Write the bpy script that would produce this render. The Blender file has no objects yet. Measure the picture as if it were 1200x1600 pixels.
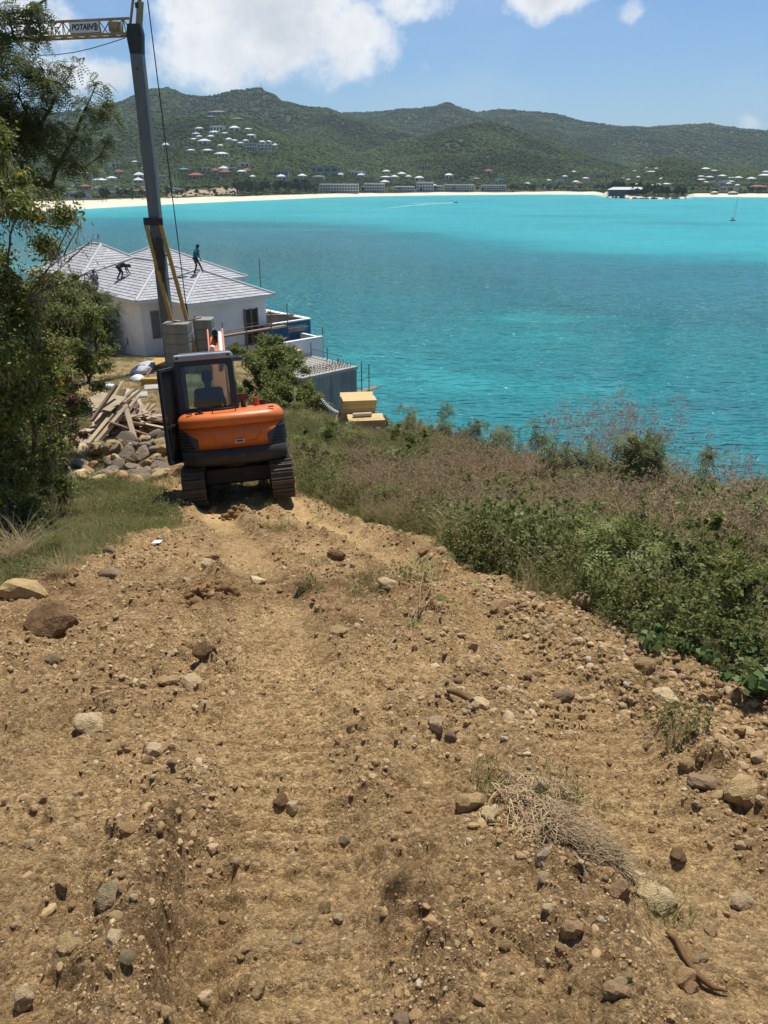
import bpy, bmesh, math, random
import numpy as np
from mathutils import Vector, Matrix, Euler, Quaternion, noise as mnoise

R = math.radians
scene = bpy.context.scene
COL = scene.collection
random.seed(7)
RNG = np.random.default_rng(11)

# ------------------------------------------------------------------ camera
CAM_Z = 25.0                      # eye height above the sea
PITCH = R(23.6)
cam_data = bpy.data.cameras.new('camera')
cam_data.sensor_fit = 'VERTICAL'
cam_data.sensor_height = 36.0
cam_data.lens = 27.0
cam_data.clip_start = 0.05
cam_data.clip_end = 20000
cam = bpy.data.objects.new('camera', cam_data)
COL.objects.link(cam)
cam.location = (0, 0, CAM_Z)
cam.rotation_euler = (R(90) - PITCH, 0, 0)
scene.camera = cam

# ------------------------------------------------------------------ sun, exposure
SUN_EL, SUN_AZ = R(66), R(16)     # azimuth from +Y towards +X
sd = bpy.data.lights.new('sun', 'SUN')
sd.energy = 5.0
sd.angle = R(0.53)
sd.color = (1.0, 0.95, 0.87)
sun = bpy.data.objects.new('sun', sd)
COL.objects.link(sun)
sdir = Vector((math.cos(SUN_EL) * math.sin(SUN_AZ), math.cos(SUN_EL) * math.cos(SUN_AZ), math.sin(SUN_EL)))
sun.rotation_euler = (-sdir).to_track_quat('-Z', 'Y').to_euler()
sun.location = (60, 100, 200)

vs = scene.view_settings
vs.view_transform = 'Standard'
vs.look = 'None'
vs.exposure = 0.22
vs.gamma = 1.0
vs.use_curve_mapping = False
cy = scene.cycles
cy.max_bounces = 4
cy.diffuse_bounces = 2
cy.glossy_bounces = 2
cy.transmission_bounces = 4
cy.transparent_max_bounces = 8
cy.volume_bounces = 0
cy.sample_clamp_indirect = 6.0
cy.use_adaptive_sampling = True
cy.adaptive_threshold = .02
cy.use_denoising = True
try:
    cy.denoiser = 'OPENIMAGEDENOISE'
    cy.denoising_input_passes = 'RGB_ALBEDO_NORMAL'
    cy.denoising_prefilter = 'ACCURATE'
except Exception:
    pass

# ------------------------------------------------------------------ geometry of the view, used to lay the place out
CA, SA = math.cos(PITCH), math.sin(PITCH)
def ray(px, py):
    u, v = (px - 600) / 1200.0, (800 - py) / 1200.0
    return Vector((u, CA + v * SA, v * CA - SA))
def at(px, py, Y):
    d = ray(px, py)
    return Vector((0, 0, CAM_Z)) + d * (Y / d.y)
def project(p):
    x, y, z = p[0], p[1], p[2] - CAM_Z
    w = y * CA - z * SA
    return 600 + 1200 * x / w, 800 - 1200 * (y * SA + z * CA) / w

# ------------------------------------------------------------------ world: sky with clouds
world = bpy.data.worlds.new('World')
scene.world = world
world.use_nodes = True
wn, wl = world.node_tree.nodes, world.node_tree.links
wn.clear()
def wmath(op, a, b=None, c=None, clamp=False):
    n = wn.new('ShaderNodeMath'); n.operation = op; n.use_clamp = clamp
    for i, s in enumerate((a, b, c)):
        if s is None: continue
        if isinstance(s, (int, float)): n.inputs[i].default_value = s
        else: wl.new(s, n.inputs[i])
    return n.outputs[0]
sky = wn.new('ShaderNodeTexSky')
sky.sky_type = 'NISHITA'
sky.sun_disc = False
sky.sun_elevation = SUN_EL
sky.sun_rotation = SUN_AZ
sky.altitude = 20
sky.air_density = 1.0
sky.dust_density = 0.25
sky.ozone_density = 2.2
tc = wn.new('ShaderNodeTexCoord')
sx = wn.new('ShaderNodeSeparateXYZ'); wl.new(tc.outputs['Generated'], sx.inputs[0])
az = wmath('ARCTAN2', sx.outputs[0], sx.outputs[1])
el = wmath('ARCSINE', sx.outputs[2])
def wnoise(scale, detail, rough, offs=(0, 0, 0), zs=1.0):
    mp = wn.new('ShaderNodeMapping'); wl.new(tc.outputs['Generated'], mp.inputs[0])
    mp.inputs['Location'].default_value = offs
    mp.inputs['Scale'].default_value = (1, 1, zs)
    n = wn.new('ShaderNodeTexNoise'); wl.new(mp.outputs[0], n.inputs['Vector'])
    n.inputs['Scale'].default_value = scale; n.inputs['Detail'].default_value = detail; n.inputs['Roughness'].default_value = rough
    return n.outputs[0]
def sky_dir(px, py):
    d = ray(px, py).normalized()
    return math.atan2(d.x, d.y), math.asin(d.z)
# (azimuth, elevation, half width, half height, strength) in radians
blobs = []
for px, py, rx, ry, s in ((455, 30, 165, 120, 1.0), (330, 75, 130, 80, 1.0), (540, 55, 120, 75, .95), (650, 8, 110, 42, .85), (300, 10, 120, 60, .9),
                          (150, 118, 120, 42, .75), (60, 20, 150, 60, .62), (845, -12, 90, 40, .9), (990, 18, 34, 26, .62), (662, 103, 30, 18, .6),
                          (1172, 194, 28, 18, .55), (590, 104, 45, 12, .5), (735, 104, 70, 7, .42)):
    a0, e0 = sky_dir(px, py)
    blobs.append((a0, e0, rx / 1330.0, ry / 1330.0, s))
rr = random.Random(5)
for k in range(16):               # the same fair-weather cumulus in the rest of the sky
    a0 = rr.uniform(0.75, 5.4)
    blobs.append((a0 if a0 < math.pi else a0 - 2 * math.pi, rr.uniform(.12, .75), rr.uniform(.08, .2), rr.uniform(.05, .09), rr.uniform(.7, 1)))
field = None
for a0, e0, ra, re, s in blobs:
    dx = wmath('MULTIPLY', wmath('SUBTRACT', az, a0), 1 / ra)
    dy = wmath('MULTIPLY', wmath('SUBTRACT', el, e0), 1 / re)
    r = wmath('SQRT', wmath('ADD', wmath('MULTIPLY', dx, dx), wmath('MULTIPLY', dy, dy)))
    f = wmath('MULTIPLY', wmath('SUBTRACT', 1.25, r, clamp=True), s)
    field = f if field is None else wmath('MAXIMUM', field, f)
n1 = wnoise(8, 12, .60)
n2 = wnoise(24, 10, .66, (3, 1, 2))
dens = wmath('ADD', wmath('MULTIPLY', field, .78), wmath('ADD', wmath('MULTIPLY', wmath('SUBTRACT', n1, .5), 1.15), wmath('MULTIPLY', wmath('SUBTRACT', n2, .5), .85)))
mr = wn.new('ShaderNodeMapRange'); mr.interpolation_type = 'SMOOTHSTEP'
wl.new(dens, mr.inputs[0]); mr.inputs[1].default_value = .27; mr.inputs[2].default_value = .68
wispy = wnoise(3.2, 9, .62, (7, 2, 1), 3.0)
mr2 = wn.new('ShaderNodeMapRange'); wl.new(wispy, mr2.inputs[0])
mr2.inputs[1].default_value = .52; mr2.inputs[2].default_value = .8; mr2.inputs[4].default_value = .16
mask = wmath('MAXIMUM', mr.outputs[0], mr2.outputs[0])
# thick parts of a cloud are greyer than its sunlit rims
mr3 = wn.new('ShaderNodeMapRange'); mr3.interpolation_type = 'SMOOTHSTEP'
shade_n = wnoise(13, 7, .6, (1.3, .4, -.035))
wl.new(wmath('ADD', wmath('MULTIPLY', dens, .55), wmath('MULTIPLY', shade_n, .9)), mr3.inputs[0])
mr3.inputs[1].default_value = .62; mr3.inputs[2].default_value = 1.12
cm = wn.new('ShaderNodeMix'); cm.data_type = 'RGBA'
wl.new(mr3.outputs[0], cm.inputs[0])
cm.inputs[6].default_value = (11.6, 11.7, 11.8, 1); cm.inputs[7].default_value = (7.6, 8.0, 8.7, 1)
skymul = wn.new('ShaderNodeMix'); skymul.data_type = 'RGBA'; skymul.blend_type = 'MULTIPLY'
skymul.inputs[0].default_value = 1.0
wl.new(sky.outputs[0], skymul.inputs[6]); skymul.inputs[7].default_value = (.72, .94, 1.19, 1)
mx = wn.new('ShaderNodeMix'); mx.data_type = 'RGBA'
wl.new(mask, mx.inputs[0]); wl.new(skymul.outputs[2], mx.inputs[6]); wl.new(cm.outputs[2], mx.inputs[7])
bg = wn.new('ShaderNodeBackground'); bg.inputs[1].default_value = 0.075
wl.new(mx.outputs[2], bg.inputs[0])
wo = wn.new('ShaderNodeOutputWorld'); wl.new(bg.outputs[0], wo.inputs[0])

# ------------------------------------------------------------------ numpy noise
def _hash(ix, iy, seed):
    h = (ix.astype(np.int64) * 374761393 + iy.astype(np.int64) * 668265263 + seed * 1442695041) & 0xFFFFFFFF
    h = ((h ^ (h >> 13)) * 1274126177) & 0xFFFFFFFF
    h = ((h ^ (h >> 16)) * 2246822519) & 0xFFFFFFFF
    return ((h ^ (h >> 15)) & 0xFFFFFF) / float(0xFFFFFF)
def vnoise(x, y, seed=0):
    x = np.asarray(x, float); y = np.asarray(y, float)
    ix, iy = np.floor(x), np.floor(y)
    fx, fy = x - ix, y - iy
    fx = fx * fx * fx * (fx * (fx * 6 - 15) + 10); fy = fy * fy * fy * (fy * (fy * 6 - 15) + 10)
    a = _hash(ix, iy, seed); b = _hash(ix + 1, iy, seed); c = _hash(ix, iy + 1, seed); d = _hash(ix + 1, iy + 1, seed)
    return (a * (1 - fx) + b * fx) * (1 - fy) + (c * (1 - fx) + d * fx) * fy
def fbm(x, y, octv=4, seed=0, gain=.5):
    s = 0; a = 1; t = 0
    for k in range(octv):
        c, sn = math.cos(.6 * k + .3), math.sin(.6 * k + .3)
        s = s + a * (vnoise((x * c - y * sn) * 2 ** k + 17.3 * k, (x * sn + y * c) * 2 ** k - 9.1 * k, seed + k) - .5); t += a; a *= gain
    return s / t * 2            # about -1..1
def worley(x, y, seed=0):
    """distance to the nearest jittered cell point and that cell's random number"""
    x = np.asarray(x, float); y = np.asarray(y, float)
    ix, iy = np.floor(x), np.floor(y); best = np.full(x.shape, 9.); rnd = np.zeros(x.shape)
    for dx in (-1, 0, 1):
        for dy in (-1, 0, 1):
            cx, cy_ = ix + dx, iy + dy
            d = (cx + _hash(cx, cy_, seed) - x) ** 2 + (cy_ + _hash(cx, cy_, seed + 7) - y) ** 2
            m = d < best; best = np.where(m, d, best); rnd = np.where(m, _hash(cx, cy_, seed + 13), rnd)
    return np.sqrt(best), rnd
def sstep(a, b, x):
    t = np.clip((np.asarray(x, float) - a) / (b - a), 0, 1)
    return t * t * (3 - 2 * t)

# ------------------------------------------------------------------ object helpers
def tag(o, label=None, cat=None, group=None, kind=None):
    if label: o['label'] = label
    if cat: o['category'] = cat
    if group: o['group'] = group
    if kind: o['kind'] = kind
    return o
def thing(name, loc=(0, 0, 0), rot=(0, 0, 0), label=None, cat=None, group=None):
    o = bpy.data.objects.new(name, None)
    COL.objects.link(o)
    o.location = loc; o.rotation_euler = rot
    o.empty_display_size = .1
    return tag(o, label, cat, group)
def link(name, me, mat=None, parent=None, loc=None, rot=None, scale=None):
    o = bpy.data.objects.new(name, me)
    COL.objects.link(o)
    if mat is not None and len(me.materials) == 0: me.materials.append(mat)
    if parent is not None: o.parent = parent
    if loc is not None: o.location = loc
    if rot is not None: o.rotation_euler = rot
    if scale is not None: o.scale = scale if hasattr(scale, '__len__') else (scale,) * 3
    return o
def copy_tree(o, parent=None):
    c = o.copy(); COL.objects.link(c)
    if parent is not None:
        c.parent = parent
    for ch in o.children:
        copy_tree(ch, c)
    return c
def np_mesh(name, verts, faces, smooth=False):
    """faces: (N,k) int array"""
    verts = np.asarray(verts, np.float32); faces = np.asarray(faces, np.int32)
    me = bpy.data.meshes.new(name)
    nf, k = faces.shape
    me.vertices.add(len(verts)); me.vertices.foreach_set('co', verts.ravel())
    me.loops.add(nf * k); me.loops.foreach_set('vertex_index', faces.ravel())
    me.polygons.add(nf); me.polygons.foreach_set('loop_start', np.arange(0, nf * k, k, dtype=np.int32))
    if smooth: me.polygons.foreach_set('use_smooth', np.ones(nf, bool))
    me.update(calc_edges=True)
    return me
def set_color(me, name, rgb):
    a = me.attributes.new(name, 'FLOAT_COLOR', 'POINT')
    rgba = np.ones((len(rgb), 4), np.float32); rgba[:, :3] = rgb
    a.data.foreach_set('color', rgba.ravel())
def set_float(me, name, v):
    a = me.attributes.new(name, 'FLOAT', 'POINT')
    a.data.foreach_set('value', np.asarray(v, np.float32))

class MB:
    """collects simple solids into one mesh"""
    def __init__(s):
        s.v = []; s.f = []; s.sm = []
    def add(s, v, f, smooth=False):
        n = len(s.v)
        s.v += [tuple(p) for p in v]
        s.f += [tuple(i + n for i in q) for q in f]
        s.sm += [smooth] * len(f)
        return s
    def box(s, c, size, rot=None, taper=None):
        hx, hy, hz = size[0] / 2, size[1] / 2, size[2] / 2
        vs_ = []
        for z in (-1, 1):
            t = 1 if (taper is None or z < 0) else taper
            for x, y in ((-1, -1), (1, -1), (1, 1), (-1, 1)):
                p = Vector((x * hx * t, y * hy * t, z * hz))
                if rot is not None: p = rot @ p
                vs_.append(p + Vector(c))
        return s.add(vs_, [(3, 2, 1, 0), (4, 5, 6, 7), (0, 1, 5, 4), (1, 2, 6, 5), (2, 3, 7, 6), (3, 0, 4, 7)])
    def bx(s, x0, x1, y0, y1, z0, z1):
        return s.box(((x0 + x1) / 2, (y0 + y1) / 2, (z0 + z1) / 2), (x1 - x0, y1 - y0, z1 - z0))
    def beam(s, a, b, w, h=None, up=(0, 0, 1)):
        a, b = Vector(a), Vector(b); h = h or w
        d = b - a; L = d.length; d.normalize()
        u = Vector(up)
        if abs(d.dot(u)) > .98: u = Vector((1, 0, 0))
        x = d.cross(u).normalized(); z = x.cross(d)
        m = Matrix((x, d, z)).transposed()
        return s.box((a + b) / 2, (w, L, h), m)
    def cyl(s, a, b, r0, r1=None, n=10, smooth=True, caps=True):
        r1 = r0 if r1 is None else r1
        a, b = Vector(a), Vector(b); d = (b - a).normalized()
        u = d.orthogonal().normalized(); w = d.cross(u)
        vs_ = []
        for c, r in ((a, r0), (b, r1)):
            for k in range(n):
                t = 2 * math.pi * k / n
                vs_.append(c + (u * math.cos(t) + w * math.sin(t)) * r)
        s.add(vs_, [(k, (k + 1) % n, n + (k + 1) % n, n + k) for k in range(n)], smooth)
        if caps:
            s.add(vs_[:n], [tuple(range(n - 1, -1, -1))]); s.add(vs_[n:], [tuple(range(n))])
        return s
    def tube(s, pts, radii, n=8, smooth=True):
        pts = [Vector(p) for p in pts]
        if not hasattr(radii, '__len__'): radii = [radii] * len(pts)
        rings = []; u = None
        for i, p in enumerate(pts):
            d = (pts[min(i + 1, len(pts) - 1)] - pts[max(i - 1, 0)]).normalized()
            u = d.orthogonal().normalized() if u is None else (u - d * u.dot(d)).normalized()
            w = d.cross(u)
            rings.append([p + (u * math.cos(2 * math.pi * k / n) + w * math.sin(2 * math.pi * k / n)) * radii[i] for k in range(n)])
        vs_ = [p for r in rings for p in r]
        f = [(i * n + k, i * n + (k + 1) % n, (i + 1) * n + (k + 1) % n, (i + 1) * n + k) for i in range(len(pts) - 1) for k in range(n)]
        s.add(vs_, f, smooth)
        s.add(rings[0], [tuple(range(n - 1, -1, -1))]); s.add(rings[-1], [tuple(range(n))])
        return s
    def prism(s, poly, h0, h1, axis='z'):
        """extrude a 2D polygon; axis is the extrusion axis"""
        n = len(poly)
        def P(q, h):
            return {'z': (q[0], q[1], h), 'y': (q[0], h, q[1]), 'x': (h, q[0], q[1])}[axis]
        vs_ = [P(q, h0) for q in poly] + [P(q, h1) for q in poly]
        return s.add(vs_, [tuple(range(n - 1, -1, -1)), tuple(range(n, 2 * n))] + [(k, (k + 1) % n, n + (k + 1) % n, n + k) for k in range(n)])
    def mesh(s, name):
        me = bpy.data.meshes.new(name)
        me.from_pydata([tuple(p) for p in s.v], [], s.f)
        me.polygons.foreach_set('use_smooth', s.sm)
        bm = bmesh.new(); bm.from_mesh(me)
        bmesh.ops.recalc_face_normals(bm, faces=bm.faces)
        bm.to_mesh(me); bm.free()
        return me
    def build(s, name, mat=None, parent=None, bevel=0, seg=2, **kw):
        o = link(name, s.mesh(name), mat, parent, **kw)
        if bevel:
            m = o.modifiers.new('bevel', 'BEVEL'); m.width = bevel; m.segments = seg; m.limit_method = 'ANGLE'; m.angle_limit = R(35)
            m.harden_normals = False
        return o

# ------------------------------------------------------------------ materials
def new_mat(name):
    m = bpy.data.materials.new(name); m.use_nodes = True
    nt = m.node_tree; nt.nodes.clear()
    out = nt.nodes.new('ShaderNodeOutputMaterial')
    return m, nt, out
def M(name, c, c2=None, scale=4.0, rough=.7, metal=0.0, bump=0.0, bscale=40.0, rnd=0.0, island=0.0, transl=0.0, spec=.4, contrast=(.35, .65), coord='Object', stretch=(1, 1, 1), c3=None, scale3=1.0, c3range=(.55, .7)):
    m, nt, out = new_mat(name)
    N, Lk = nt.nodes, nt.links
    b = N.new('ShaderNodeBsdfPrincipled')
    b.inputs['Roughness'].default_value = rough; b.inputs['Metallic'].default_value = metal
    b.inputs['Specular IOR Level'].default_value = spec
    t = N.new('ShaderNodeTexCoord')
    mp = N.new('ShaderNodeMapping'); Lk.new(t.outputs[coord], mp.inputs[0]); mp.inputs['Scale'].default_value = stretch
    rgb = N.new('ShaderNodeRGB'); rgb.outputs[0].default_value = (*c, 1)
    col = rgb.outputs[0]
    def noise_mix(col, c2, scale, rng, detail=6):
        n = N.new('ShaderNodeTexNoise'); Lk.new(mp.outputs[0], n.inputs['Vector'])
        n.inputs['Scale'].default_value = scale; n.inputs['Detail'].default_value = detail; n.inputs['Roughness'].default_value = .62
        r = N.new('ShaderNodeMapRange'); Lk.new(n.outputs[0], r.inputs[0]); r.inputs[1].default_value = rng[0]; r.inputs[2].default_value = rng[1]
        x = N.new('ShaderNodeMix'); x.data_type = 'RGBA'; Lk.new(r.outputs[0], x.inputs[0]); Lk.new(col, x.inputs[6]); x.inputs[7].default_value = (*c2, 1)
        return x.outputs[2]
    if c2 is not None: col = noise_mix(col, c2, scale, contrast)
    if c3 is not None: col = noise_mix(col, c3, scale3, c3range)
    for amt, src in ((rnd, 'obj'), (island, 'isl')):
        if amt:
            if src == 'obj': q = N.new('ShaderNodeObjectInfo').outputs['Random']
            else: q = N.new('ShaderNodeNewGeometry').outputs['Random Per Island']
            r = N.new('ShaderNodeMapRange'); Lk.new(q, r.inputs[0]); r.inputs[3].default_value = 1 - amt; r.inputs[4].default_value = 1 + amt
            h = N.new('ShaderNodeHueSaturation'); Lk.new(col, h.inputs['Color']); Lk.new(r.outputs[0], h.inputs['Value'])
            q2 = N.new('ShaderNodeMath'); q2.operation = 'FRACT'; q3 = N.new('ShaderNodeMath'); q3.operation = 'MULTIPLY'; q3.inputs[1].default_value = 7.31
            Lk.new(q, q3.inputs[0]); Lk.new(q3.outputs[0], q2.inputs[0])
            r2 = N.new('ShaderNodeMapRange'); Lk.new(q2.outputs[0], r2.inputs[0]); r2.inputs[3].default_value = .5 - amt * .06; r2.inputs[4].default_value = .5 + amt * .06
            Lk.new(r2.outputs[0], h.inputs['Hue'])
            col = h.outputs[0]
    Lk.new(col, b.inputs['Base Color'])
    if bump:
        n = N.new('ShaderNodeTexNoise'); Lk.new(mp.outputs[0], n.inputs['Vector']); n.inputs['Scale'].default_value = bscale; n.inputs['Detail'].default_value = 5
        bp = N.new('ShaderNodeBump'); bp.inputs['Strength'].default_value = bump; bp.inputs['Distance'].default_value = .3 / bscale
        Lk.new(n.outputs[0], bp.inputs['Height']); Lk.new(bp.outputs[0], b.inputs['Normal'])
    sh = b.outputs[0]
    if transl:
        tr = N.new('ShaderNodeBsdfTranslucent'); Lk.new(col, tr.inputs[0])
        mxs = N.new('ShaderNodeMixShader'); mxs.inputs[0].default_value = transl
        Lk.new(sh, mxs.inputs[1]); Lk.new(tr.outputs[0], mxs.inputs[2]); sh = mxs.outputs[0]
    Lk.new(sh, out.inputs[0])
    return m
def glass_mat(name, tint=(.75, .8, .8), alpha=.35):
    """tinted window glass: part clear, part reflective"""
    m, nt, out = new_mat(name)
    N, Lk = nt.nodes, nt.links
    tr = N.new('ShaderNodeBsdfTransparent'); tr.inputs[0].default_value = (*tint, 1)
    gl = N.new('ShaderNodeBsdfGlossy'); gl.inputs['Roughness'].default_value = .04
    df = N.new('ShaderNodeBsdfDiffuse'); df.inputs[0].default_value = (.25, .24, .2, 1)
    fr = N.new('ShaderNodeFresnel'); fr.inputs[0].default_value = 1.5
    m1 = N.new('ShaderNodeMixShader'); Lk.new(fr.outputs[0], m1.inputs[0]); Lk.new(tr.outputs[0], m1.inputs[1]); Lk.new(gl.outputs[0], m1.inputs[2])
    m2 = N.new('ShaderNodeMixShader'); m2.inputs[0].default_value = alpha; Lk.new(m1.outputs[0], m2.inputs[1]); Lk.new(df.outputs[0], m2.inputs[2])
    Lk.new(m2.outputs[0], out.inputs[0])
    return m

# ------------------------------------------------------------------ scattering of things nobody could count
PROTOS = {}
def proto_collection(key, meshes):
    c = bpy.data.collections.new(key)
    for i, me in enumerate(meshes):
        c.objects.link(bpy.data.objects.new('%s_%02d' % (key, i), me))
    return c
def scatter(name, coll, pts, rots, scales, idx, label=None, cat=None, parent=None):
    me = bpy.data.meshes.new(name)
    pts = np.asarray(pts, np.float32)
    me.vertices.add(len(pts)); me.vertices.foreach_set('co', pts.ravel())
    for nm, arr in (('rot', rots), ('scl', scales)):
        a = me.attributes.new(nm, 'FLOAT_VECTOR', 'POINT'); a.data.foreach_set('vector', np.asarray(arr, np.float32).ravel())
    a = me.attributes.new('pick', 'INT', 'POINT'); a.data.foreach_set('value', np.asarray(idx, np.int32))
    o = link(name, me, None, parent)
    ng = bpy.data.node_groups.new('scatter_' + name, 'GeometryNodeTree')
    ng.interface.new_socket('Geometry', in_out='INPUT', socket_type='NodeSocketGeometry')
    ng.interface.new_socket('Geometry', in_out='OUTPUT', socket_type='NodeSocketGeometry')
    N, Lk = ng.nodes, ng.links
    gi, go = N.new('NodeGroupInput'), N.new('NodeGroupOutput')
    iop = N.new('GeometryNodeInstanceOnPoints'); ci = N.new('GeometryNodeCollectionInfo')
    ci.inputs['Collection'].default_value = coll
    ci.inputs['Separate Children'].default_value = True; ci.inputs['Reset Children'].default_value = True
    def attr(nm, t):
        a = N.new('GeometryNodeInputNamedAttribute'); a.data_type = t; a.inputs['Name'].default_value = nm
        return a.outputs['Attribute']
    e2r = N.new('FunctionNodeEulerToRotation')
    Lk.new(attr('rot', 'FLOAT_VECTOR'), e2r.inputs[0])
    Lk.new(gi.outputs[0], iop.inputs['Points']); Lk.new(ci.outputs[0], iop.inputs['Instance'])
    iop.inputs['Pick Instance'].default_value = True
    Lk.new(attr('pick', 'INT'), iop.inputs['Instance Index'])
    Lk.new(e2r.outputs[0], iop.inputs['Rotation']); Lk.new(attr('scl', 'FLOAT_VECTOR'), iop.inputs['Scale'])
    Lk.new(iop.outputs[0], go.inputs[0])
    md = o.modifiers.new('scatter', 'NODES'); md.node_group = ng
    return tag(o, label, cat, None, 'stuff')
# ------------------------------------------------------------------ people: one continuous skin each
SKINM = M('skin_brown', (.10, .055, .035), rough=.6)
BLACKCLOTH = M('black_cloth', (.020, .020, .023), (.03, .03, .034), scale=20, rough=.9)
NAVYCLOTH = M('navy_cloth', (.020, .028, .045), rough=.9)
TEALCLOTH = M('teal_cloth', (.030, .15, .19), (.02, .11, .15), scale=12, rough=.9)
TANCLOTH = M('tan_cloth', (.36, .25, .15), (.28, .19, .11), scale=12, rough=.9)
BLUECLOTH = M('blue_cloth', (.045, .085, .13), rough=.9)
def capsule(mb, a, b, r0, r1):
    a, b = Vector(a), Vector(b)
    n = 10; d = (b - a)
    if d.length < 1e-4: d = Vector((0, 0, 1e-3))
    u = d.normalized()
    pts, rr_ = [], []
    for k in range(4):
        t_ = k / 3 * math.pi / 2; pts.append(a - u * r0 * math.cos(t_)); rr_.append(max(r0 * math.sin(t_), .002))
    for k in range(4):
        t_ = k / 3 * math.pi / 2; pts.append(b + u * r1 * math.sin(t_)); rr_.append(max(r1 * math.cos(t_), .002))
    mb.tube(pts, rr_, n)
def person_mesh(name, J, shirt, trousers, shoes, hat, sleeves=True, voxel=.016):
    B = []                                     # bones: a, b, r0, r1, material
    def V(k): return Vector(J[k])
    up = (V('neck') - V('hip')).normalized()
    B += [(V('hip'), V('chest'), .145, .165, 1), (V('chest'), V('neck') - up * .06, .165, .10, 1)]
    side = (V('sh_r') - V('sh_l')).normalized()
    B += [(V('chest') - side * .07, V('chest') + side * .07, .15, .15, 1), (V('sh_l'), V('sh_r'), .075, .075, 1), (V('hip') - side * .09, V('hip') + side * .09, .125, .125, 2)]
    hd = (V('head') - V('neck')).normalized(); fwd = Vector(J['face']).normalized()
    B += [(V('neck') - up * .05, V('head'), .062, .06, 0), (V('head') - hd * .03 + fwd * .015, V('head') + hd * .055, .085, .098, 0), (V('head') + fwd * .098 - hd * .01, V('head') + fwd * .112 - hd * .025, .014, .016, 0)]
    B += [(V('head') + hd * .07 - fwd * .02, V('head') + hd * .085 - fwd * .015, .105, .10, 4), (V('head') - fwd * .045 + hd * .02, V('head') - fwd * .03 + hd * .06, .093, .1, 4)]
    for s_ in (-1, 1): B.append((V('head') + side * s_ * .092 - hd * .01, V('head') + side * s_ * .096 + hd * .02, .018, .02, 0))
    for s_ in ('l', 'r'):
        B += [(V('sh_' + s_), V('el_' + s_), .062, .046, 1), (V('el_' + s_), V('wr_' + s_), .045, .030, 1 if sleeves else 0)]
        w_, e_ = V('wr_' + s_), V('el_' + s_)
        d = (w_ - e_).normalized(); q = d.cross(Vector((0, 0, 1)))
        if q.length < .2: q = d.cross(fwd)
        q.normalize(); n = d.cross(q)
        pc = w_ + d * .075
        B.append((w_ + d * .01, pc, .034, .036, 0))
        for i, (o_, L) in enumerate(((-.030, .068), (-.010, .080), (.010, .075), (.030, .058))):
            k1 = pc + q * o_ + d * .02; k2 = k1 + d * L * .5 + n * .008; k3 = k2 + d * L * .42 + n * .026
            B += [(k1, k2, .0105, .0098, 0), (k2, k3, .0098, .0085, 0)]
        t0 = w_ + d * .03 - q * .03; t1 = t0 + (d * .6 - q * .8).normalized() * .042; B += [(t0, t1, .013, .0115, 0), (t1, t1 + (d * .95 - q * .2).normalized() * .032, .0115, .010, 0)]
        B += [(V('hip') + side * (.09 if s_ == 'r' else -.09), V('kn_' + s_), .098, .064, 2), (V('kn_' + s_), V('an_' + s_), .064, .046, 2)]
        f = Vector(J.get('foot_' + s_, fwd)); f.normalize()
        an = V('an_' + s_); B += [(an - f * .04 - Vector((0, 0, .045)), an + f * .13 - Vector((0, 0, .058)), .043, .036, 3)]
    mb = MB()
    for a, b, r0, r1, k in B: capsule(mb, a, b, r0, r1)
    tmp = bpy.data.objects.new(name, mb.mesh(name)); COL.objects.link(tmp)
    md = tmp.modifiers.new('r', 'REMESH'); md.mode = 'VOXEL'; md.voxel_size = voxel; md.use_smooth_shade = True
    md = tmp.modifiers.new('s', 'SMOOTH'); md.factor = .5; md.iterations = 2
    dg = bpy.context.evaluated_depsgraph_get()
    me = bpy.data.meshes.new_from_object(tmp.evaluated_get(dg))
    bpy.data.objects.remove(tmp)
    me.name = name; me.materials.clear()
    for m_ in (SKINM, shirt, trousers, shoes, hat): me.materials.append(m_)
    n = len(me.polygons); c = np.empty(n * 3); me.polygons.foreach_get('center', c); c = c.reshape(-1, 3)
    best = np.full(n, 1e9); mi = np.zeros(n, np.int32)
    for a, b, r0, r1, k in B:
        a, b = np.array(a), np.array(b); d = b - a
        t_ = np.clip(((c - a) @ d) / max(d @ d, 1e-9), 0, 1)
        dist = np.linalg.norm(c - a - t_[:, None] * d, axis=1) - (r0 + (r1 - r0) * t_)
        m_ = dist < best; best[m_] = dist[m_]; mi[m_] = k
    me.polygons.foreach_set('material_index', mi); me.polygons.foreach_set('use_smooth', np.ones(n, bool)); me.update()
    return me
PEOPLE = {}
# standing, stepping up the roof, leaning a little
PEOPLE['stand'] = person_mesh('person', dict(hip=(0, 0, .92), chest=(0, .12, 1.26), neck=(0, .2, 1.46), head=(0, .27, 1.60), face=(.1, 1, -.25), sh_l=(-.18, .17, 1.40), sh_r=(.18, .17, 1.40),
    el_l=(-.27, .22, 1.14), wr_l=(-.2, .42, 1.02), el_r=(.28, .10, 1.13), wr_r=(.27, .22, .89), kn_l=(-.13, .16, .50), an_l=(-.14, -.02, .09), kn_r=(.16, .20, .55), an_r=(.30, .28, .17)), TEALCLOTH, BLACKCLOTH, BLACKCLOTH, BLACKCLOTH)
# bent right over, hands on the tiles
PEOPLE['bend'] = person_mesh('person', dict(hip=(0, -.1, .80), chest=(0, .26, .92), neck=(0, .46, .90), head=(0, .60, .84), face=(0, .6, -.8), sh_l=(-.18, .40, .90), sh_r=(.18, .40, .90),
    el_l=(-.24, .46, .60), wr_l=(-.20, .52, .34), el_r=(.24, .44, .60), wr_r=(.22, .58, .36), kn_l=(-.14, .06, .46), an_l=(-.16, -.16, .10), kn_r=(.15, .12, .46), an_r=(.17, .0, .10)), BLACKCLOTH, BLACKCLOTH, BLACKCLOTH, BLACKCLOTH)
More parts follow.
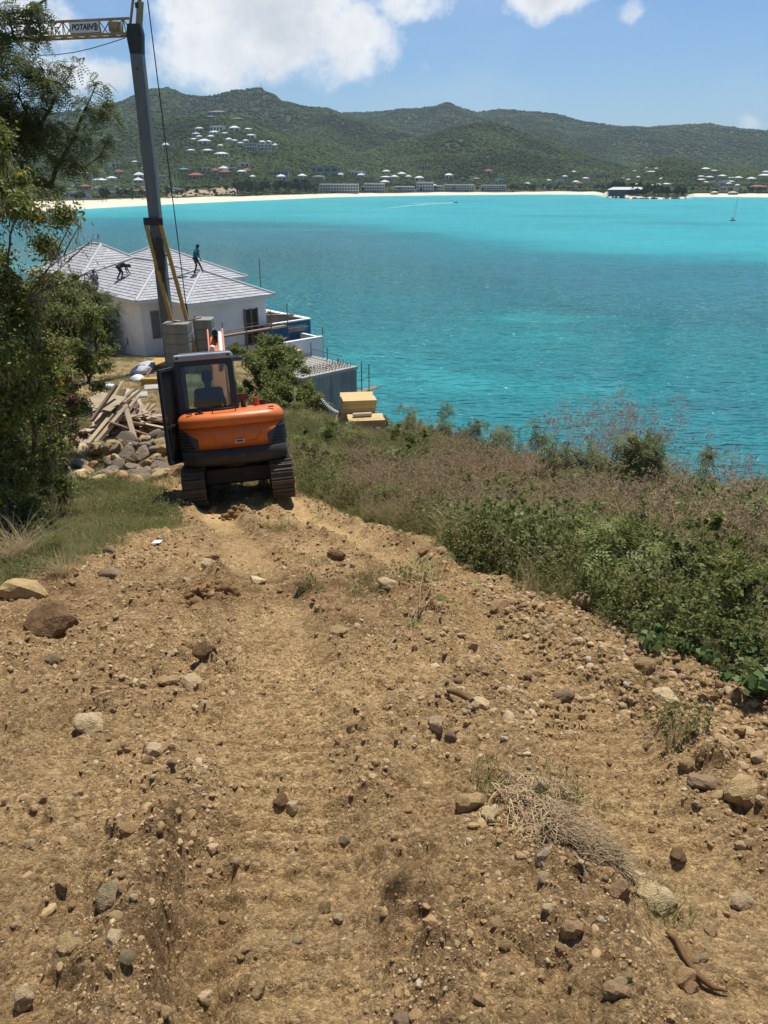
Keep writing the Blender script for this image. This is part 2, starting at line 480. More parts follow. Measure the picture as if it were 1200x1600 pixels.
# squatting
PEOPLE['squat'] = person_mesh('person', dict(hip=(0, -.08, .42), chest=(0, .10, .74), neck=(0, .2, .93), head=(0, .27, 1.07), face=(0, 1, -.3), sh_l=(-.18, .16, .87), sh_r=(.18, .16, .87),
    el_l=(-.25, .34, .66), wr_l=(-.12, .52, .56), el_r=(.25, .34, .66), wr_r=(.14, .54, .50), kn_l=(-.18, .36, .50), an_l=(-.16, .12, .10), kn_r=(.18, .36, .50), an_r=(.17, .14, .10)), BLUECLOTH, TANCLOTH, TANCLOTH, NAVYCLOTH)
# seated at the controls
PEOPLE['sit'] = person_mesh('person', dict(hip=(0, 0, .10), chest=(0, .02, .42), neck=(0, .03, .62), head=(0, .06, .77), face=(0, 1, -.1), sh_l=(-.2, .02, .55), sh_r=(.2, .02, .55),
    el_l=(-.27, .10, .30), wr_l=(-.26, .36, .30), el_r=(.27, .10, .30), wr_r=(.26, .36, .30), kn_l=(-.13, .46, .12), an_l=(-.12, .58, -.30), kn_r=(.13, .46, .12), an_r=(.12, .58, -.30)), NAVYCLOTH, NAVYCLOTH, BLACKCLOTH, BLACKCLOTH)

# raised lettering for the crane's plate, made into a mesh
cu = bpy.data.curves.new('lettering', 'FONT'); cu.body = 'POTAIN'; cu.size = .36; cu.extrude = .004; cu.shear = .25; cu.offset = .012; cu.align_x = 'CENTER'; cu.align_y = 'CENTER'
_t = bpy.data.objects.new('lettering', cu); COL.objects.link(_t)
LETTERS = bpy.data.meshes.new_from_object(_t.evaluated_get(bpy.context.evaluated_depsgraph_get()))
bpy.data.objects.remove(_t)
# ------------------------------------------------------------------ the hillside the camera stands on
_PY = np.array([-8, 0, 4, 8, 12.3, 16, 20, 25, 32, 40, 48, 60, 80, 120.])
_PZ = np.array([.4, -1.6, -2.82, -4.05, -5.36, -6.16, -6.8, -7.4, -8.15, -9.15, -10.3, -12.2, -16, -27.])
_fineY = np.linspace(-8, 120, 1281)
_fineZ = np.convolve(np.pad(np.interp(_fineY, _PY, _PZ), 12, mode='reflect', reflect_type='odd'), np.ones(25) / 25, 'valid')
def prof(Y): return np.interp(Y, _fineY, _fineZ)
def x_edge(Y): return np.interp(Y, [-8, 2, 7, 11, 15.5, 19.5, 23.5, 26, 30, 36, 42, 50, 60, 75], [18, 13, 9.5, 7.4, 4.8, 2.6, .9, -.5, -3.0, -5.0, -5.6, -4.5, -6, -14])
def x_right(Y): return np.interp(Y, [-8, 0, 2, 3.5, 5.35, 7.2, 9.9, 12, 13.9, 18, 25, 40], [4, 3.2, 2.65, 2.2, 1.6, 1.0, .4, -.8, -1.6, -2.8, -4.5, -6.5])
def x_left(Y): return np.interp(Y, [-8, 0, 4, 6, 8.35, 10.5, 12, 14, 18, 22, 30, 48], [-5, -4.4, -4, -3.5, -2.95, -3.0, -3.5, -4.2, -6, -8.5, -12, -20])
def x_bank(Y): return np.interp(Y, [-8, 0, 6, 12, 20, 26, 34, 48, 70], [-5, -4.6, -4.3, -6.2, -9.4, -11, -14.5, -23, -34])
LANE_Y = [0, 2.2, 4.6, 8, 12.4, 16, 20]
def lane_l(Y): return np.interp(Y, LANE_Y, [-.2, -.36, -.73, -1.6, -3.0, -4.0, -5.0])
def lane_r(Y): return np.interp(Y, LANE_Y, [1.0, 1.05, 1.0, .2, -1.5, -2.4, -3.4])
def masks(x, y):
    wob = fbm(x * .9, y * .9, 3, 3) * .35
    gr = sstep(-.12, .35, x - x_right(y) + wob * .8)                    # grass to the right
    gl = sstep(-.15, .5, x_left(y) - x + wob)                           # grass to the left
    jit = fbm(x * 3, y * 3, 3, 8) * .07
    l = 1 - sstep(.17, .36, np.abs(x - lane_l(y)) + jit); r = 1 - sstep(.15, .32, np.abs(x - lane_r(y)) + jit)
    return gr, gl, l * (1 - gr), r * (1 - gr)
def ground(x, y, detail=True):
    x = np.asarray(x, float); y = np.asarray(y, float)
    z = prof(y).astype(float)
    # bank on the left, fall to the sea on the right
    b = np.maximum(x_bank(y) - x, 0); z = z + .28 * b * b / (b + 1.2)
    e = (x - x_edge(y)) * .78
    z = z - (.98 + .9 * sstep(24, 31, y)) * .5 * (np.sqrt(e * e + 2.0) + e) + .98 * .5 * (np.sqrt(49 + 2.0) - 7)
    z = z + fbm(x * .35 + 5, y * .35, 3, 21) * .12
    if not detail: return z + CAM_Z
    gr, gl, l, r = masks(x, y)
    lane = np.clip(l + r, 0, 1)
    rough = (1 - .8 * lane)
    near = 1 - sstep(16, 26, y)
    berm = np.exp(-((x - (lane_l(y) + lane_r(y)) * .5 - .12) / .3) ** 2) * sstep(.3, 1, fbm(x * .5, y * .5, 2, 40) + .9) * (1 - sstep(6, 9, y))
    d = fbm(x * 1.6, y * 1.6, 3, 31) * .040 * rough + fbm(x * 5.0, y * 5.0, 3, 32) * .034 * rough + fbm(x * 16, y * 16, 3, 33) * .024 * rough
    lump = np.maximum(fbm(x * 3.2, y * 3.2, 4, 36, .6) - .12, 0); d = d + lump * .11 * rough
    for sc_w, amp, sd_w in ((7.5, .040, 201), (15., .024, 202), (30., .012, 203)):
        wd, wr = worley(x * sc_w + fbm(x * 6, y * 6, 2, 205) * .5, y * sc_w, sd_w)
        wsel = np.clip((wr - .52 + .30 * fbm(x * 1.4, y * 1.4, 3, 204)) * 3, 0, 1)
        d = d + amp * 1.25 * wsel * np.clip(1 - (wd / .6) ** 2, 0, 1) * rough * (.5 + wr * .5)
    ridge = 0
    for cl_ in (lane_l(y), lane_r(y)):
        for off in (-.43, .43):
            ridge = ridge + np.exp(-((x - cl_ - off + .10 * fbm(x * 1.1, y * 1.1, 2, 46)) / .11) ** 2)
    ridge = ridge * sstep(-.5, .5, fbm(x * .9, y * .9, 3, 47) + .15) * (1 - gr)
    d = d + ridge * (.080 + .06 * fbm(x * 7, y * 7, 3, 48)) + berm * .05 - lane * .055
    yy = y + fbm(x * 1.3, y * 1.3, 2, 35) * .05
    ribs = np.tanh(2.2 * np.sin(yy * 2 * math.pi / .135 + fbm(x * 2, y * .7, 2, 44) * 1.6))
    ribm = sstep(-.6, .2, fbm(x * 1.1 + 4, y * .8, 3, 45))
    d = d + lane * ribs * .022 * ribm * sstep(1.0, 1.6, y) * (1 - sstep(7, 10, y)) + lane * fbm(x * 22, y * 22, 3, 37) * .012
    # broken rut at the lower left, with crumbling side
    tx = np.interp(y, [1.0, 1.4, 2.0, 2.5], [-.44, -.52, -.70, -.80])
    t = sstep(1.0, 1.25, y) * (1 - sstep(2.1, 2.5, y))
    q = x - tx + fbm(x * 4, y * 4, 3, 38) * .09
    d = d - .11 * t * sstep(-.10, -.03, q) * (1 - sstep(.03, .20, q)) + .05 * t * np.exp(-((q + .16) / .09) ** 2) * (.6 + .8 * vnoise(x * 9, y * 9, 51))
    # digging heap line where the fresh soil begins, about 6 m out
    q = y - 6.6 - fbm(x * .8, y * .2, 3, 39) * .5
    d = d + .09 * np.exp(-(q / .38) ** 2) * sstep(-4.2, -3.2, x) * (1 - sstep(-.3, .4, x)) * (.4 + .9 * vnoise(x * 2.2, y * 2.2, 50))
    return z + d * near * (1 - .5 * np.clip(gr + gl, 0, 1)) + CAM_Z
def gz(x, y, detail=True): return float(ground(np.array([x]), np.array([y]), detail)[0])
_march = np.concatenate([np.linspace(.7, 14, 900), np.linspace(14.02, 80, 900)])
def on_ground(px, py):
    d = ray(px, py); t = _march / d.y
    g = ground(d.x * t, d.y * t, False) - (CAM_Z + d.z * t)
    i = int(np.argmax(g > 0)) if (g > 0).any() else len(g) - 1
    t0 = t[i]
    if d.y * t0 < 15:
        t = np.linspace(max(t0 - .6, .5), t0 + .35, 90)
        g = ground(d.x * t, d.y * t) - (CAM_Z + d.z * t)
        if (g > 0).any(): t0 = t[int(np.argmax(g > 0))]
    return Vector((d.x * t0, d.y * t0, gz(d.x * t0, d.y * t0)))
def px_size(p): return (p[1] * CA - (p[2] - CAM_Z) * SA) / 1200.0     # metres per photograph pixel there

def build_ground():
    rows = np.concatenate([np.linspace(-2.6, .8, 24)[:-1], .8 + (np.geomspace(1, 101, 650) - 1) * .9])
    th = np.concatenate([np.linspace(-1.28, -.62, 60)[:-1], np.linspace(-.62, .62, 560), np.linspace(.62, 1.28, 60)[1:]])
    Yg, T = np.meshgrid(rows, np.tan(th), indexing='ij')
    Xg = T * (Yg + 3.0) * .93
    x, y = Xg.ravel(), Yg.ravel()
    z = np.maximum(ground(x, y), -6)
    nr, nc = Xg.shape
    ii = np.arange(nr * nc).reshape(nr, nc)
    f = np.stack([ii[:-1, :-1], ii[:-1, 1:], ii[1:, 1:], ii[1:, :-1]], -1).reshape(-1, 4)
    me = np_mesh('ground', np.stack([x, y, z], -1), f, True)
    gr, gl, l, r = masks(x, y)
    far = sstep(9, 15, y)
    lane = np.clip(l + r, 0, 1)
    dark = np.clip(.30 + fbm(x * .7, y * .7, 4, 60) * .95 - .30 * lane * (1 - .5 * vnoise(x, y, 9)), 0, 1)
    # damp freshly dug soil
    fresh = np.exp(-((y - 6.3) / .9) ** 2) * sstep(-4.5, -3, x) * (1 - sstep(-.6, .8, x)) + 1.3 * np.exp(-((x + .60 + .28 * (y - 1.6)) / .15) ** 2) * (1 - sstep(2.1, 2.6, y)) + .8 * np.exp(-((x - 2.0) / .45) ** 2 - ((y - 1.9) / .8) ** 2) + .6 * np.exp(-((x - .45) / .25) ** 2 - ((y - 2.0) / .5) ** 2)
    rdg = sum(np.exp(-((x - c_ - o_) / .16) ** 2) for c_ in (lane_l(y), lane_r(y)) for o_ in (-.43, .43))
    dark = np.clip(dark + .65 * rdg * sstep(-.4, .5, fbm(x * .9, y * .9, 3, 47)) + fresh * (.45 + .4 * fbm(x * 2, y * 2, 3, 61)), 0, 1)
    grass = np.clip(gr + gl + sstep(13.5, 18, y) * (.62 + .5 * fbm(x * .8, y * .8, 3, 62)), 0, 1)
    pale = np.clip(sstep(.1, .8, fbm(x * .5 + 3, y * .5, 3, 63)) * (.3 + .7 * lane) + .5 * sstep(8, 12, y) * (1 - grass), 0, 1)
    set_float(me, 'dark', dark); set_float(me, 'grass', grass); set_float(me, 'pale', pale)
    return me
def soil_material():
    m, nt, out = new_mat('soil')
    N, Lk = nt.nodes, nt.links
    b = N.new('ShaderNodeBsdfPrincipled'); b.inputs['Roughness'].default_value = .95; b.inputs['Specular IOR Level'].default_value = .12
    t = N.new('ShaderNodeTexCoord')
    def noise(s, d=6, r=.65):
        n = N.new('ShaderNodeTexNoise'); Lk.new(t.outputs['Object'], n.inputs['Vector']); n.inputs['Scale'].default_value = s; n.inputs['Detail'].default_value = d; n.inputs['Roughness'].default_value = r
        return n.outputs[0]
    def mixc(f, a, bcol, mode='MIX'):
        x = N.new('ShaderNodeMix'); x.data_type = 'RGBA'; x.blend_type = mode
        if isinstance(f, float): x.inputs[0].default_value = f
        else: Lk.new(f, x.inputs[0])
        for i, q in ((6, a), (7, bcol)):
            if isinstance(q, tuple): x.inputs[i].default_value = (*q, 1)
            else: Lk.new(q, x.inputs[i])
        return x.outputs[2]
    def rng(s, a, c, lo=0., hi=1.):
        r = N.new('ShaderNodeMapRange'); Lk.new(s, r.inputs[0]); r.inputs[1].default_value = a; r.inputs[2].default_value = c; r.inputs[3].default_value = lo; r.inputs[4].default_value = hi
        return r.outputs[0]
    def attr(n):
        a = N.new('ShaderNodeAttribute'); a.attribute_name = n; return a.outputs['Fac']
    c = mixc(rng(noise(7), .35, .68), (.42, .268, .118), (.31, .190, .082))
    c = mixc(rng(noise(38, 5, .7), .45, .75), c, (.45, .315, .165))
    c = mixc(rng(noise(1.4), .5, .7, 0, .5), c, (.33, .195, .082))
    c = mixc(attr('pale'), c, mixc(rng(noise(18), .35, .7), (.54, .365, .175), (.44, .288, .128)))
    dk = N.new('ShaderNodeMath'); dk.operation = 'MULTIPLY'; Lk.new(attr('dark'), dk.inputs[0]); Lk.new(rng(noise(5, 6, .7), .3, .62), dk.inputs[1])
    c = mixc(dk.outputs[0], c, (.165, .093, .042))
    g = mixc(rng(noise(6), .35, .65), (.12, .105, .045), (.22, .17, .095))
    c = mixc(attr('grass'), c, g)
    Lk.new(c, b.inputs['Base Color'])
    def grains(s):
        v = N.new('ShaderNodeTexVoronoi'); v.inputs['Scale'].default_value = s
        w = N.new('ShaderNodeMix'); w.data_type = 'VECTOR'; w.inputs[0].default_value = .02
        nz = N.new('ShaderNodeTexNoise'); Lk.new(t.outputs['Object'], nz.inputs['Vector']); nz.inputs['Scale'].default_value = s * .8
        Lk.new(t.outputs['Object'], w.inputs[4]); Lk.new(nz.outputs['Color'], w.inputs[5]); Lk.new(w.outputs[1], v.inputs['Vector'])
        return v
    v1, v2 = grains(46), grains(120)
    def sep(v):
        q = N.new('ShaderNodeSeparateColor'); Lk.new(v.outputs['Color'], q.inputs[0]); return q.outputs[0]
    h = N.new('ShaderNodeHueSaturation'); Lk.new(c, h.inputs['Color']); Lk.new(rng(sep(v1), 0, 1, .70, 1.34), h.inputs['Value'])
    h2 = N.new('ShaderNodeHueSaturation'); Lk.new(h.outputs[0], h2.inputs['Color']); Lk.new(rng(sep(v2), 0, 1, .64, 1.40), h2.inputs['Value'])
    h3 = N.new('ShaderNodeHueSaturation'); Lk.new(h2.outputs[0], h3.inputs['Color']); h3.inputs['Value'].default_value = 1.18; h3.inputs['Hue'].default_value = .502; h3.inputs['Saturation'].default_value = .98
    Lk.new(h3.outputs[0], b.inputs['Base Color'])
    n1, n2 = noise(60, 8, .75), noise(260, 4, .7)
    ad = N.new('ShaderNodeMath'); ad.operation = 'MULTIPLY_ADD'; Lk.new(n2, ad.inputs[0]); ad.inputs[1].default_value = .35; Lk.new(n1, ad.inputs[2])
    bp = N.new('ShaderNodeBump'); bp.inputs['Strength'].default_value = 1.0; bp.inputs['Distance'].default_value = .026
    g1 = N.new('ShaderNodeMath'); g1.operation = 'MULTIPLY_ADD'; Lk.new(v1.outputs['Distance'], g1.inputs[0]); g1.inputs[1].default_value = -.55; Lk.new(ad.outputs[0], g1.inputs[2])
    g2 = N.new('ShaderNodeMath'); g2.operation = 'MULTIPLY_ADD'; Lk.new(v2.outputs['Distance'], g2.inputs[0]); g2.inputs[1].default_value = -.30; Lk.new(g1.outputs[0], g2.inputs[2])
    Lk.new(g2.outputs[0], bp.inputs['Height'])
    Lk.new(bp.outputs[0], b.inputs['Normal']); Lk.new(b.outputs[0], out.inputs[0])
    return m
SOIL = soil_material()
tag(link('ground', build_ground(), SOIL), kind='structure')

# ------------------------------------------------------------------ the bay
def sh_s(px, py):
    d = ray(px, py); return d.x / d.y
def sea_y(py): 
    d = ray(600, py); return -CAM_Z * d.y / d.z
_sh = [(-30, 334), (60, 331), (120, 327), (190, 323), (300, 317.5), (420, 312.5), (520, 308), (600, 306.2), (720, 304.6), (850, 303.6), (930, 304.2), (950, 308.5), (985, 310.5), (1040, 311), (1070, 310), (1085, 307.3), (1140, 307.6), (1200, 308.2), (1240, 308.4)]
_ss = np.array([-2.4, -1.2, -.7] + [sh_s(px, py) for px, py in _sh] + [.7, 1.2, 2.4])
_sy = np.array([260, 380, 520] + [sea_y(py) for px, py in _sh] + [1150, 1300, 1500])
def y_shore(s): return np.interp(s, _ss, _sy)
def layer(points, Yr, foot):
    s, h = [], []
    for px, py in points:
        d = ray(px, py); s.append(d.x / d.y); h.append(CAM_Z + Yr * d.z / d.y)
    return np.array(s), np.array(h), Yr, foot
LAYERS = [
    layer([(-400, 210), (-100, 170), (60, 178), (140, 170), (190, 160), (235, 140), (262, 139), (290, 150), (330, 152), (365, 143), (405, 141), (425, 148), (440, 160), (480, 168), (515, 172), (540, 182), (570, 190), (620, 205), (700, 225), (800, 250), (1000, 275), (1700, 275)], 2900, 1500),
    layer([(-400, 230), (300, 215), (450, 195), (540, 181), (600, 178), (640, 175), (668, 172), (700, 163), (722, 171), (745, 176), (780, 171), (830, 175), (870, 178), (905, 189), (960, 198), (1010, 201), (1060, 199), (1110, 197), (1160, 203), (1200, 207), (1400, 190), (1700, 215)], 3900, 2000),
    layer([(-400, 275), (430, 275), (510, 262), (560, 243), (640, 217), (690, 203), (735, 194), (765, 191), (795, 197), (835, 212), (880, 226), (930, 246), (975, 262), (1030, 275), (1700, 275)], 2000, 1330),
    layer([(-400, 230), (-100, 225), (60, 205), (150, 205), (200, 197), (260, 182), (300, 184), (345, 176), (385, 188), (420, 203), (470, 220), (520, 238), (560, 258), (620, 275), (1700, 275)], 1900, 1010),
    layer([(-400, 275), (920, 275), (975, 268), (1010, 256), (1045, 246), (1080, 253), (1120, 262), (1200, 268), (1400, 245), (1700, 260)], 1750, 1200),
]
def land(s, y):
    x = s * y
    ys = y_shore(s)
    d = y - ys
    z = np.where(d < 0, np.maximum(d * .05, -5), np.where(d < 55, d * .06, 3.3 + np.minimum((d - 55) * .01, 6)))
    for k, (ls, lh, Yr, foot) in enumerate(LAYERS):
        H = np.interp(s, ls, lh)
        H = np.convolve(H, [1.], 'same') if H.ndim == 1 else H
        f0 = np.maximum(foot * (1 + .06 * fbm(x / 300., y * 0, 2, 70 + k)), ys + 110)
        yr = Yr * (1 + .05 * fbm(s * 6., s * 0, 2, 80 + k))
        t = (y - f0) / (yr - f0)
        f = np.where(t < 1, sstep(0, 1, np.clip(t, 0, 1)) * .55 + .45 * np.clip(t, 0, 1) ** 1.25, np.exp(-np.maximum(t - 1, 0) ** 2 * 5))
        spur = (1 - np.abs(fbm(x / 420. + k * 3, y / 700., 4, 90 + k)) * 2)
        f = f * (1 + .30 * (spur - .6) * np.clip(4 * t * (1 - t), 0, 1))
        h = (H - 5) * f + 4 + fbm(x / 60., y / 60., 3, 95 + k) * 3.0 * np.clip(f, 0, 1)
        z = np.where((H > 34) & (t > 0), np.maximum(z, h), z)
    # rocky headland
    hs, hy = sh_s(1005, 300), 1100.
    z = np.maximum(z, 16 * np.exp(-((s - hs) / .045) ** 2 - ((y - hy) / 60.) ** 2) + np.where(d > 0, .5, -9))
    return z
def beach_w(S):
    return (1 + .30 * fbm(S * 30, S * 0, 3, 7)) * (1 + 1.1 * (1 - sstep(-.36, -.08, S))) * (1 - .96 * sstep(sh_s(940, 305), sh_s(950, 305), S) * (1 - sstep(sh_s(1074, 305), sh_s(1083, 305), S)))
def land_mesh(name, D, sw):
    s = np.concatenate([np.linspace(-2.2, -.7, 60)[:-1], np.linspace(-.7, .7, 620), np.linspace(.7, 2.2, 60)[1:]])
    Dg, S = np.meshgrid(D, s, indexing='ij')
    if sw: Dg = np.where(Dg > 0, Dg * beach_w(S), Dg)
    else: Dg = Dg + D[0] * (beach_w(S) - 1) * np.exp(-(Dg - D[0]) / 100.)
    Yg = y_shore(S) + Dg
    z = land(S.ravel(), Yg.ravel()).reshape(S.shape)
    nr, nc = S.shape
    ii = np.arange(nr * nc).reshape(nr, nc)
    f = np.stack([ii[:-1, :-1], ii[:-1, 1:], ii[1:, 1:], ii[1:, :-1]], -1).reshape(-1, 4)
    return np_mesh(name, np.stack([(S * Yg).ravel(), Yg.ravel(), z.ravel()], -1), f, True)
SAND = M('beach_sand', (.74, .64, .48), (.62, .53, .39), scale=.05, rough=.95, spec=.1)
HILL = M('hill_scrub', (.050, .062, .024), (.082, .082, .036), scale=.02, rough=1, spec=.05, bump=.5, bscale=.12, c3=(.15, .115, .065), scale3=.006, c3range=(.62, .72))
BW = 52.0
tag(link('beach', land_mesh('beach', np.linspace(-70, BW, 16), True), SAND), kind='structure')
tag(link('hills', land_mesh('hills', BW + (np.geomspace(1, 60, 300) - 1) * 82, False), HILL), kind='structure')
def land_point(px, Y, dz=0):
    """the land surface at that bearing and distance"""
    s = sh_s(px, 290)
    return Vector((s * Y, Y, float(land(np.array([s]), np.array([float(Y)]))[0]) + dz))
def land_hit(px, py):
    """where the sight line through that pixel meets the land"""
    d = ray(px, py); s = d.x / d.y
    y = np.linspace(500, 3300, 600)
    h = land(np.full_like(y, s), y) - (CAM_Z + y * d.z / d.y)
    ok = (h > 0) & (y > y_shore(s) + 20)
    Y = y[int(np.argmax(ok))] if ok.any() else 1500.
    return Vector((s * Y, Y, float(land(np.array([s]), np.array([Y]))[0])))

def build_sea():
    r = np.concatenate([np.geomspace(12, 60, 20)[:-1], np.geomspace(60, 1400, 420), np.geomspace(1400, 8000, 20)[1:]]); a = np.linspace(-math.pi, math.pi, 561)
    # more columns ahead, where the bay is
    a = np.sign(a) * (np.abs(a) / math.pi) ** 1.6 * math.pi
    Rg, A = np.meshgrid(r, a, indexing='ij')
    x = (Rg * np.sin(A)).ravel(); y = (Rg * np.cos(A)).ravel()
    nr, nc = Rg.shape
    ii = np.arange(nr * nc).reshape(nr, nc)
    f = np.stack([ii[:-1, :-1], ii[1:, :-1], ii[1:, 1:], ii[:-1, 1:]], -1).reshape(-1, 4)
    me = np_mesh('sea', np.stack([x, y, 0 * x], -1), f, True)
    # what lies under the water: pale sand shallows or dark sea grass beds
    s = x / np.maximum(y, 1)
    off = np.maximum(y_shore(s) - y, 0)
    shal = np.exp(-off / 110.) * (y > 0)
    # edge of the sand flats: pale beyond it, sea grass on the near side
    eb = [(-200, 330), (100, 336), (300, 343), (480, 347), (600, 354), (700, 366), (850, 386), (1000, 399), (1200, 409), (1500, 420)]
    es = np.array([sh_s(*q) for q in eb]); ey = np.array([sea_y(q[1]) for q in eb])
    yb = np.interp(s, es, ey); k = np.log(np.maximum(y, 1) / yb)
    w1 = fbm(x / 60., y / 30., 4, 300); w2 = fbm(x / 22., y / 11., 4, 301); w3 = fbm(x / 140., y / 60., 3, 302)
    flats = sstep(-.20, .16, k + .13 * w1 + .07 * w2)
    near = sstep(.35, 1.0, -k)
    t = (.80 - .16 * near + .20 * w3 + .10 * w2) * (1 - flats) + (.14 + .16 * w1 + .10 * w2 + .08 * w3) * flats
    t = t - .30 * np.exp(-((k - .02 + .05 * w1) / .035) ** 2) * (1 - flats) * sstep(-.2, .4, w3 + .1)       # broken pale lip along that edge
    t = t - .26 * sstep(.15, .6, w3 + .35 * w1) * near - .22 * sstep(.25, .6, w1) * (1 - flats)
    for px, py, rx, ry, st in ((1080, 350, 150, 4, .18), (900, 338, 130, 3, .12), (690, 590, 120, 22, -.28), (860, 606, 150, 18, -.26), (1140, 520, 130, 12, -.22), (620, 470, 60, 6, -.15), (560, 560, 90, 14, -.15), (1130, 640, 110, 30, .16), (350, 400, 200, 16, .10)):
        c = at(px, py, sea_y(py)); dY = (sea_y(py - ry) - sea_y(py + ry)) / 2; dX = rx * c.y / 1250.
        q = ((x - c.x) / dX) ** 2 + ((y - c.y) / dY) ** 2 + .9 * fbm(x / (dX * .5), y / (dY * .7), 4, int(px))
        t = t + st * np.exp(-np.maximum(q, 0) * 1.1)
    t = np.clip(t - shal * .25, 0, 1)
    pale = np.array([.050, .41, .44]); mid = np.array([.028, .240, .268]); deep = np.array([.034, .158, .205])
    tt = t[:, None]
    c = np.where(tt < .5, pale + (mid - pale) * (tt * 2), mid + (deep - mid) * (tt * 2 - 1))
    sh = np.exp(-off / 18.)[:, None] * (y > 0)[:, None]
    c = c * (1 - sh) + np.array([.22, .56, .52]) * sh
    set_color(me, 'bed', c); set_float(me, 'calm', sstep(-.9, .05, k) * (y > 0))
    return me
def sea_material():
    m, nt, out = new_mat('sea_water')
    N, Lk = nt.nodes, nt.links
    b = N.new('ShaderNodeBsdfPrincipled')
    b.inputs['Roughness'].default_value = .055; b.inputs['IOR'].default_value = 1.33; b.inputs['Specular IOR Level'].default_value = .16
    a = N.new('ShaderNodeAttribute'); a.attribute_name = 'bed'
    ca = N.new('ShaderNodeAttribute'); ca.attribute_name = 'calm'
    for sock, lo, hi in (('Roughness', .055, .30), ('Specular IOR Level', .14, .07)):
        q = N.new('ShaderNodeMapRange'); Lk.new(ca.outputs['Fac'], q.inputs[0]); q.inputs[3].default_value = lo; q.inputs[4].default_value = hi; Lk.new(q.outputs[0], b.inputs[sock])
    t = N.new('ShaderNodeTexCoord')
    def noise(s, d, st):
        mp = N.new('ShaderNodeMapping'); Lk.new(t.outputs['Object'], mp.inputs[0]); mp.inputs['Scale'].default_value = st; mp.inputs['Rotation'].default_value = (0, 0, .25)
        n = N.new('ShaderNodeTexNoise'); Lk.new(mp.outputs[0], n.inputs['Vector']); n.inputs['Scale'].default_value = s; n.inputs['Detail'].default_value = d; n.inputs['Roughness'].default_value = .6
        return n.outputs[0]
    r = N.new('ShaderNodeMapRange'); Lk.new(noise(.35, 8, (.45, 1.4, 1)), r.inputs[0]); r.inputs[1].default_value = .3; r.inputs[2].default_value = .7; r.inputs[3].default_value = .82; r.inputs[4].default_value = 1.18
    h = N.new('ShaderNodeHueSaturation'); Lk.new(a.outputs['Color'], h.inputs['Color']); Lk.new(r.outputs[0], h.inputs['Value'])
    Lk.new(h.outputs[0], b.inputs['Base Color'])
    n1, n2 = noise(.22, 2, (.55, 1.2, 1)), noise(.85, 1.5, (.6, 1.3, 1))
    b1 = N.new('ShaderNodeBump'); b1.inputs['Distance'].default_value = 1.5; b1.inputs['Strength'].default_value = .65; Lk.new(n1, b1.inputs['Height'])
    b2 = N.new('ShaderNodeBump'); b2.inputs['Distance'].default_value = 1.7; b2.inputs['Strength'].default_value = 1.0; Lk.new(n2, b2.inputs['Height']); Lk.new(b1.outputs[0], b2.inputs['Normal'])
    Lk.new(b2.outputs[0], b.inputs['Normal']); Lk.new(b.outputs[0], out.inputs[0])
    return m
tag(link('sea', build_sea(), sea_material()), kind='structure')

# ------------------------------------------------------------------ woodland on the far hills
def lump_mesh(name, seed, sub=2, amp=.35, squash=.8):
    bm = bmesh.new(); bmesh.ops.create_icosphere(bm, subdivisions=sub, radius=1)
    o = Vector((seed * 3.7, seed * 1.9, seed * 7.1))
    for v in bm.verts:
        n = mnoise.noise(v.co * 1.4 + o) * amp + mnoise.noise(v.co * 3.4 + o) * amp * .6
        v.co = v.co * (1 + n); v.co.z *= squash
    me = bpy.data.meshes.new(name); bm.to_mesh(me); bm.free()
    return me
FARLEAF = M('far_foliage', (.050, .073, .022), (.080, .100, .033), scale=1.6, rough=1, spec=.05, rnd=.25, bump=.8, bscale=5)
def stands(m, scale, lo, hi):
    """lighter and darker foliage patches over the hills, from noise on crown position"""
    N, Lk = m.node_tree.nodes, m.node_tree.links
    b = next(n for n in N if n.type == 'BSDF_PRINCIPLED'); src = b.inputs['Base Color'].links[0].from_socket
    oi = N.new('ShaderNodeObjectInfo'); nz = N.new('ShaderNodeTexNoise'); Lk.new(oi.outputs['Location'], nz.inputs['Vector']); nz.inputs['Scale'].default_value = scale; nz.inputs['Detail'].default_value = 5
    r = N.new('ShaderNodeMapRange'); Lk.new(nz.outputs[0], r.inputs[0]); r.inputs[1].default_value = .36; r.inputs[2].default_value = .64; r.inputs[3].default_value = lo; r.inputs[4].default_value = hi
    h = N.new('ShaderNodeHueSaturation'); Lk.new(src, h.inputs['Color']); Lk.new(r.outputs[0], h.inputs['Value']); Lk.new(h.outputs[0], b.inputs['Base Color'])
stands(FARLEAF, .006, .62, 1.45)  # foliage brightness varies in broad random patches
fm = []
for k in range(5):
    me = lump_mesh('tree_crown_lump', k + 1, 2); me.materials.append(FARLEAF); fm.append(me)
FC = proto_collection('woodland_crowns', fm)
def build_forest():
    n = 230000
    s = RNG.uniform(-.66, .66, n)
    u = RNG.uniform(0, 1, n)
    y = 700 * np.exp(u * math.log(4200 / 700.))
    d = y - y_shore(s)
    keep = (d > BW * 1.2 * beach_w(s) + 4) & (y < 4000)
    x = s * y
    open_ = fbm(x / 160., y / 160., 4, 400)
    low = land(s, y) < 11
    keep &= RNG.uniform(0, 1, n) < np.where(low, sstep(-.3, .2, open_) * .75, sstep(-.95, -.35, open_))
    s, y, x = s[keep], y[keep], x[keep]
    z = land(s, y)
    r = RNG.uniform(1.5, 3.3, len(s)) * (y / 1500.) ** .6 * np.where(z < 11, .8, 1.25)
    pts = np.stack([x, y, z + r * .25], -1)
    rots = np.stack([0 * r, 0 * r, RNG.uniform(0, 6.28, len(r))], -1)
    scl = np.stack([r, r, r * RNG.uniform(.75, 1.2, len(r))], -1)
    scatter('woodland', FC, pts, rots, scl, RNG.integers(0, 5, len(r)))
build_forest()
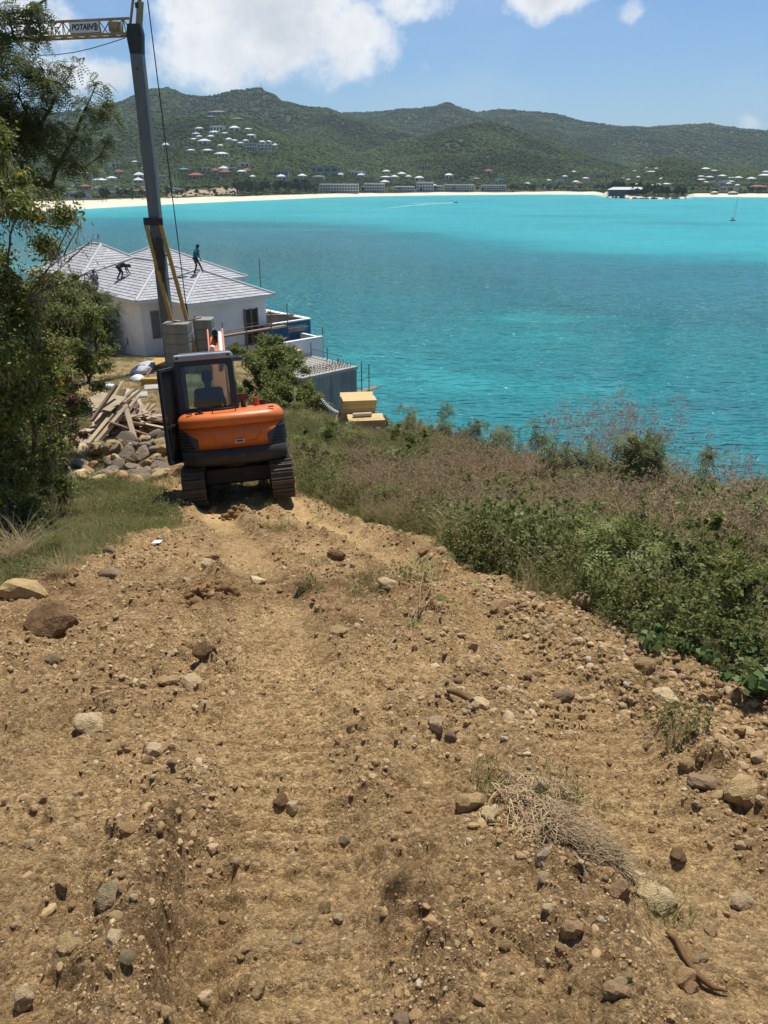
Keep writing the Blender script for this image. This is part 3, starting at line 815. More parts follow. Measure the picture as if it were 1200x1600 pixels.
# ------------------------------------------------------------------ the far shore: houses, trees, boats
WHITE_ROOF = M('white_roof', (.74, .73, .70), (.62, .61, .58), scale=.4, rough=.8)
WHITE_WALL = M('pale_render', (.74, .72, .67), (.62, .60, .55), scale=.3, rough=.9)
GREY_WALL = M('grey_render', (.30, .31, .31), (.22, .23, .23), scale=.3, rough=.9)
PINK_WALL = M('pink_render', (.46, .36, .27), (.38, .29, .21), scale=.3, rough=.9)
RED_ROOF = M('red_tile', (.34, .12, .075), (.25, .09, .06), scale=.5, rough=.9)
GREY_ROOF = M('grey_roof', (.22, .23, .24), (.16, .17, .18), scale=.5, rough=.9)
TEAL_ROOF = M('teal_roof', (.16, .28, .26), (.12, .22, .21), scale=.5, rough=.9)
FARDARK = M('dark_opening', (.035, .04, .045), rough=.4)
BARK = M('bark', (.10, .075, .05), (.06, .045, .03), scale=6, rough=.95, bump=.5, bscale=30)
_unit = {}
def unit_box():
    if 'b' not in _unit: _unit['b'] = MB().bx(-.5, .5, -.5, .5, 0, 1).mesh('unit_box')
    return _unit['b']
def hip_mesh(w, d, h, over, ridge):
    W, D = w / 2 + over, d / 2 + over
    r = max(W - D, 0) if ridge else 0.0
    m = MB()
    v = [(-W, -D, 0), (W, -D, 0), (W, D, 0), (-W, D, 0), (-W, -D, .25), (W, -D, .25), (W, D, .25), (-W, D, .25), (-r - .02, 0, h), (r + .02, 0, h)]
    f = [(3, 2, 1, 0), (0, 1, 5, 4), (1, 2, 6, 5), (2, 3, 7, 6), (3, 0, 4, 7), (4, 5, 9, 8), (5, 6, 9), (6, 7, 8, 9), (7, 4, 8)]
    return m.add(v, f).mesh('roof')
def far_house(px, py, w, h, d=None, roof='hip', rise=None, wm=None, rm=None, name='villa', label='', group=None, yaw=None, floors=1, bays=3, Y=None):
    """w, h: size in photograph pixels"""
    p = land_hit(px, py) if Y is None else land_point(px, Y)
    k = px_size(p); w *= k; h *= k
    d = w * .7 if d is None else d
    yaw = random.uniform(-.35, .35) if yaw is None else yaw
    t = thing(name, p - Vector((0, 0, .4)), (0, 0, yaw), label, 'house' if name == 'villa' else name.split('_')[-1], group)
    wm = wm or WHITE_WALL; rm = rm or WHITE_ROOF
    wall_h = h * (.72 if roof == 'hip' else .93) + .4
    o = MB().bx(-w / 2, w / 2, -d / 2, d / 2, -2.5, wall_h).build('wall', wm, t)
    if roof == 'hip':
        link('roof', hip_mesh(w, d, rise or h * random.uniform(.28, .45), w * .025, True), rm, t, loc=(0, 0, wall_h + .01))
    else:
        MB().bx(-w / 2 - .3, w / 2 + .3, -d / 2 - .3, d / 2 + .3, 0, h * .07 + .15).build('roof', rm, t, loc=(0, 0, wall_h + .01))
    fh = wall_h / floors
    bw = w / bays
    for fl in range(floors):
        for b in range(bays):
            x = -w / 2 + bw * (b + .5)
            link('window', unit_box(), None, t, loc=(x, -d / 2 - .05, fl * fh + fh * .28), scale=(bw * .62, .24, fh * .5))
            if floors > 1:
                pass
    if floors > 1:      # slab edges and party walls in front of the balconies
        for fl in range(1, floors + 1):
            MB().bx(-w / 2, w / 2, -d / 2 - 1.2, -d / 2 + .1, fl * fh - .2, fl * fh + .15).build('balcony', wm, t)
        for b in range(bays + 1):
            x = -w / 2 + bw * b
            MB().bx(x - .18, x + .18, -d / 2 - 1.15, -d / 2, 0, wall_h).build('balcony_divider', wm, t)
    return t
unit_box().materials.append(FARDARK)

HC = 'white villas on the hillside above the masts'
L_HC = 'small white pyramid-roofed villa in the cluster on the hillside behind the crane cable'
for px, py, w, h in ((299, 240, 11, 6), (312, 206, 13, 6), (325, 240, 15, 6), (320, 228, 17, 9), (335, 212, 13, 6), (312, 218, 9, 5), (330, 218, 10, 5), (307, 213, 11, 5), (367, 206, 16, 7),
                     (358, 224, 10, 7), (367, 225, 8, 6), (388, 206, 12, 5), (393, 217, 13, 6), (410, 226, 10, 5), (420, 226, 9, 5), (430, 233, 8, 7), (352, 213, 10, 5), (376, 228, 9, 5), (303, 222, 9, 5), (345, 232, 8, 5), (384, 224, 9, 5)):
    far_house(px, py, w, h, label=L_HC, group=HC, wm=WHITE_WALL, bays=2)
far_house(260, 233, 11, 8, label='lone white pyramid-roofed villa on the slope between mast and cable', bays=2)
far_house(341, 206, 20, 8, roof='flat', label='long flat-roofed white villa at the top of the hillside cluster', bays=4)
far_house(347, 246, 21, 7, label='white villa with three roof peaks at the foot of the hillside road', bays=4)
far_house(391, 234, 20, 9, roof='flat', wm=WHITE_WALL, rm=GREY_ROOF, label='grey flat-roofed block with balconies right of the hillside villas', floors=2, bays=5, name='apartment_building')
far_house(413, 236, 22, 9, roof='flat', label='broad white villa at the right end of the hillside cluster', floors=2, bays=4)
for px, py, w, h, lab in ((342, 181, 30, 6, 'dark unfinished building on the crest above the villas'), (372, 190, 20, 5, 'dark low building right below the crest of the villa hill'), (330, 187, 14, 5, 'dark small house left below the crest of the villa hill')):
    far_house(px, py, w, h, wm=GREY_WALL, rm=GREY_ROOF, label=lab, bays=4, name='unfinished_house')
low = [(205, 252, 12, 5, 'flat', WHITE_WALL, WHITE_ROOF, 'white flat-roofed house left of the crane mast below the hill'), (211, 256, 8, 4, 'hip', WHITE_WALL, WHITE_ROOF, 'tiny white-roofed house just below a white flat-roofed one'),
       (288, 270, 16, 6, 'hip', GREY_WALL, TEAL_ROOF, 'low house with grey-green roof right of the hanging cable'), (352, 274, 20, 6, 'hip', PINK_WALL, RED_ROOF, 'red-roofed house in the trees below the villa hill'),
       (307, 281, 22, 9, 'hip', PINK_WALL, RED_ROOF, 'bright red-roofed house behind the sandy clearing'), (378, 273, 14, 6, 'hip', WHITE_WALL, WHITE_ROOF, 'white-roofed house right of the red roofs'),
       (395, 280, 9, 5, 'hip', WHITE_WALL, WHITE_ROOF, 'small white-roofed house behind the dark shore trees'), (113, 276, 26, 9, 'hip', WHITE_WALL, GREY_ROOF, 'grey-roofed building behind the tree branches'),
       (157, 287, 18, 7, 'hip', WHITE_WALL, WHITE_ROOF, 'white tent-roofed pavilion near the left beach'), (217, 288, 14, 8, 'hip', WHITE_WALL, WHITE_ROOF, 'white tent-roofed house just left of the mast'),
       (135, 297, 18, 7, 'hip', PINK_WALL, RED_ROOF, 'small red-roofed house at the back of the left beach'), (222, 303, 24, 6, 'hip', PINK_WALL, RED_ROOF, 'low red-roofed house at the mast foot of the beach'),
       (118, 309, 40, 8, 'flat', WHITE_WALL, GREY_ROOF, 'long pale beach house with verandah on the left beach'), (440, 279, 22, 12, 'flat', GREY_WALL, GREY_ROOF, 'grey square concrete block among the shore trees'),
       (498, 281, 18, 6, 'hip', WHITE_WALL, TEAL_ROOF, 'house with pale teal roof right of the shore trees'), (557, 277, 24, 9, 'flat', WHITE_WALL, WHITE_ROOF, 'large bright white house on the rise behind the beach hotels'),
       (504, 270, 44, 8, 'flat', GREY_WALL, GREY_ROOF, 'long dark grey block on the slope above the beach hotels'), (603, 281, 16, 5, 'hip', WHITE_WALL, WHITE_ROOF, 'white-roofed villa above the middle of the beach'),
       (628, 277, 13, 6, 'hip', WHITE_WALL, WHITE_ROOF, 'white villa on the slope left of the pink house'), (638, 281, 9, 6, 'hip', WHITE_WALL, WHITE_ROOF, 'small white villa just below the slope villa'),
       (655, 283, 14, 6, 'hip', WHITE_WALL, WHITE_ROOF, 'white-roofed house below the pink hillside house'), (661, 266, 20, 8, 'flat', PINK_WALL, PINK_WALL, 'pinkish house alone on the green hillside'),
       (547, 301, 12, 6, 'flat', WHITE_WALL, WHITE_ROOF, 'small white box building on the sand'), (745, 283, 10, 4, 'hip', PINK_WALL, PINK_WALL, 'tiny tan house on the hill above the right hotels')]
for px, py, w, h, rf, wm, rm, lab in low:
    far_house(px, py, w, h, roof=rf, wm=wm, rm=rm, label=lab, bays=4 if w > 15 else 2, name='house' if w < 35 else 'long_building')
for px, py, w, h, fl, bays, lab in ((530, 296, 60, 13, 3, 14, 'long three-storey white beach hotel left of the middle'), (585, 299, 32, 13, 3, 8, 'three-storey hotel block second from the left on the beach'), (632, 300, 30, 8, 2, 8, 'two-storey grey-white beach block under white villas'),
                                    (664, 298, 26, 14, 3, 6, 'tall white beach hotel below the pink hillside house'), (683, 297, 18, 9, 2, 5, 'small white hotel wing right of the tall one'), (717, 300, 46, 10, 3, 12, 'long white hotel block left of the right-hand pair'), (771, 300, 38, 9, 3, 10, 'rightmost long white hotel block on the beach')):
    far_house(px, py, w, h, roof='flat', floors=fl, bays=bays, label=lab, name='beach_hotel', d=12, yaw=0, Y=float(y_shore(sh_s(px, 300))) + 75)
HR = 'white villas on the low hill right of the headland'
for px, py, w, h in ((1102, 268, 12, 5), (1115, 270, 10, 4), (1095, 279, 11, 4), (1095, 284, 12, 4), (1108, 281, 11, 5), (1103, 288, 8, 4), (1113, 289, 8, 4), (1128, 279, 11, 5), (1140, 287, 12, 4), (1142, 281, 9, 4), (1153, 282, 11, 5), (1173, 284, 12, 6), (1197, 273, 11, 5)):
    far_house(px, py, w, h, label='small white villa scattered on the low hill right of the headland', group=HR, bays=2)
far_house(1194, 279, 18, 6, label='larger white villa at the right edge above the red-roofed house', bays=3)
far_house(1183, 299, 25, 9, label='long red-roofed house behind the right beach', wm=PINK_WALL, rm=RED_ROOF, bays=6, name='house')
HM = 'white cottages on the headland slope'
for px, py, w, h in ((982, 284, 8, 4), (995, 291, 10, 4), (973, 282, 9, 4), (997, 280, 7, 4), (992, 270, 7, 3), (1012, 265, 8, 3), (1025, 266, 8, 3), (1020, 293, 8, 4), (1028, 292, 8, 4), (1033, 283, 7, 4)):
    far_house(px, py, w, h, label='tiny white cottage on the wooded slope above the headland', group=HM, bays=2)
far_house(1018, 272, 18, 4, label='long white cottage high on the wooded slope above the headland', bays=4)
far_house(1040, 292, 14, 5, label='white cottage stepping down the slope at the headland tip', bays=3)
far_house(1042, 248, 13, 4, roof='flat', label='lone white house on the crest of the low hill', bays=3)
for px, py, w, h in ((882, 280, 9, 5), (895, 272, 9, 4), (915, 282, 11, 4), (824, 290, 9, 4)):
    far_house(px, py, w, h, label='small white house in the woods left of the headland', group='houses in the woods left of the headland', bays=2)
far_house(937, 279, 26, 6, roof='flat', wm=PINK_WALL, rm=PINK_WALL, label='tan terrace house in the woods left of the headland', bays=5, name='house')
for px, py, w in ((1118, 306, 9), (1147, 306, 13)):
    far_house(px, py, w, 4, wm=PINK_WALL, label='low beach bar with pale roof on the right beach', group='beach bars on the right beach', bays=3, name='beach_bar', Y=float(y_shore(sh_s(px, 306))) + 38)
far_house(980, 304, 54, 8, roof='hip', rise=3.2, wm=FARDARK, rm=WHITE_ROOF, label='dark waterside restaurant with white roof on the headland rocks', bays=8, name='restaurant', d=9, yaw=0, Y=float(y_shore(sh_s(980, 304))) + 12)

# more of the village behind the left and middle beach
vr = random.Random(12)
def village(n, x0, x1, y0, y1, w0, w1, label, group):
    for k in range(n):
        w = vr.uniform(w0, w1); red = vr.random() < .25
        far_house(vr.uniform(x0, x1), vr.uniform(y0, y1), w, w * vr.uniform(.4, .75), roof='hip' if vr.random() < .6 else 'flat', label=label % ('red-roofed' if red else 'white-roofed'), group=group % ('red' if red else 'white'), wm=PINK_WALL if red else WHITE_WALL, rm=RED_ROOF if red else WHITE_ROOF, bays=2, name='house', yaw=vr.uniform(-.8, .8))
village(11, 110, 290, 262, 296, 9, 16, 'small %s house in the village behind the left beach', '%s-roofed houses behind the left beach')
village(12, 280, 480, 262, 286, 8, 15, 'small %s house in the trees right of the mast', '%s-roofed houses right of the mast')
village(15, 490, 800, 272, 296, 7, 13, 'small %s house among the trees behind the hotels', '%s-roofed houses behind the hotels')
village(8, 820, 945, 282, 298, 7, 11, 'small %s house behind the beach left of the headland', '%s-roofed houses left of the headland')
village(8, 1085, 1200, 288, 302, 7, 11, 'small %s house behind the right beach', '%s-roofed houses behind the right beach')
def clearing():
    px = np.linspace(262, 372, 40); D = np.linspace(118, 210, 14); P_ = []
    for d in D:
        for q in px:
            s_ = sh_s(q, 305); Y = float(y_shore(s_)) + d + 14 * math.sin(q * .13) * (1 if d in (D[0], D[-1]) else .3); P_.append((s_ * Y, Y, float(land(np.array([s_]), np.array([Y]))[0]) + .35))
    ii = np.arange(14 * 40).reshape(14, 40); f = np.stack([ii[:-1, :-1], ii[:-1, 1:], ii[1:, 1:], ii[1:, :-1]], -1).reshape(-1, 4)
    tag(link('sandy_clearing', np_mesh('sandy_clearing', P_, f, True), M('dry_field', (.40, .31, .20), (.26, .20, .11), scale=.08, rough=1)), kind='structure')
clearing()

# radio tower on the left summit
p = at(408, 141, 2880)
t = thing('radio_tower', p + Vector((0, 0, -4)), (0, 0, 0), 'thin lattice radio tower on the left mountain top', 'tower')
m = MB()
for a in range(3):
    c, s_ = math.cos(a * 2.094), math.sin(a * 2.094)
    m.cyl((c * 2.2, s_ * 2.2, 0), (c * .5, s_ * .5, 26), .28, .2, 5)
for k in range(8):
    z = 2 + k * 3; r_ = 2.2 - 1.7 * z / 26
    for a in range(3):
        b = a + 1
        m.cyl((math.cos(a * 2.094) * r_, math.sin(a * 2.094) * r_, z), (math.cos(b * 2.094) * r_, math.sin(b * 2.094) * r_, z + 1.5), .12, n=4)
m.build('lattice', GREY_WALL, t); MB().cyl((0, 0, 26), (0, 0, 34), .12, n=5).build('antenna', WHITE_WALL, t)

# ---------------- trees along the far shore
def leaf_cloud(n, centres, radii, size, seed, flat=.75, aspect=1.8, up=.4):
    """n small leaf-shaped quads around the clump centres"""
    g = np.random.default_rng(seed)
    centres = np.asarray(centres, float); radii = np.asarray(radii, float)
    w = radii ** 2; pick = g.choice(len(centres), n, p=w / w.sum())
    d = g.normal(size=(n, 3)); d /= np.linalg.norm(d, axis=1)[:, None]
    rad = radii[pick] * np.minimum(np.abs(g.normal(.35, .42, n)), 1.5)
    off = d * rad[:, None]; off[:, 2] *= flat
    p = centres[pick] + off
    nrm = d * .6 + g.normal(size=(n, 3)) * .55 + np.array([0, 0, up]); nrm /= np.linalg.norm(nrm, axis=1)[:, None]
    a = np.cross(nrm, g.normal(size=(n, 3))); a /= np.linalg.norm(a, axis=1)[:, None]
    b = np.cross(nrm, a)
    L = (size * g.uniform(.6, 1.4, n))[:, None]; W = L / aspect
    v = np.stack([p - a * L * .5, p + b * W * .5 - a * L * .02, p + a * L * .5 - nrm * L * .12, p - b * W * .5 - a * L * .02], 1).reshape(-1, 3)
    return v, np.arange(n * 4).reshape(n, 4)
def crown_mesh(name, n, seed, rx, rz, zc, size, k=14, mat=None):
    g = np.random.default_rng(seed)
    d = g.normal(size=(k, 3)); d /= np.linalg.norm(d, axis=1)[:, None]
    c = d * np.array([rx, rx, rz]) * g.uniform(.35, .75, (k, 1)) + np.array([0, 0, zc])
    v, f = leaf_cloud(n, c, g.uniform(.3, .5, k) * rx, size, seed)
    me = np_mesh(name, v, f)
    if mat: me.materials.append(mat)
    return me
DARKTREE = M('shore_tree_leaf', (.040, .058, .022), (.060, .080, .030), scale=.3, rough=.9, rnd=.35, island=.35, spec=.1)
PALMLEAF = M('palm_leaf', (.055, .080, .022), (.085, .10, .03), scale=.3, rough=.7, rnd=.3, island=.3)
tree_crowns = [crown_mesh('crown', 520, 70 + k, 4.2, 3.6 + k * .5, 6.2 + k * .4, 1.5, mat=DARKTREE) for k in range(4)]
trunk_me = MB().tube([(0, 0, -1.5), (.1, 0, 2.5), (0, .15, 5), (.3, 0, 7.5)], [.38, .3, .24, .1], 6).tube([(0, .1, 3), (1.4, .4, 5.2), (2, .6, 6.8)], [.2, .13, .05], 5).tube([(0, .1, 3.4), (-1.3, -.5, 5.6), (-1.8, -.6, 7)], [.18, .12, .05], 5).mesh('trunk')
trunk_me.materials.append(BARK)
def palm_crown():
    v = []; f = []
    for k in range(13):
        a = k * 2.4; el0 = .9 - .09 * k; L = 3.6
        pts = []
        for j in range(7):
            t_ = j / 6; r_ = L * t_; z = 8 + math.sin(el0) * r_ - 1.9 * t_ * t_
            pts.append(Vector((math.cos(a) * r_ * math.cos(el0 * .6), math.sin(a) * r_ * math.cos(el0 * .6), z)))
        side = Vector((-math.sin(a), math.cos(a), 0))
        for j in range(6):
            for sgn in (-1, 1):
                w0, w1 = .75 * math.sin(math.pi * (.12 + .85 * j / 6)), .75 * math.sin(math.pi * (.12 + .85 * (j + .8) / 6))
                n = len(v); v += [pts[j], pts[j] + (pts[j + 1] - pts[j]) * .8, pts[j] + (pts[j + 1] - pts[j]) * 1.1 + side * sgn * w1 + Vector((0, 0, -.4 * w1)), pts[j] + side * sgn * w0 + (pts[j + 1] - pts[j]) * .5 + Vector((0, 0, -.4 * w0))]
                f.append((n, n + 1, n + 2, n + 3))
    me = np_mesh('crown', [tuple(q) for q in v], f); me.materials.append(PALMLEAF); return me
PALM = palm_crown()
palm_trunk = MB().tube([(0, 0, -1.5), (.15, 0, 2), (.1, .1, 5), (0, 0, 8)], [.26, .2, .17, .14], 6).mesh('trunk'); palm_trunk.materials.append(BARK)
def far_tree(p, sc, label, group, palm=False):
    t = thing('palm_tree' if palm else 'shore_tree', p, (0, 0, random.uniform(0, 6.28)), label, 'tree', group)
    t.scale = (sc, sc, sc * random.uniform(.85, 1.15))
    link('trunk', palm_trunk if palm else trunk_me, None, t)
    link('crown', PALM if palm else random.choice(tree_crowns), None, t)
    return t
def shore_trees(px0, px1, n, d0, d1, s0, s1, label, group, palms=0.0):
    for k in range(n):
        px = random.uniform(px0, px1); Y = float(y_shore(sh_s(px, 300))) + random.uniform(d0, d1)
        q = (px - px0) / (px1 - px0); side = ('leftmost', 'left', 'middle', 'right', 'rightmost')[min(4, int(q * 5))] + ' part, ' + ('front row' if Y < float(y_shore(sh_s(px, 300))) + (d0 + d1) / 2 else 'back row'); sc = random.uniform(s0, s1); big = 'larger ' if sc > (s0 + s1) / 2 else 'smaller '; i = 0 if random.random() >= palms else 1
        far_tree(land_point(px, Y), sc, big + label[i] + ', ' + side, group[i], i == 1)
shore_trees(368, 488, 34, 68, 150, 1.1, 1.75, ('dark tree in the shore clump right of the cable',), ('dark shore trees right of the cable',))
shore_trees(488, 800, 40, 58, 110, .5, .9, ('bushy green tree between the beach hotels', 'palm between the beach hotels'), ('trees between the beach hotels', 'palms between the beach hotels'), .4)
shore_trees(800, 945, 34, 58, 150, .6, 1.1, ('bushy tree behind the beach left of the headland', 'palm behind the beach left of the headland'), ('trees left of the headland', 'palms left of the headland'), .25)
shore_trees(948, 1082, 60, 3, 42, .6, 1.1, ('dark tree on the rocky headland',), ('trees on the headland',))
shore_trees(1080, 1215, 26, 50, 120, .5, .9, ('bushy tree behind the right beach', 'palm behind the right beach'), ('trees behind the right beach', 'palms behind the right beach'), .3)
shore_trees(110, 262, 30, 62, 160, .55, 1.05, ('green tree behind the left beach near the mast', 'palm behind the left beach near the mast'), ('trees behind the left beach', 'palms behind the left beach'), .4)
shore_trees(268, 366, 12, 70, 190, .6, 1.0, ('single tree at the sandy clearing right of the mast', 'palm at the sandy clearing right of the mast'), ('trees at the sandy clearing', 'palms at the sandy clearing'), .4)
# dark shore rock of the headland
ROCKDARK = M('wet_rock', (.05, .045, .04), (.09, .08, .065), scale=.3, rough=.8, bump=.6, bscale=1.0)
headrock = [lump_mesh('shore_rock', 30 + k, 2, .5, .6) for k in range(3)]
for me in headrock: me.materials.append(ROCKDARK)
for k in range(46):
    px = random.uniform(950, 1076); s_ = sh_s(px, 309); Y = float(y_shore(s_)) + random.uniform(-6, 4)
    o = link('shore_rock', random.choice(headrock), None, None, (s_ * Y, Y, random.uniform(-.2, .8)), (0, 0, random.uniform(0, 6)), (random.uniform(2, 5), random.uniform(2, 4), random.uniform(1.2, 2.8)))
    tag(o, 'dark wave-washed rock at the waterline of the headland, %s part' % ('leftmost', 'left', 'middle', 'right', 'rightmost')[min(4, int((px - 950) / 25.2))], 'rock', 'rocks round the headland')

# ---------------- yachts in the marina behind the left beach: mostly masts show
MASTM = M('mast_aluminium', (.55, .56, .57), rough=.5)
HULLM = M('hull_white', (.7, .7, .7), rough=.4)
hull_me = MB().add([(0, -6, .9), (1.7, -3, .9), (1.9, 1, .9), (0, 6.5, 1.2), (-1.9, 1, .9), (-1.7, -3, .9), (0, -5, -.3), (.9, -2, -.4), (1, 1, -.4), (0, 5, -.3), (-1, 1, -.4), (-.9, -2, -.4)],
                   [(0, 1, 2, 3, 4, 5), (11, 10, 9, 8, 7, 6)] + [(k, 6 + k, 6 + (k + 1) % 6, (k + 1) % 6) for k in range(6)]).mesh('hull'); hull_me.materials.append(HULLM)
mast_me = MB().cyl((0, .5, .8), (0, .5, 18), .16, .1, 6).cyl((-1.6, .5, 10), (1.6, .5, 10), .06, n=5).mesh('mast'); mast_me.materials.append(MASTM)
boom_me = MB().cyl((0, .3, 2), (0, -4.5, 2.1), .2, n=6).mesh('boom'); boom_me.materials.append(HULLM)
for k in range(40):
    px = random.choice((random.uniform(168, 232), random.uniform(60, 180), random.uniform(225, 280))); Y = random.uniform(1040, 1180)
    t = thing('moored_yacht', land_point(px, Y) + Vector((0, 0, .6)), (0, 0, random.uniform(0, 6)), 'moored yacht whose bare mast stands above the trees behind the left beach', 'yacht', 'masts of the marina')
    sc = random.uniform(.75, 1.25); t.scale = (sc, sc, sc)
    link('hull', hull_me, None, t); link('mast', mast_me, None, t); link('boom', boom_me, None, t)

# ---------------- boats on the bay
p = at(1145, 345, sea_y(345))
t = thing('sailing_boat', p, (0, 0, R(-60)), 'small sailing boat with bare mast anchored on the bay at the right', 'boat')
t.scale = (.5, .5, .5)
m = MB().add([(0, -6, 1.5), (2.2, -3, 1.5), (2.3, 1, 1.5), (0, 6.5, 2), (-2.3, 1, 1.5), (-2.2, -3, 1.5), (0, -5, -.3), (1.2, -2, -.4), (1.3, 1, -.4), (0, 5, -.3), (-1.3, 1, -.4), (-1.2, -2, -.4)], [(0, 1, 2, 3, 4, 5)] + [(k, 6 + k, 6 + (k + 1) % 6, (k + 1) % 6) for k in range(6)])
m.build('hull', M('boat_hull', (.62, .60, .57), (.4, .38, .35), scale=.5, rough=.5), t)
MB().box((0, 0, 2.1), (2.4, 4.5, 1.1), taper=.75).build('cabin', M('boat_cabin', (.35, .16, .10), rough=.6), t, bevel=.15)
MB().cyl((0, 1, 1.5), (0.5, 1, 27), .22, .12, 6).build('mast', MASTM, t)
MB().cyl((0, .8, 3.4), (0, -5, 3.6), .35, n=6).build('boom', M('sail_cover', (.08, .1, .14), rough=.8), t)
w = MB()
for b in ((0, 6.3, 2), (0, -5.8, 1.6), (2.2, 1, 1.6), (-2.2, 1, 1.6)): w.cyl((.48, 1, 26), b, .05, n=4)
w.build('rigging', MASTM, t)
p = at(712, 317, sea_y(317))
t = thing('speedboat', p, (0, 0, R(-72)), 'speedboat trailing a white wake near the far beach', 'boat'); t.scale = (.62, .62, .62)
MB().add([(-1.3, -4, 1.1), (1.3, -4, 1.1), (1.4, 1.5, 1.2), (0, 5, 1.7), (-1.4, 1.5, 1.2), (-1, -4, -.2), (1, -4, -.2), (1, 1.5, -.2), (0, 4, .1), (-1, 1.5, -.2)], [(0, 1, 2, 3, 4)] + [(k, 5 + k, 5 + (k + 1) % 5, (k + 1) % 5) for k in range(5)]).build('hull', M('speedboat_hull', (.12, .13, .15), rough=.4), t)
MB().box((0, .3, 1.9), (1.8, 2, 1.4), taper=.8).build('cabin', HULLM, t, bevel=.15)
MB().box((0, -4.2, 1.1), (.7, .6, 1.3)).build('outboard_motor', FARDARK, t, bevel=.1)
def foam_material():
    m, nt, out = new_mat('foam')
    N, Lk = nt.nodes, nt.links
    d = N.new('ShaderNodeBsdfDiffuse'); d.inputs[0].default_value = (.75, .85, .86, 1)
    tr = N.new('ShaderNodeBsdfTransparent')
    tcx = N.new('ShaderNodeTexCoord'); mp = N.new('ShaderNodeMapping'); Lk.new(tcx.outputs['Object'], mp.inputs[0]); mp.inputs['Scale'].default_value = (.05, .35, 1)
    n = N.new('ShaderNodeTexNoise'); Lk.new(mp.outputs[0], n.inputs['Vector']); n.inputs['Scale'].default_value = 1.2; n.inputs['Detail'].default_value = 6
    a = N.new('ShaderNodeAttribute'); a.attribute_name = 'foam'
    ad = N.new('ShaderNodeMath'); ad.operation = 'ADD'; Lk.new(n.outputs[0], ad.inputs[0]); Lk.new(a.outputs['Fac'], ad.inputs[1])
    r = N.new('ShaderNodeMapRange'); Lk.new(ad.outputs[0], r.inputs[0]); r.inputs[1].default_value = .85; r.inputs[2].default_value = 1.35
    mx_ = N.new('ShaderNodeMixShader'); Lk.new(r.outputs[0], mx_.inputs[0]); Lk.new(tr.outputs[0], mx_.inputs[1]); Lk.new(d.outputs[0], mx_.inputs[2])
    Lk.new(mx_.outputs[0], out.inputs[0]); return m
FOAM = foam_material()
def ribbon(name, px, widths, zoff, foam):
    pts = [at(a, b, sea_y(b)) for a, b in px]
    v = []; fo = []
    for i, q in enumerate(pts):
        d = (pts[min(i + 1, len(pts) - 1)] - pts[max(i - 1, 0)]).normalized(); n = Vector((-d.y, d.x, 0))
        for k, s_ in enumerate((-1, -.4, .4, 1)):
            v.append(q + n * widths[i] * s_ + Vector((0, 0, zoff))); fo.append(foam[i] if k in (1, 2) else 0)
    f = [(i * 4 + k, i * 4 + k + 1, i * 4 + k + 5, i * 4 + k + 4) for i in range(len(pts) - 1) for k in range(3)]
    me = np_mesh(name, [tuple(q) for q in v], f); set_float(me, 'foam', fo)
    return tag(link(name, me, FOAM), 'white wake curling away behind the speedboat', 'wake', None, 'stuff')
ribbon('boat_wake', [(711, 317), (690, 318), (665, 319.5), (640, 321.5), (615, 324), (590, 327), (560, 330)], [1.5, 3, 4, 5, 6, 8, 9], .06, [.85, .72, .62, .52, .42, .32, .15])
ribbon('boat_wake', [(709, 316.4), (680, 316.6), (650, 318), (615, 320)], [2, 3, 5, 6], .10, [.8, .7, .5, .2])
# thin line of surf along the beaches
def surf():
    s = np.linspace(-.6, .6, 500)
    v = []; fo = []
    for k, (o, q) in enumerate(((-7, 0), (-3.5, .55), (-1, .55), (1.2, 0))):
        Y = y_shore(s) + o + 2.0 * fbm(s * 60, s * 0 + k, 3, 5)
        v.append(np.stack([s * Y, Y, 0 * s + .05 + (.08 if o > 0 else 0)], -1)); fo.append(np.full(len(s), q))
    n = len(s); v = np.concatenate(v); ii = np.arange(4 * n).reshape(4, n)
    f = np.stack([ii[:-1, :-1], ii[:-1, 1:], ii[1:, 1:], ii[1:, :-1]], -1).reshape(-1, 4)
    me = np_mesh('surf', v, f); set_float(me, 'foam', np.concatenate(fo))
    tag(link('surf', me, FOAM), kind='stuff')
surf()

# ---------------- the air between here and the hills
HZ = MB().bx(-9000, 9000, -3000, 9000, -7, 560).build('haze')
mh, nt, out = new_mat('haze_air')
pv = nt.nodes.new('ShaderNodeVolumePrincipled'); pv.inputs['Color'].default_value = (.66, .84, 1.0, 1); pv.inputs['Density'].default_value = 6.5e-5; pv.inputs['Anisotropy'].default_value = .1
nt.links.new(pv.outputs[0], out.inputs['Volume']); HZ.data.materials.append(mh)
tag(HZ, kind='stuff')
# ------------------------------------------------------------------ house under construction
from mathutils.bvhtree import BVHTree
PLASTER = M('white_plaster', (.84, .84, .82), (.74, .74, .72), scale=.9, rough=.9, c3=(.62, .60, .56), scale3=.5, c3range=(.58, .85), bump=.15, bscale=30)
TILE = M('roof_tile_grey', (.46, .46, .46), (.36, .36, .37), scale=3, rough=.8, island=.13, spec=.3)
RIDGE = M('ridge_tile', (.56, .56, .55), (.45, .45, .45), scale=3, rough=.8)
FASCIA = M('fascia', (.66, .66, .64), rough=.8)
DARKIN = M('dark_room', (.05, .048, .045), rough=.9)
CONC = M('raw_concrete', (.30, .295, .28), (.20, .195, .185), scale=1.2, rough=.95, bump=.3, bscale=12, stretch=(1.6, 1.6, .35), c3=(.13, .125, .12), scale3=1.1, c3range=(.56, .72))
CONCTOP = M('concrete_slab', (.42, .40, .36), (.32, .30, .27), scale=1.5, rough=.95)
STEEL = M('scaffold_steel', (.16, .15, .15), (.24, .16, .11), scale=6, rough=.7, metal=.3)
LOUVRE = M('louvre_grey', (.20, .22, .23), rough=.6)
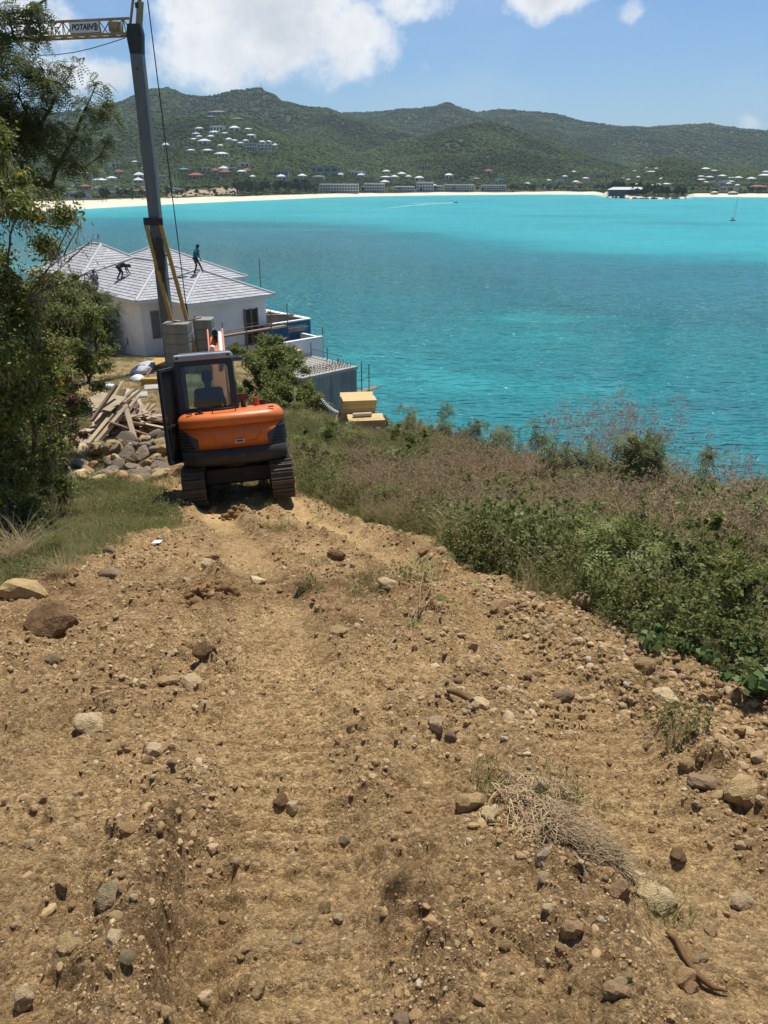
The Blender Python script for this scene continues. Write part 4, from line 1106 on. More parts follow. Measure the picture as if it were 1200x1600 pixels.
TIMBER = M('pale_timber', (.46, .34, .18), (.36, .25, .125), scale=3, rough=.85, stretch=(1, 6, 6), rnd=.15)
FORM = M('formwork_timber', (.25, .19, .125), (.16, .12, .08), scale=3, rough=.9, stretch=(1, 6, 6), rnd=.3)
BLUE = M('blue_membrane', (.012, .13, .26), (.02, .10, .19), scale=1.3, rough=.6, c3=(.16, .20, .23), scale3=1.6, c3range=(.56, .66), stretch=(1, 1, .6))
HYAW = math.atan2(.69, .72)
HZ0 = CAM_Z - 10.35
house = thing('white_house', (-14.9, 48.0, HZ0), (0, 0, HYAW), 'white single-storey house with grey hipped tile roofs being finished above the sea', 'house')
HM_ = Matrix.Translation((-14.9, 48.0, HZ0)) @ Matrix.Rotation(HYAW, 4, 'Z')
EAVE = 3.45
roof_polys = []
def tiles_on(A, B, C, D, mb, pitch_len=.28, tw=.33, seed=0):
    """courses of tiles from eave A-B up to C-D (local coordinates)"""
    g = random.Random(seed)
    A, B, C, D = map(Vector, (A, B, C, D))
    n = (B - A).cross(D - A).normalized()
    if n.z < 0: n = -n
    L = ((C + D) / 2 - (A + B) / 2).length
    K = max(1, int(L / pitch_len))
    e = (B - A).normalized()
    up = ((D - A) - e * (D - A).dot(e)).normalized()
    for k in range(K):
        t0, t1 = k / K, min(1, (k + 1) / K + .02)
        p0, p1 = A.lerp(D, t0), B.lerp(C, t0); q0, q1 = A.lerp(D, t1), B.lerp(C, t1)
        w = (p1 - p0).length
        m = max(1, int(w / tw))
        for j in range(m):
            a0, a1 = j / m, (j + 1) / m - .05 / max(w / m, .05) * .33 * 1.0 / m if False else (j + .97) / m
            lift = .05 + g.uniform(-.006, .008); lift1 = .012
            x0, x1 = p0.lerp(p1, a0), p0.lerp(p1, a1); y0, y1 = q0.lerp(q1, a0), q0.lerp(q1, a1)
            v = [x0 + n * lift, x1 + n * lift, y1 + n * lift1, y0 + n * lift1, x0 - n * .01, x1 - n * .01]
            mb.add(v, [(0, 1, 2, 3), (4, 5, 1, 0), (0, 3, 4), (1, 5, 2)])
def hip_block(x0, x1, y0, y1, eave, rise, over=.45, axis=None, walls=True, base=-4.0, wall_mat=None):
    if walls:
        MB().bx(x0, x1, y0, y1, base, eave - .06).build('wall', wall_mat or PLASTER, house)
    X0, X1, Y0, Y1 = x0 - over, x1 + over, y0 - over, y1 + over
    w, d = X1 - X0, Y1 - Y0
    z = eave
    if w >= d:
        r = d / 2; P, Q = (X0 + r, (Y0 + Y1) / 2, z + rise), (X1 - r, (Y0 + Y1) / 2, z + rise)
        slopes = [((X0, Y0, z), (X1, Y0, z), Q, P), ((X1, Y1, z), (X0, Y1, z), P, Q), ((X1, Y0, z), (X1, Y1, z), Q, Q), ((X0, Y1, z), (X0, Y0, z), P, P)]
    else:
        r = w / 2; P, Q = ((X0 + X1) / 2, Y0 + r, z + rise), ((X0 + X1) / 2, Y1 - r, z + rise)
        slopes = [((X1, Y0, z), (X1, Y1, z), Q, P), ((X0, Y1, z), (X0, Y0, z), P, Q), ((X0, Y0, z), (X1, Y0, z), P, P), ((X1, Y1, z), (X0, Y1, z), Q, Q)]
    m = MB()
    m.add([(X0, Y0, z), (X1, Y0, z), (X1, Y1, z), (X0, Y1, z), (X0, Y0, z - .2), (X1, Y0, z - .2), (X1, Y1, z - .2), (X0, Y1, z - .2), P, Q], [(0, 4, 5, 1), (1, 5, 6, 2), (2, 6, 7, 3), (3, 7, 4, 0), (4, 7, 6, 5)])
    roof = m.build('roof', FASCIA, house)
    tm = MB()
    for i, s_ in enumerate(slopes):
        tiles_on(*s_, tm, seed=int(x0 * 10 + y0 * 7 + i))
        roof_polys.append([HM_ @ Vector(q) for q in s_])
    o = tm.build('roof_tiles', TILE, roof); o['kind'] = 'stuff'
    rm = MB(); ridge = [(P, Q)] if (Vector(P) - Vector(Q)).length > .1 else []
    c = [(X0, Y0, z), (X1, Y0, z), (X1, Y1, z), (X0, Y1, z)]
    for q in c:
        t_ = P if (Vector(q) - Vector(P)).length < (Vector(q) - Vector(Q)).length else Q
        ridge.append((q, t_))
    for a, b in ridge:
        a, b = Vector(a) + Vector((0, 0, .03)), Vector(b) + Vector((0, 0, .03))
        rm.cyl(a, b, .10, n=6)
    rm.build('ridge_cap', RIDGE, roof)
hip_block(0, 7.0, 0, 10.3, EAVE, 1.75)
hip_block(1.6, 7.2, -2.95, 3.0, EAVE - .04, 1.45)
hip_block(.6, 7.5, 9.6, 18.0, EAVE + .05, 2.2)
hip_block(3.0, 11.0, 5.6, 14.5, EAVE + .02, 2.1)
hip_block(6.6, 8.6, 2.2, 6.5, EAVE - .45, .6)
# louvred window in the near gable wall, open window frame in the wing
w = MB().bx(.55, 1.22, -.05, .08, 1.0, 2.75).build('window', FASCIA, house)
for k in range(14):
    MB().box((.885, -.06, 1.1 + k * .12), (.58, .03, .10), Matrix.Rotation(R(25), 3, 'X')).build('slat', LOUVRE, w)
MB().bx(.6, 1.17, -.052, -.049, 1.03, 2.72).build('shutter_board', LOUVRE, w)
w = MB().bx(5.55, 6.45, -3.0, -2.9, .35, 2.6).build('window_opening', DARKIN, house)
for x in (5.5, 5.98, 6.46): MB().bx(x - .05, x + .05, -3.06, -2.94, .33, 2.65).build('frame', FORM, w)
for z in (.9, 1.7): MB().bx(5.55, 6.42, -3.04, -2.99, z, z + .06).build('brace', FORM, w)
MB().bx(2.1, 2.13, -2.975, -2.94, 1.5, 1.8).build('vent', DARKIN, house)
MB().tube([(-.03, 2.2, .4), (-.06, 2.2, .9), (-.08, 2.25, .5), (-.3, 2.3, .15)], .02, 5).build('cable_end', DARKIN, house)
MB().bx(-.06, -.02, 3.1, 3.16, 2.1, 2.25).build('wall_box', DARKIN, house)

# ---------------- terrace: roofless blue-lined pool room, white parapet, bare slab
def hp(x, y, z): return HM_ @ Vector((x, y, z))
zz = HZ0
def site(name, label, cat, group=None):
    return thing(name, (-14.9, 48.0, HZ0), (0, 0, HYAW), label, cat, group)
pool = site('pool_tank', 'roofless tank with blue-lined wall and white rim below the house', 'pool')
Z1 = CAM_Z - 8.75 - HZ0; Z0 = Z1 - 2.6
MB().bx(6.6, 10.4, -3.5, -3.3, Z0, Z1 - .08).build('blue_wall', BLUE, pool)
MB().bx(10.2, 10.4, -3.3, 4.5, Z0, Z1 - .08).build('side_wall', CONC, pool)
MB().bx(6.6, 10.2, 4.3, 4.5, Z0, Z1 - .08).build('back_wall', CONC, pool)
MB().bx(6.6, 6.8, -3.3, 4.3, Z0, Z1 - .08).build('inner_wall', CONC, pool)
MB().bx(6.8, 10.2, -3.3, 4.3, Z0 + .3, Z0 + .5).build('pool_bed', FORM, pool)
r = MB().bx(6.55, 10.45, -3.55, -3.3, Z1 - .08, Z1).bx(10.1, 10.5, -3.3, 4.55, Z1 - .08, Z1)
r.build('rim', PLASTER, pool)
MB().bx(8.5, 10.0, -3.53, -3.505, Z1 - .75, Z1 - .3).build('bare_patch', CONC, pool)
for k, (a, b) in enumerate((((6.7, -2.5, Z1 + .1), (10.2, 1.2, Z1 - .02)), ((6.9, -.5, Z1 + .2), (10.3, -1.8, Z1 + .05)), ((6.8, 1.0, Z1 + .15), (10.3, 3.2, Z1 + .04)))):
    MB().beam(hp(*a), hp(*b), .35, .06).build('plank_across_pool', TIMBER if k == 0 else FORM)
    tag(bpy.context.scene.objects[-1] if False else COL.objects[-1], ('pale plank laid slantwise across the blue-lined tank', 'brown plank crossing the tank next to the pale one', 'brown plank farthest back across the tank')[k], 'plank')
par = site('terrace_parapet', 'low white plastered parapet wall in front of the blue tank', 'wall')
Zp = CAM_Z - 9.6 - HZ0
MB().bx(5.3, 9.6, -5.75, -5.55, Zp - 3.2, Zp).build('wall', PLASTER, par)
MB().bx(9.4, 9.6, -5.55, -3.6, Zp - 3.2, Zp).build('return_wall', PLASTER, par)
MB().bx(5.25, 9.65, -5.8, -5.5, Zp, Zp + .06).build('coping', FASCIA, par)
slab = site('concrete_slab_block', 'grey concrete block with a bare slab top and rebar starters above the sea', 'building')
Zs = CAM_Z - 10.62 - HZ0
MB().bx(4.3, 8.5, -10.25, -5.82, Zs - 6.5, Zs - .18).build('wall', CONC, slab)
MB().bx(4.25, 8.55, -10.3, -5.82, Zs - .18, Zs).build('slab', CONCTOP, slab)
m = MB()
g = random.Random(4)
for i in range(17):
    for j in range(7):
        x, y = 4.5 + i * .24, -10.1 + j * .22
        m.cyl((x, y, Zs), (x + g.uniform(-.03, .03), y + g.uniform(-.03, .03), Zs + g.uniform(.12, .3)), .014, n=4)
m.build('rebar_starters', STEEL, slab)['kind'] = 'stuff'
for k in range(11):
    y = -9.9 + k * .38
    MB().cyl((4.4, y, Zs + .03), (8.4, y, Zs + .03), .015, n=4).build('rebar', STEEL, slab)
tb = site('work_trestle', 'timber work table standing on the bare slab by the white parapet', 'table')
MB().box((5.6, -6.9, Zs + .82), (2.1, 1.1, .06)).build('table_top', TIMBER, tb)
for x in (4.7, 6.5):
    for y in (-7.35, -6.45): MB().bx(x - .04, x + .04, y - .04, y + .04, Zs, Zs + .79).build('leg', FORM, tb)
MB().beam((4.7, -7.35, Zs + .15), (6.5, -7.35, Zs + .7), .05).build('brace', FORM, tb)

# ---------------- scaffolding
def scaffold(name, label, uprights, rails, boards, group=None):
    t = site(name, label, 'scaffold', group)
    for x, y, z0, z1 in uprights: MB().cyl((x, y, z0), (x, y, z1), .035, n=6).build('upright', STEEL, t)
    for a, b in rails: MB().cyl(a, b, .03, n=6).build('rail', STEEL, t)
    for a, b, w_ in boards: MB().beam(a, b, w_, .05).build('board', FORM, t)
    return t
scaffold('wall_scaffold', 'scaffold of tubes and boards along the white wing of the house', [(x, -4.3, -1.2, z) for x, z in ((1.2, 2.9), (3.0, 2.3), (4.7, 2.9), (6.6, 2.6), (7.9, 2.9))],
         [((1.0, -4.34, 1.4), (8.0, -4.34, 1.45)), ((1.4, -4.26, .7), (7.9, -4.26, .75)), ((2.8, -4.3, 1.75), (6.7, -4.3, 1.8)), ((7.9, -4.3, 1.3), (9.6, -4.3, 1.25))], [((1.0, -4.0, 1.42), (7.9, -4.0, 1.48), .4), ((6.4, -3.5, 1.6), (9.2, -3.3, 1.5), .3)])
scaffold('slab_scaffold', 'scaffold tubes with a small platform at the seaward corner of the concrete block', [(8.95, -10.2, Zs - 5, Zs + .25), (9.75, -10.0, Zs - 5, Zs - .1), (8.95, -8.0, Zs - 5, Zs + .1), (9.75, -8.0, Zs - 5, Zs - .3)],
         [((8.8, -10.2, Zs - .9), (10.0, -10.0, Zs - .9)), ((8.8, -10.2, Zs - 2.6), (10.0, -10.0, Zs - 2.6)), ((9.75, -10.2, Zs - 1.8), (9.75, -7.6, Zs - 1.8)), ((8.9, -8, Zs - .6), (10.2, -8, Zs - .6))], [((8.7, -10.0, Zs - 1.75), (10.6, -9.8, Zs - 1.7), .5)])
scaffold('parapet_guardrail', 'thin tube guardrail at the far corner of the bare slab', [(8.3, -6.1, Zs, Zs + .9), (8.4, -7.6, Zs, Zs + .8), (9.72, -5.6, Zs - .5, Zs + 1.6), (5.4, -6.0, Zs, Zs + 1.3)], [((8.3, -6.1, Zs + .5), (8.4, -9.0, Zs + .45)), ((8.3, -6.1, Zs + .25), (7.0, -6.1, Zs + .3))], [])
scaffold('roof_edge_post', 'single scaffold tube rising behind the roof toward the sea', [(12.2, 4.6, 1.0, EAVE + 1.3)], [((12.0, 4.6, EAVE), (12.8, 4.6, EAVE))], [])

# dark panel leaning in the shade of the left wall
p = hp(-.9, 4.2, .9)
o = MB().box((0, 0, 0), (.12, 3.2, 2.4)).build('plasterboard_sheet', CONC, loc=p, rot=(0, R(14), HYAW)); tag(o, 'grey board leaning against the shaded left wall of the house', 'board')

# ------------------------------------------------------------------ tower crane
GALV = M('galvanised_mast', (.165, .175, .172), (.12, .13, .13), scale=2, rough=.7, metal=.05, stretch=(2, 2, .3))
YEL = M('crane_yellow', (.46, .29, .07), (.36, .22, .06), scale=3, rough=.65)
DYEL = M('jib_ochre', (.40, .27, .12), (.28, .19, .09), scale=3, rough=.7)
BLACK = M('black_paint', (.022, .022, .024), (.045, .042, .038), scale=4, rough=.6)
BALLAST = M('ballast_concrete', (.30, .28, .24), (.21, .195, .165), scale=2, rough=.95, bump=.4, bscale=14)
SIGNW = M('sign_white', (.75, .75, .74), rough=.5)
CY = 40.0
CX = -11.12
gzc = gz(CX, CY, False)
crane = thing('tower_crane', (CX, CY, gzc), (0, 0, 0), 'self-erecting tower crane with grey mast, ochre lattice jib and concrete ballast', 'crane')
HT = CAM_Z + 5.95 - gzc
MB().bx(-.27, .27, -.27, .27, .5, HT - .9).build('mast', GALV, crane, bevel=.03)
m = MB()
m.prism([(-.27, HT - .92), (.27, HT - .92), (.36, HT - .1), (.30, HT + .25), (-.24, HT + .25), (-.34, HT - .2)], -.26, .26, 'y'); m.build('mast_head', BLACK, crane, bevel=.02)
MB().cyl((.0, -.29, HT - 1.5), (0, -.262, HT - 1.5), .05, n=10).build('bolt', BLACK, crane)
# jib: triangular lattice leaving to the left and away
jd = Vector((-6.7, 1.6, 0)).normalized(); jn = Vector((jd.y, -jd.x, 0)).normalized()
J0 = Vector((-.2, 0, HT - .14))
jib = MB(); Ljib = 17.0
for sgn in (-1, 1): jib.beam(J0 + jn * .35 * sgn, J0 + jd * Ljib + jn * .35 * sgn, .085)
jt = Vector((0, 0, .62)); jib.beam(J0 + jt, J0 + jd * Ljib + jt, .095)
o = jib.build('jib_chords', DYEL, crane)
nb = 28
for k in range(nb):
    a, b, c = J0 + jd * (Ljib * k / nb), J0 + jd * (Ljib * (k + .5) / nb) + jt, J0 + jd * (Ljib * (k + 1) / nb)
    mm = MB()
    for sgn in (-1, 1):
        mm.cyl(a + jn * .35 * sgn, b, .024, n=5); mm.cyl(b, c + jn * .35 * sgn, .024, n=5)
    mm.cyl(a + jn * .35, c - jn * .35, .02, n=5)
    mm.build('lattice_brace', DYEL, o)
# sign plate on the near face of the jib
sc_ = J0 + jd * 2.05 + jt * .5 - Vector((0, 0, 0))
mrot = Matrix((-jd, Vector((-jn.x, -jn.y, 0)) , Vector((0, 0, 1)))).transposed()
front = -jn if (-jn).y < 0 else jn
sgn_off = front * .30
sx_, sz_ = -jd, Vector((0, 0, 1))
rotm = Matrix((sx_, sz_, sx_.cross(sz_))).transposed().to_4x4()
pl = MB().bx(-.82, .82, -.24, .24, -.02, .02).build('sign_plate', SIGNW, crane); pl.matrix_local = Matrix.Translation(sc_ + sgn_off) @ rotm @ Matrix.Scale(.88, 4)
fr = MB()
for x0, x1, y0, y1 in ((-.86, .86, .24, .28), (-.86, .86, -.28, -.24), (-.86, -.82, -.24, .24), (.82, .86, -.24, .24)): fr.bx(x0, x1, y0, y1, -.03, .03)
fr.build('frame', DYEL, pl)
LETTERS.materials.clear(); LETTERS.materials.append(BLACK)
link('lettering', LETTERS, None, pl, loc=(-.16, 0, .026), scale=(.92, 1, 1))
em = MB()
for k in range(14):
    a0, a1 = 2 * math.pi * k / 14, 2 * math.pi * (k + 1) / 14
    if k == 7: continue
    em.add([(.62 + math.cos(a) * q * .75, math.sin(a) * q, z) for z in (.026, .032) for a, q in ((a0, .17), (a1, .17), (a1, .11), (a0, .11))], [(4, 5, 6, 7), (0, 1, 5, 4), (1, 2, 6, 5), (2, 3, 7, 6), (3, 0, 4, 7)])
em.bx(.60, .64, -.15, .15, .026, .033); em.bx(.55, .69, -.025, .025, .0262, .034)
em.build('emblem', BLACK, pl)
MB().box(J0 + jd * .72 + jt * .5, (.5, .45, .4)).build('trolley_winch', DYEL, crane, bevel=.03)
MB().cyl(J0 + jd * 4.7 + jt * .45 - jn * .2, J0 + jd * 5.4 + jt * .5 + jn * .2, .16, n=10).build('trolley_drum', BLACK, crane)
# tie bars from a raised frame behind the head
AP = Vector((.75, -.35, HT + 3.3))
for nm, a, b, r_ in (('tie_bar', J0 + jd * 6.2 + jt, AP, .055), ('strut', Vector((-.18, 0, HT + .2)), AP, .06), ('strut', Vector((.2, 0, HT + .2)), AP + Vector((.1, 0, 0)), .075)):
    MB().cyl(a, b, r_, n=7).build(nm, DYEL, crane)
MB().beam((.15, 0, HT - .1), (.42, -.1, HT + 1.1), .2, .22).build('head_cylinder', DYEL, crane)
MB().box((.32, -.05, HT + .95), (.3, .25, .22)).build('sheave_block', BLACK, crane, bevel=.03)
CB = Vector((1.15, -.15, 0))
MB().cyl((1.08, -.1, 3.2), AP, .028, n=6).build('rear_pendant', BLACK, crane)
MB().cyl((1.08, -.1, .9), (1.08, -.1, 3.4), .06, n=7).build('pendant_bar', BLACK, crane)
drop = [J0 + jd * (.3 + 6 * t_ ) + Vector((0, 0, -.12 - .55 * math.sin(math.pi * min(1, t_ * .75)))) for t_ in np.linspace(0, 2.2, 16)]
MB().tube(drop, .018, 5).build('hoist_rope', BLACK, crane)
# yellow erection struts at the foot of the mast
zt = CAM_Z + at(245, 348, CY).z - CAM_Z - gzc
MB().beam((-.42, -.34, zt), (.62, -.5, 1.0), .15, .18).build('yellow_strut', YEL, crane, bevel=.01)
MB().beam((.30, -.34, zt), (1.62, -.75, .3), .15, .18).build('yellow_strut', YEL, crane, bevel=.01)
MB().bx(-.5, .42, -.42, -.28, zt - .1, zt + .25).build('strut_collar', BLACK, crane, bevel=.02)
MB().beam((-.3, -.36, zt - 1.3), (.6, -.40, zt - 1.5), .10).build('strut_tie', YEL, crane)
MB().box((.16, -.42, zt - 1.45), (.34, .3, 1.5)).build('electrical_cabinet', BLACK, crane, bevel=.03)
MB().tube([(.1, -.55, zt - .6), (.35, -.5, zt - 1.4), (.22, -.5, zt - 2.4), (.05, -.4, zt - 2.9)], .05, 6).build('hose', BLACK, crane)
MB().cyl((.3, -.4, zt - 2.6), (1.3, -.3, zt - 2.5), .03, n=6).build('guard_bar', BLACK, crane)
# ballast: two stacks of round-cornered concrete blocks on the base frame
MB().bx(-1.1, 2.6, -.9, .9, .1, .45).build('base_frame', YEL, crane, bevel=.02)
bal = MB().prism([(-.56, -.45), (-.4, -.6), (.4, -.6), (.56, -.45), (.56, .45), (.4, .6), (-.4, .6), (-.56, .45)], 0, .48).mesh('ballast_block'); bal.materials.append(BALLAST)
def bal_at(px, y_px_top, Y, n, sc):
    p = at(px, y_px_top, Y) - crane.location
    for k in range(n):
        o = link('ballast_block', bal, None, crane, loc=(p.x + random.uniform(-.02, .02), p.y, p.z - .49 * sc[2] * (k + 1)), rot=(0, 0, random.uniform(-.03, .03)), scale=sc)
        md = o.modifiers.new('bevel', 'BEVEL'); md.width = .04; md.segments = 2
    MB().bx(p.x - .5, p.x + .5, p.y - .45, p.y + .45, .1, max(.2, p.z - .49 * sc[2] * n)).build('ballast_foot', BLACK, crane)
bal_at(276, 503, 38.9, 5, (1.12, 1.0, 1.0))
bal_at(318, 497, 40.0, 5, (.84, .9, 1.0))
MB().tube([(.3, -1.0, 2.75), (1.0, -1.0, 2.62), (1.9, -.6, 2.8)], .035, 5).build('sling', M('sling_red', (.25, .07, .04), rough=.8), crane)

# ------------------------------------------------------------------ small things on the site
def box_thing(name, c, size, yaw, mat, label, cat, bevel=.01):
    o = MB().bx(-size[0] / 2, size[0] / 2, -size[1] / 2, size[1] / 2, 0, size[2]).build(name, mat, loc=c, rot=(0, 0, yaw), bevel=bevel)
    return tag(o, label, cat)
def lumber_pack(name, c, yaw, nx, nz, bw, bh, L, label, mat=None):
    t = thing(name, c, (0, 0, yaw), label, 'lumber')
    me = MB().bx(-L / 2, L / 2, -bw / 2 + .004, bw / 2 - .004, 0, bh - .006).mesh('plank'); me.materials.append(mat or TIMBER)
    for i in range(nx):
        for k in range(nz):
            link('plank', me, None, t, loc=(random.uniform(-.02, .02), (i - (nx - 1) / 2) * bw, k * bh))
    return t
p = at(566, 655, 24.4)
p.z = max(p.z, gz(p.x, p.y) + .2)
PK = M('new_lumber', (.60, .44, .20), (.52, .36, .15), scale=3, rough=.8, stretch=(1, 8, 8), rnd=.12)
lumber_pack('lumber_pack', p + Vector((-.16, .45, -.6)), R(8), 4, 9, .28, .14, 1.1, 'taller pack of yellow lumber at the edge of the grass', PK)
lumber_pack('lumber_pack', p + Vector((.14, -.62, -.65)), R(8), 3, 7, .26, .13, 1.15, 'lower pack of yellow lumber in front of the taller pack', PK)
o = MB().cyl((-.3, 0, 0), (.3, .05, 0), .07, n=8).build('paper_roll', M('wrap_pale', (.55, .45, .33), rough=.8), loc=p + Vector((.02, -.62, .33)), rot=(0, 0, R(6))); tag(o, 'pale roll lying on the lower lumber pack', 'roll')
a, b = on_ground(522, 664), at(541, 622, 25.5)
o = MB().beam(a, b, .09, .045).build('leaning_plank', TIMBER); tag(o, 'weathered plank leaning up beside the yellow lumber', 'plank')
# black and white ribbed drain pipe running down to the lumber
a, b = at(503, 625, 28.5), at(536, 648, 26.0)
pts = [a.lerp(b, t_) + Vector((0, 0, -.12 * math.sin(math.pi * t_))) for t_ in np.linspace(0, 1, 9)]
pipe = thing('ribbed_pipe', pts[0], (0, 0, 0), 'black and white ribbed pipe lying behind the lumber packs', 'pipe')
MB().tube([q - pts[0] for q in pts], .07, 8).build('tube', BLACK, pipe)
for k in range(14):
    t_ = (k + .5) / 14; q = a.lerp(b, t_) + Vector((0, 0, -.12 * math.sin(math.pi * t_))) - pts[0]; d = (b - a).normalized() * .03
    MB().cyl(q - d, q + d, .082, n=8).build('rib', SIGNW, pipe)
# bags by the path to the house
BAG = M('bag_plastic', (.52, .52, .53), (.38, .38, .39), scale=3, rough=.55, bump=.6, bscale=9)
def bag(px, py, Y, r, label, mat=None):
    p = on_ground(px, py + 8)
    me = lump_mesh('cement_bag', int(px), 3, .22, .62)
    me.polygons.foreach_set('use_smooth', [True] * len(me.polygons))
    o = link('rubbish_bag', me, mat or BAG, None, (p.x, p.y, p.z + r * .38), (random.uniform(-.2, .2), random.uniform(-.2, .2), random.uniform(0, 6)), (r * 1.2, r, r)); return tag(o, label, 'bag')
bag(219, 577, 33, .42, 'large grey-white plastic bag by the path to the house'); bag(230, 570, 33.6, .42, 'grey plastic bag heaped behind the large one')
bag(215, 588, 32, .3, 'small white plastic bag lying in front of the large bags', M('bag_white', (.72, .72, .72), rough=.6)); bag(171, 600, 30, .22, 'round white plastic bundle in the grass beside the bush', M('bundle_white', (.66, .67, .7), rough=.6))
a = on_ground(222, 602) + Vector((0, 0, .15)); b = a + Vector((1.35, .05, .02))
o = MB().beam(a, b, .35, .32).build('yellow_trough', YEL, bevel=.02); tag(o, 'yellow steel beam lying across the path behind the excavator', 'beam')
a = on_ground(224, 597); b = a + Vector((.35, .4, .55))
o = MB().beam(a, b, .12, .05).build('leaning_board', TIMBER); tag(o, 'short pale board leaning by the plastic bags', 'board')
for k, (px, py, w_) in enumerate(((250, 607, 1.3), (215, 620, .8))):
    p = on_ground(px, py); o = box_thing('concrete_paver', p + Vector((0, 0, -.05)), (w_, .8, .16), .3, CONCTOP, ('pale flat slab on the path just behind the yellow beam', 'small pale slab beside the path nearer the wood pile')[k], 'slab', .03)
# ------------------------------------------------------------------ workers on the roof
ROOFBVH = BVHTree.FromPolygons([q for poly in roof_polys for q in poly], [tuple(range(i * 4, i * 4 + 4)) for i in range(len(roof_polys))])
def on_roof(px, py):
    d = ray(px, py).normalized(); hit = ROOFBVH.ray_cast(Vector((0, 0, CAM_Z)), d)
    return hit[0] if hit[0] is not None else at(px, py, 52)
for key, px, py, yaw, lab in (('stand', 307, 427, R(-40), 'worker in teal shirt and dark cap standing on the roof right of the mast'), ('bend', 189, 436, R(-55), 'worker in black bending over with hands on the roof tiles'), ('squat', 151, 452, R(30), 'worker in blue shirt and tan trousers crouching at the left roof edge')):
    o = link('person', PEOPLE[key], None, None, on_roof(px, py) + Vector((0, 0, -.03)), (0, 0, yaw)); tag(o, lab, 'person')

# ------------------------------------------------------------------ excavator
ORANGE = M('orange_paint', (.70, .165, .018), (.61, .14, .020), scale=1.6, rough=.42, spec=.5, c3=(.36, .15, .06), scale3=3.5, c3range=(.54, .80), bump=.05, bscale=60)
EXBLACK = M('machine_black', (.022, .022, .023), (.045, .038, .030), scale=3, rough=.55, c3=(.15, .11, .07), scale3=5, c3range=(.58, .80), stretch=(.35, .35, 2.2), bump=.15, bscale=20)
CABM = M('cab_frame', (.022, .028, .038), (.035, .04, .048), scale=3, rough=.4)
CABROOF = M('cab_roof_grey', (.36, .40, .43), (.28, .31, .34), scale=2.5, rough=.5, c3=(.30, .27, .22), scale3=4, c3range=(.6, .8))
TRACKM = M('track_steel', (.075, .060, .046), (.135, .100, .066), scale=7, rough=.85, metal=.15, bump=.4, bscale=40)
GRILLE = M('grille_grey', (.060, .068, .075), rough=.6)
CHROME = M('worn_steel', (.45, .44, .42), rough=.3, metal=.9)
GLASS = glass_mat('cab_glass', (.80, .88, .87), .07)
SEATM = M('seat_black', (.015, .015, .016), rough=.8)
rearp = on_ground(377, 787)
EYAW, EPIT, EROL = R(11), R(-12.5), R(-2.6)
erot = Euler((EPIT, EROL, EYAW), 'XYZ')
ERM = erot.to_matrix()
origin = rearp + ERM @ Vector((0, 1.22, 0))
origin.z -= .02
ex = thing('excavator', origin, erot, 'orange and black crawler excavator with open cab door facing downhill', 'excavator')
EXS = 1.01
ex.scale = (EXS,) * 3
def P(m, name, mat, parent=None, bevel=0, seg=2, **kw): return m.build(name, mat, parent or ex, bevel, seg, **kw)
def rail_points(hl, r, n):
    """closed path of a crawler track in the y-z plane"""
    L = 2 * 2 * hl + 2 * math.pi * r; pts = []
    for k in range(n):
        s_ = L * k / n
        if s_ < 2 * hl: pts.append(((-hl + s_), 0, 0))
        elif s_ < 2 * hl + math.pi * r: a = (s_ - 2 * hl) / r; pts.append((hl + r * math.sin(a), r - r * math.cos(a), a))
        elif s_ < 4 * hl + math.pi * r: pts.append((hl - (s_ - 2 * hl - math.pi * r), 2 * r, math.pi))
        else: a = (s_ - 4 * hl - math.pi * r) / r; pts.append((-hl - r * math.sin(a), r + r * math.cos(a), math.pi + a))
    return pts
pad_me = MB().bx(-.20, .20, -.072, .072, -.018, .012).bx(-.20, .20, -.066, -.040, -.055, -.018).bx(-.20, .20, .034, .060, -.045, -.018).mesh('track_pad'); pad_me.materials.append(TRACKM)
for sx_ in (-.775, .775):
    m = MB()
    m.bx(sx_ - .13, sx_ + .13, -.95, .95, .16, .50)
    for yy in (-.92, .92): m.cyl((sx_ - .16, yy, .33), (sx_ + .16, yy, .33), .255, n=20)
    for yy in (-.6, -.2, .2, .6): m.cyl((sx_ - .17, yy, .15), (sx_ + .17, yy, .15), .09, n=12)
    tr = P(m, 'track', EXBLACK, bevel=.01)
    for y, z, a in rail_points(.93, .295, 40):
        link('track_pad', pad_me, None, tr, loc=(sx_, y, z + .045), rot=(a, 0, 0))
    P(MB().cyl((sx_ + math.copysign(.17, sx_), -.92, .33), (sx_ + math.copysign(.215, sx_), -.92, .33), .13, n=14), 'sprocket_hub', TRACKM, tr)
P(MB().bx(-.6, .6, -.5, .5, .30, .58).bx(-.66, .66, -.34, -.14, .26, .50).bx(-.66, .66, .14, .34, .26, .50), 'undercarriage_frame', EXBLACK, bevel=.02)
P(MB().cyl((0, 0, .56), (0, 0, .74), .46, n=28), 'slew_ring', EXBLACK)
bl = P(MB().box((0, 1.72, .36), (1.92, .06, .42), Matrix.Rotation(R(-8), 3, 'X')), 'dozer_blade', EXBLACK, bevel=.01)
P(MB().beam((-.4, .4, .4), (-.6, 1.7, .34), .12).beam((.4, .4, .4), (.6, 1.7, .34), .12), 'blade_arm', EXBLACK, bl)
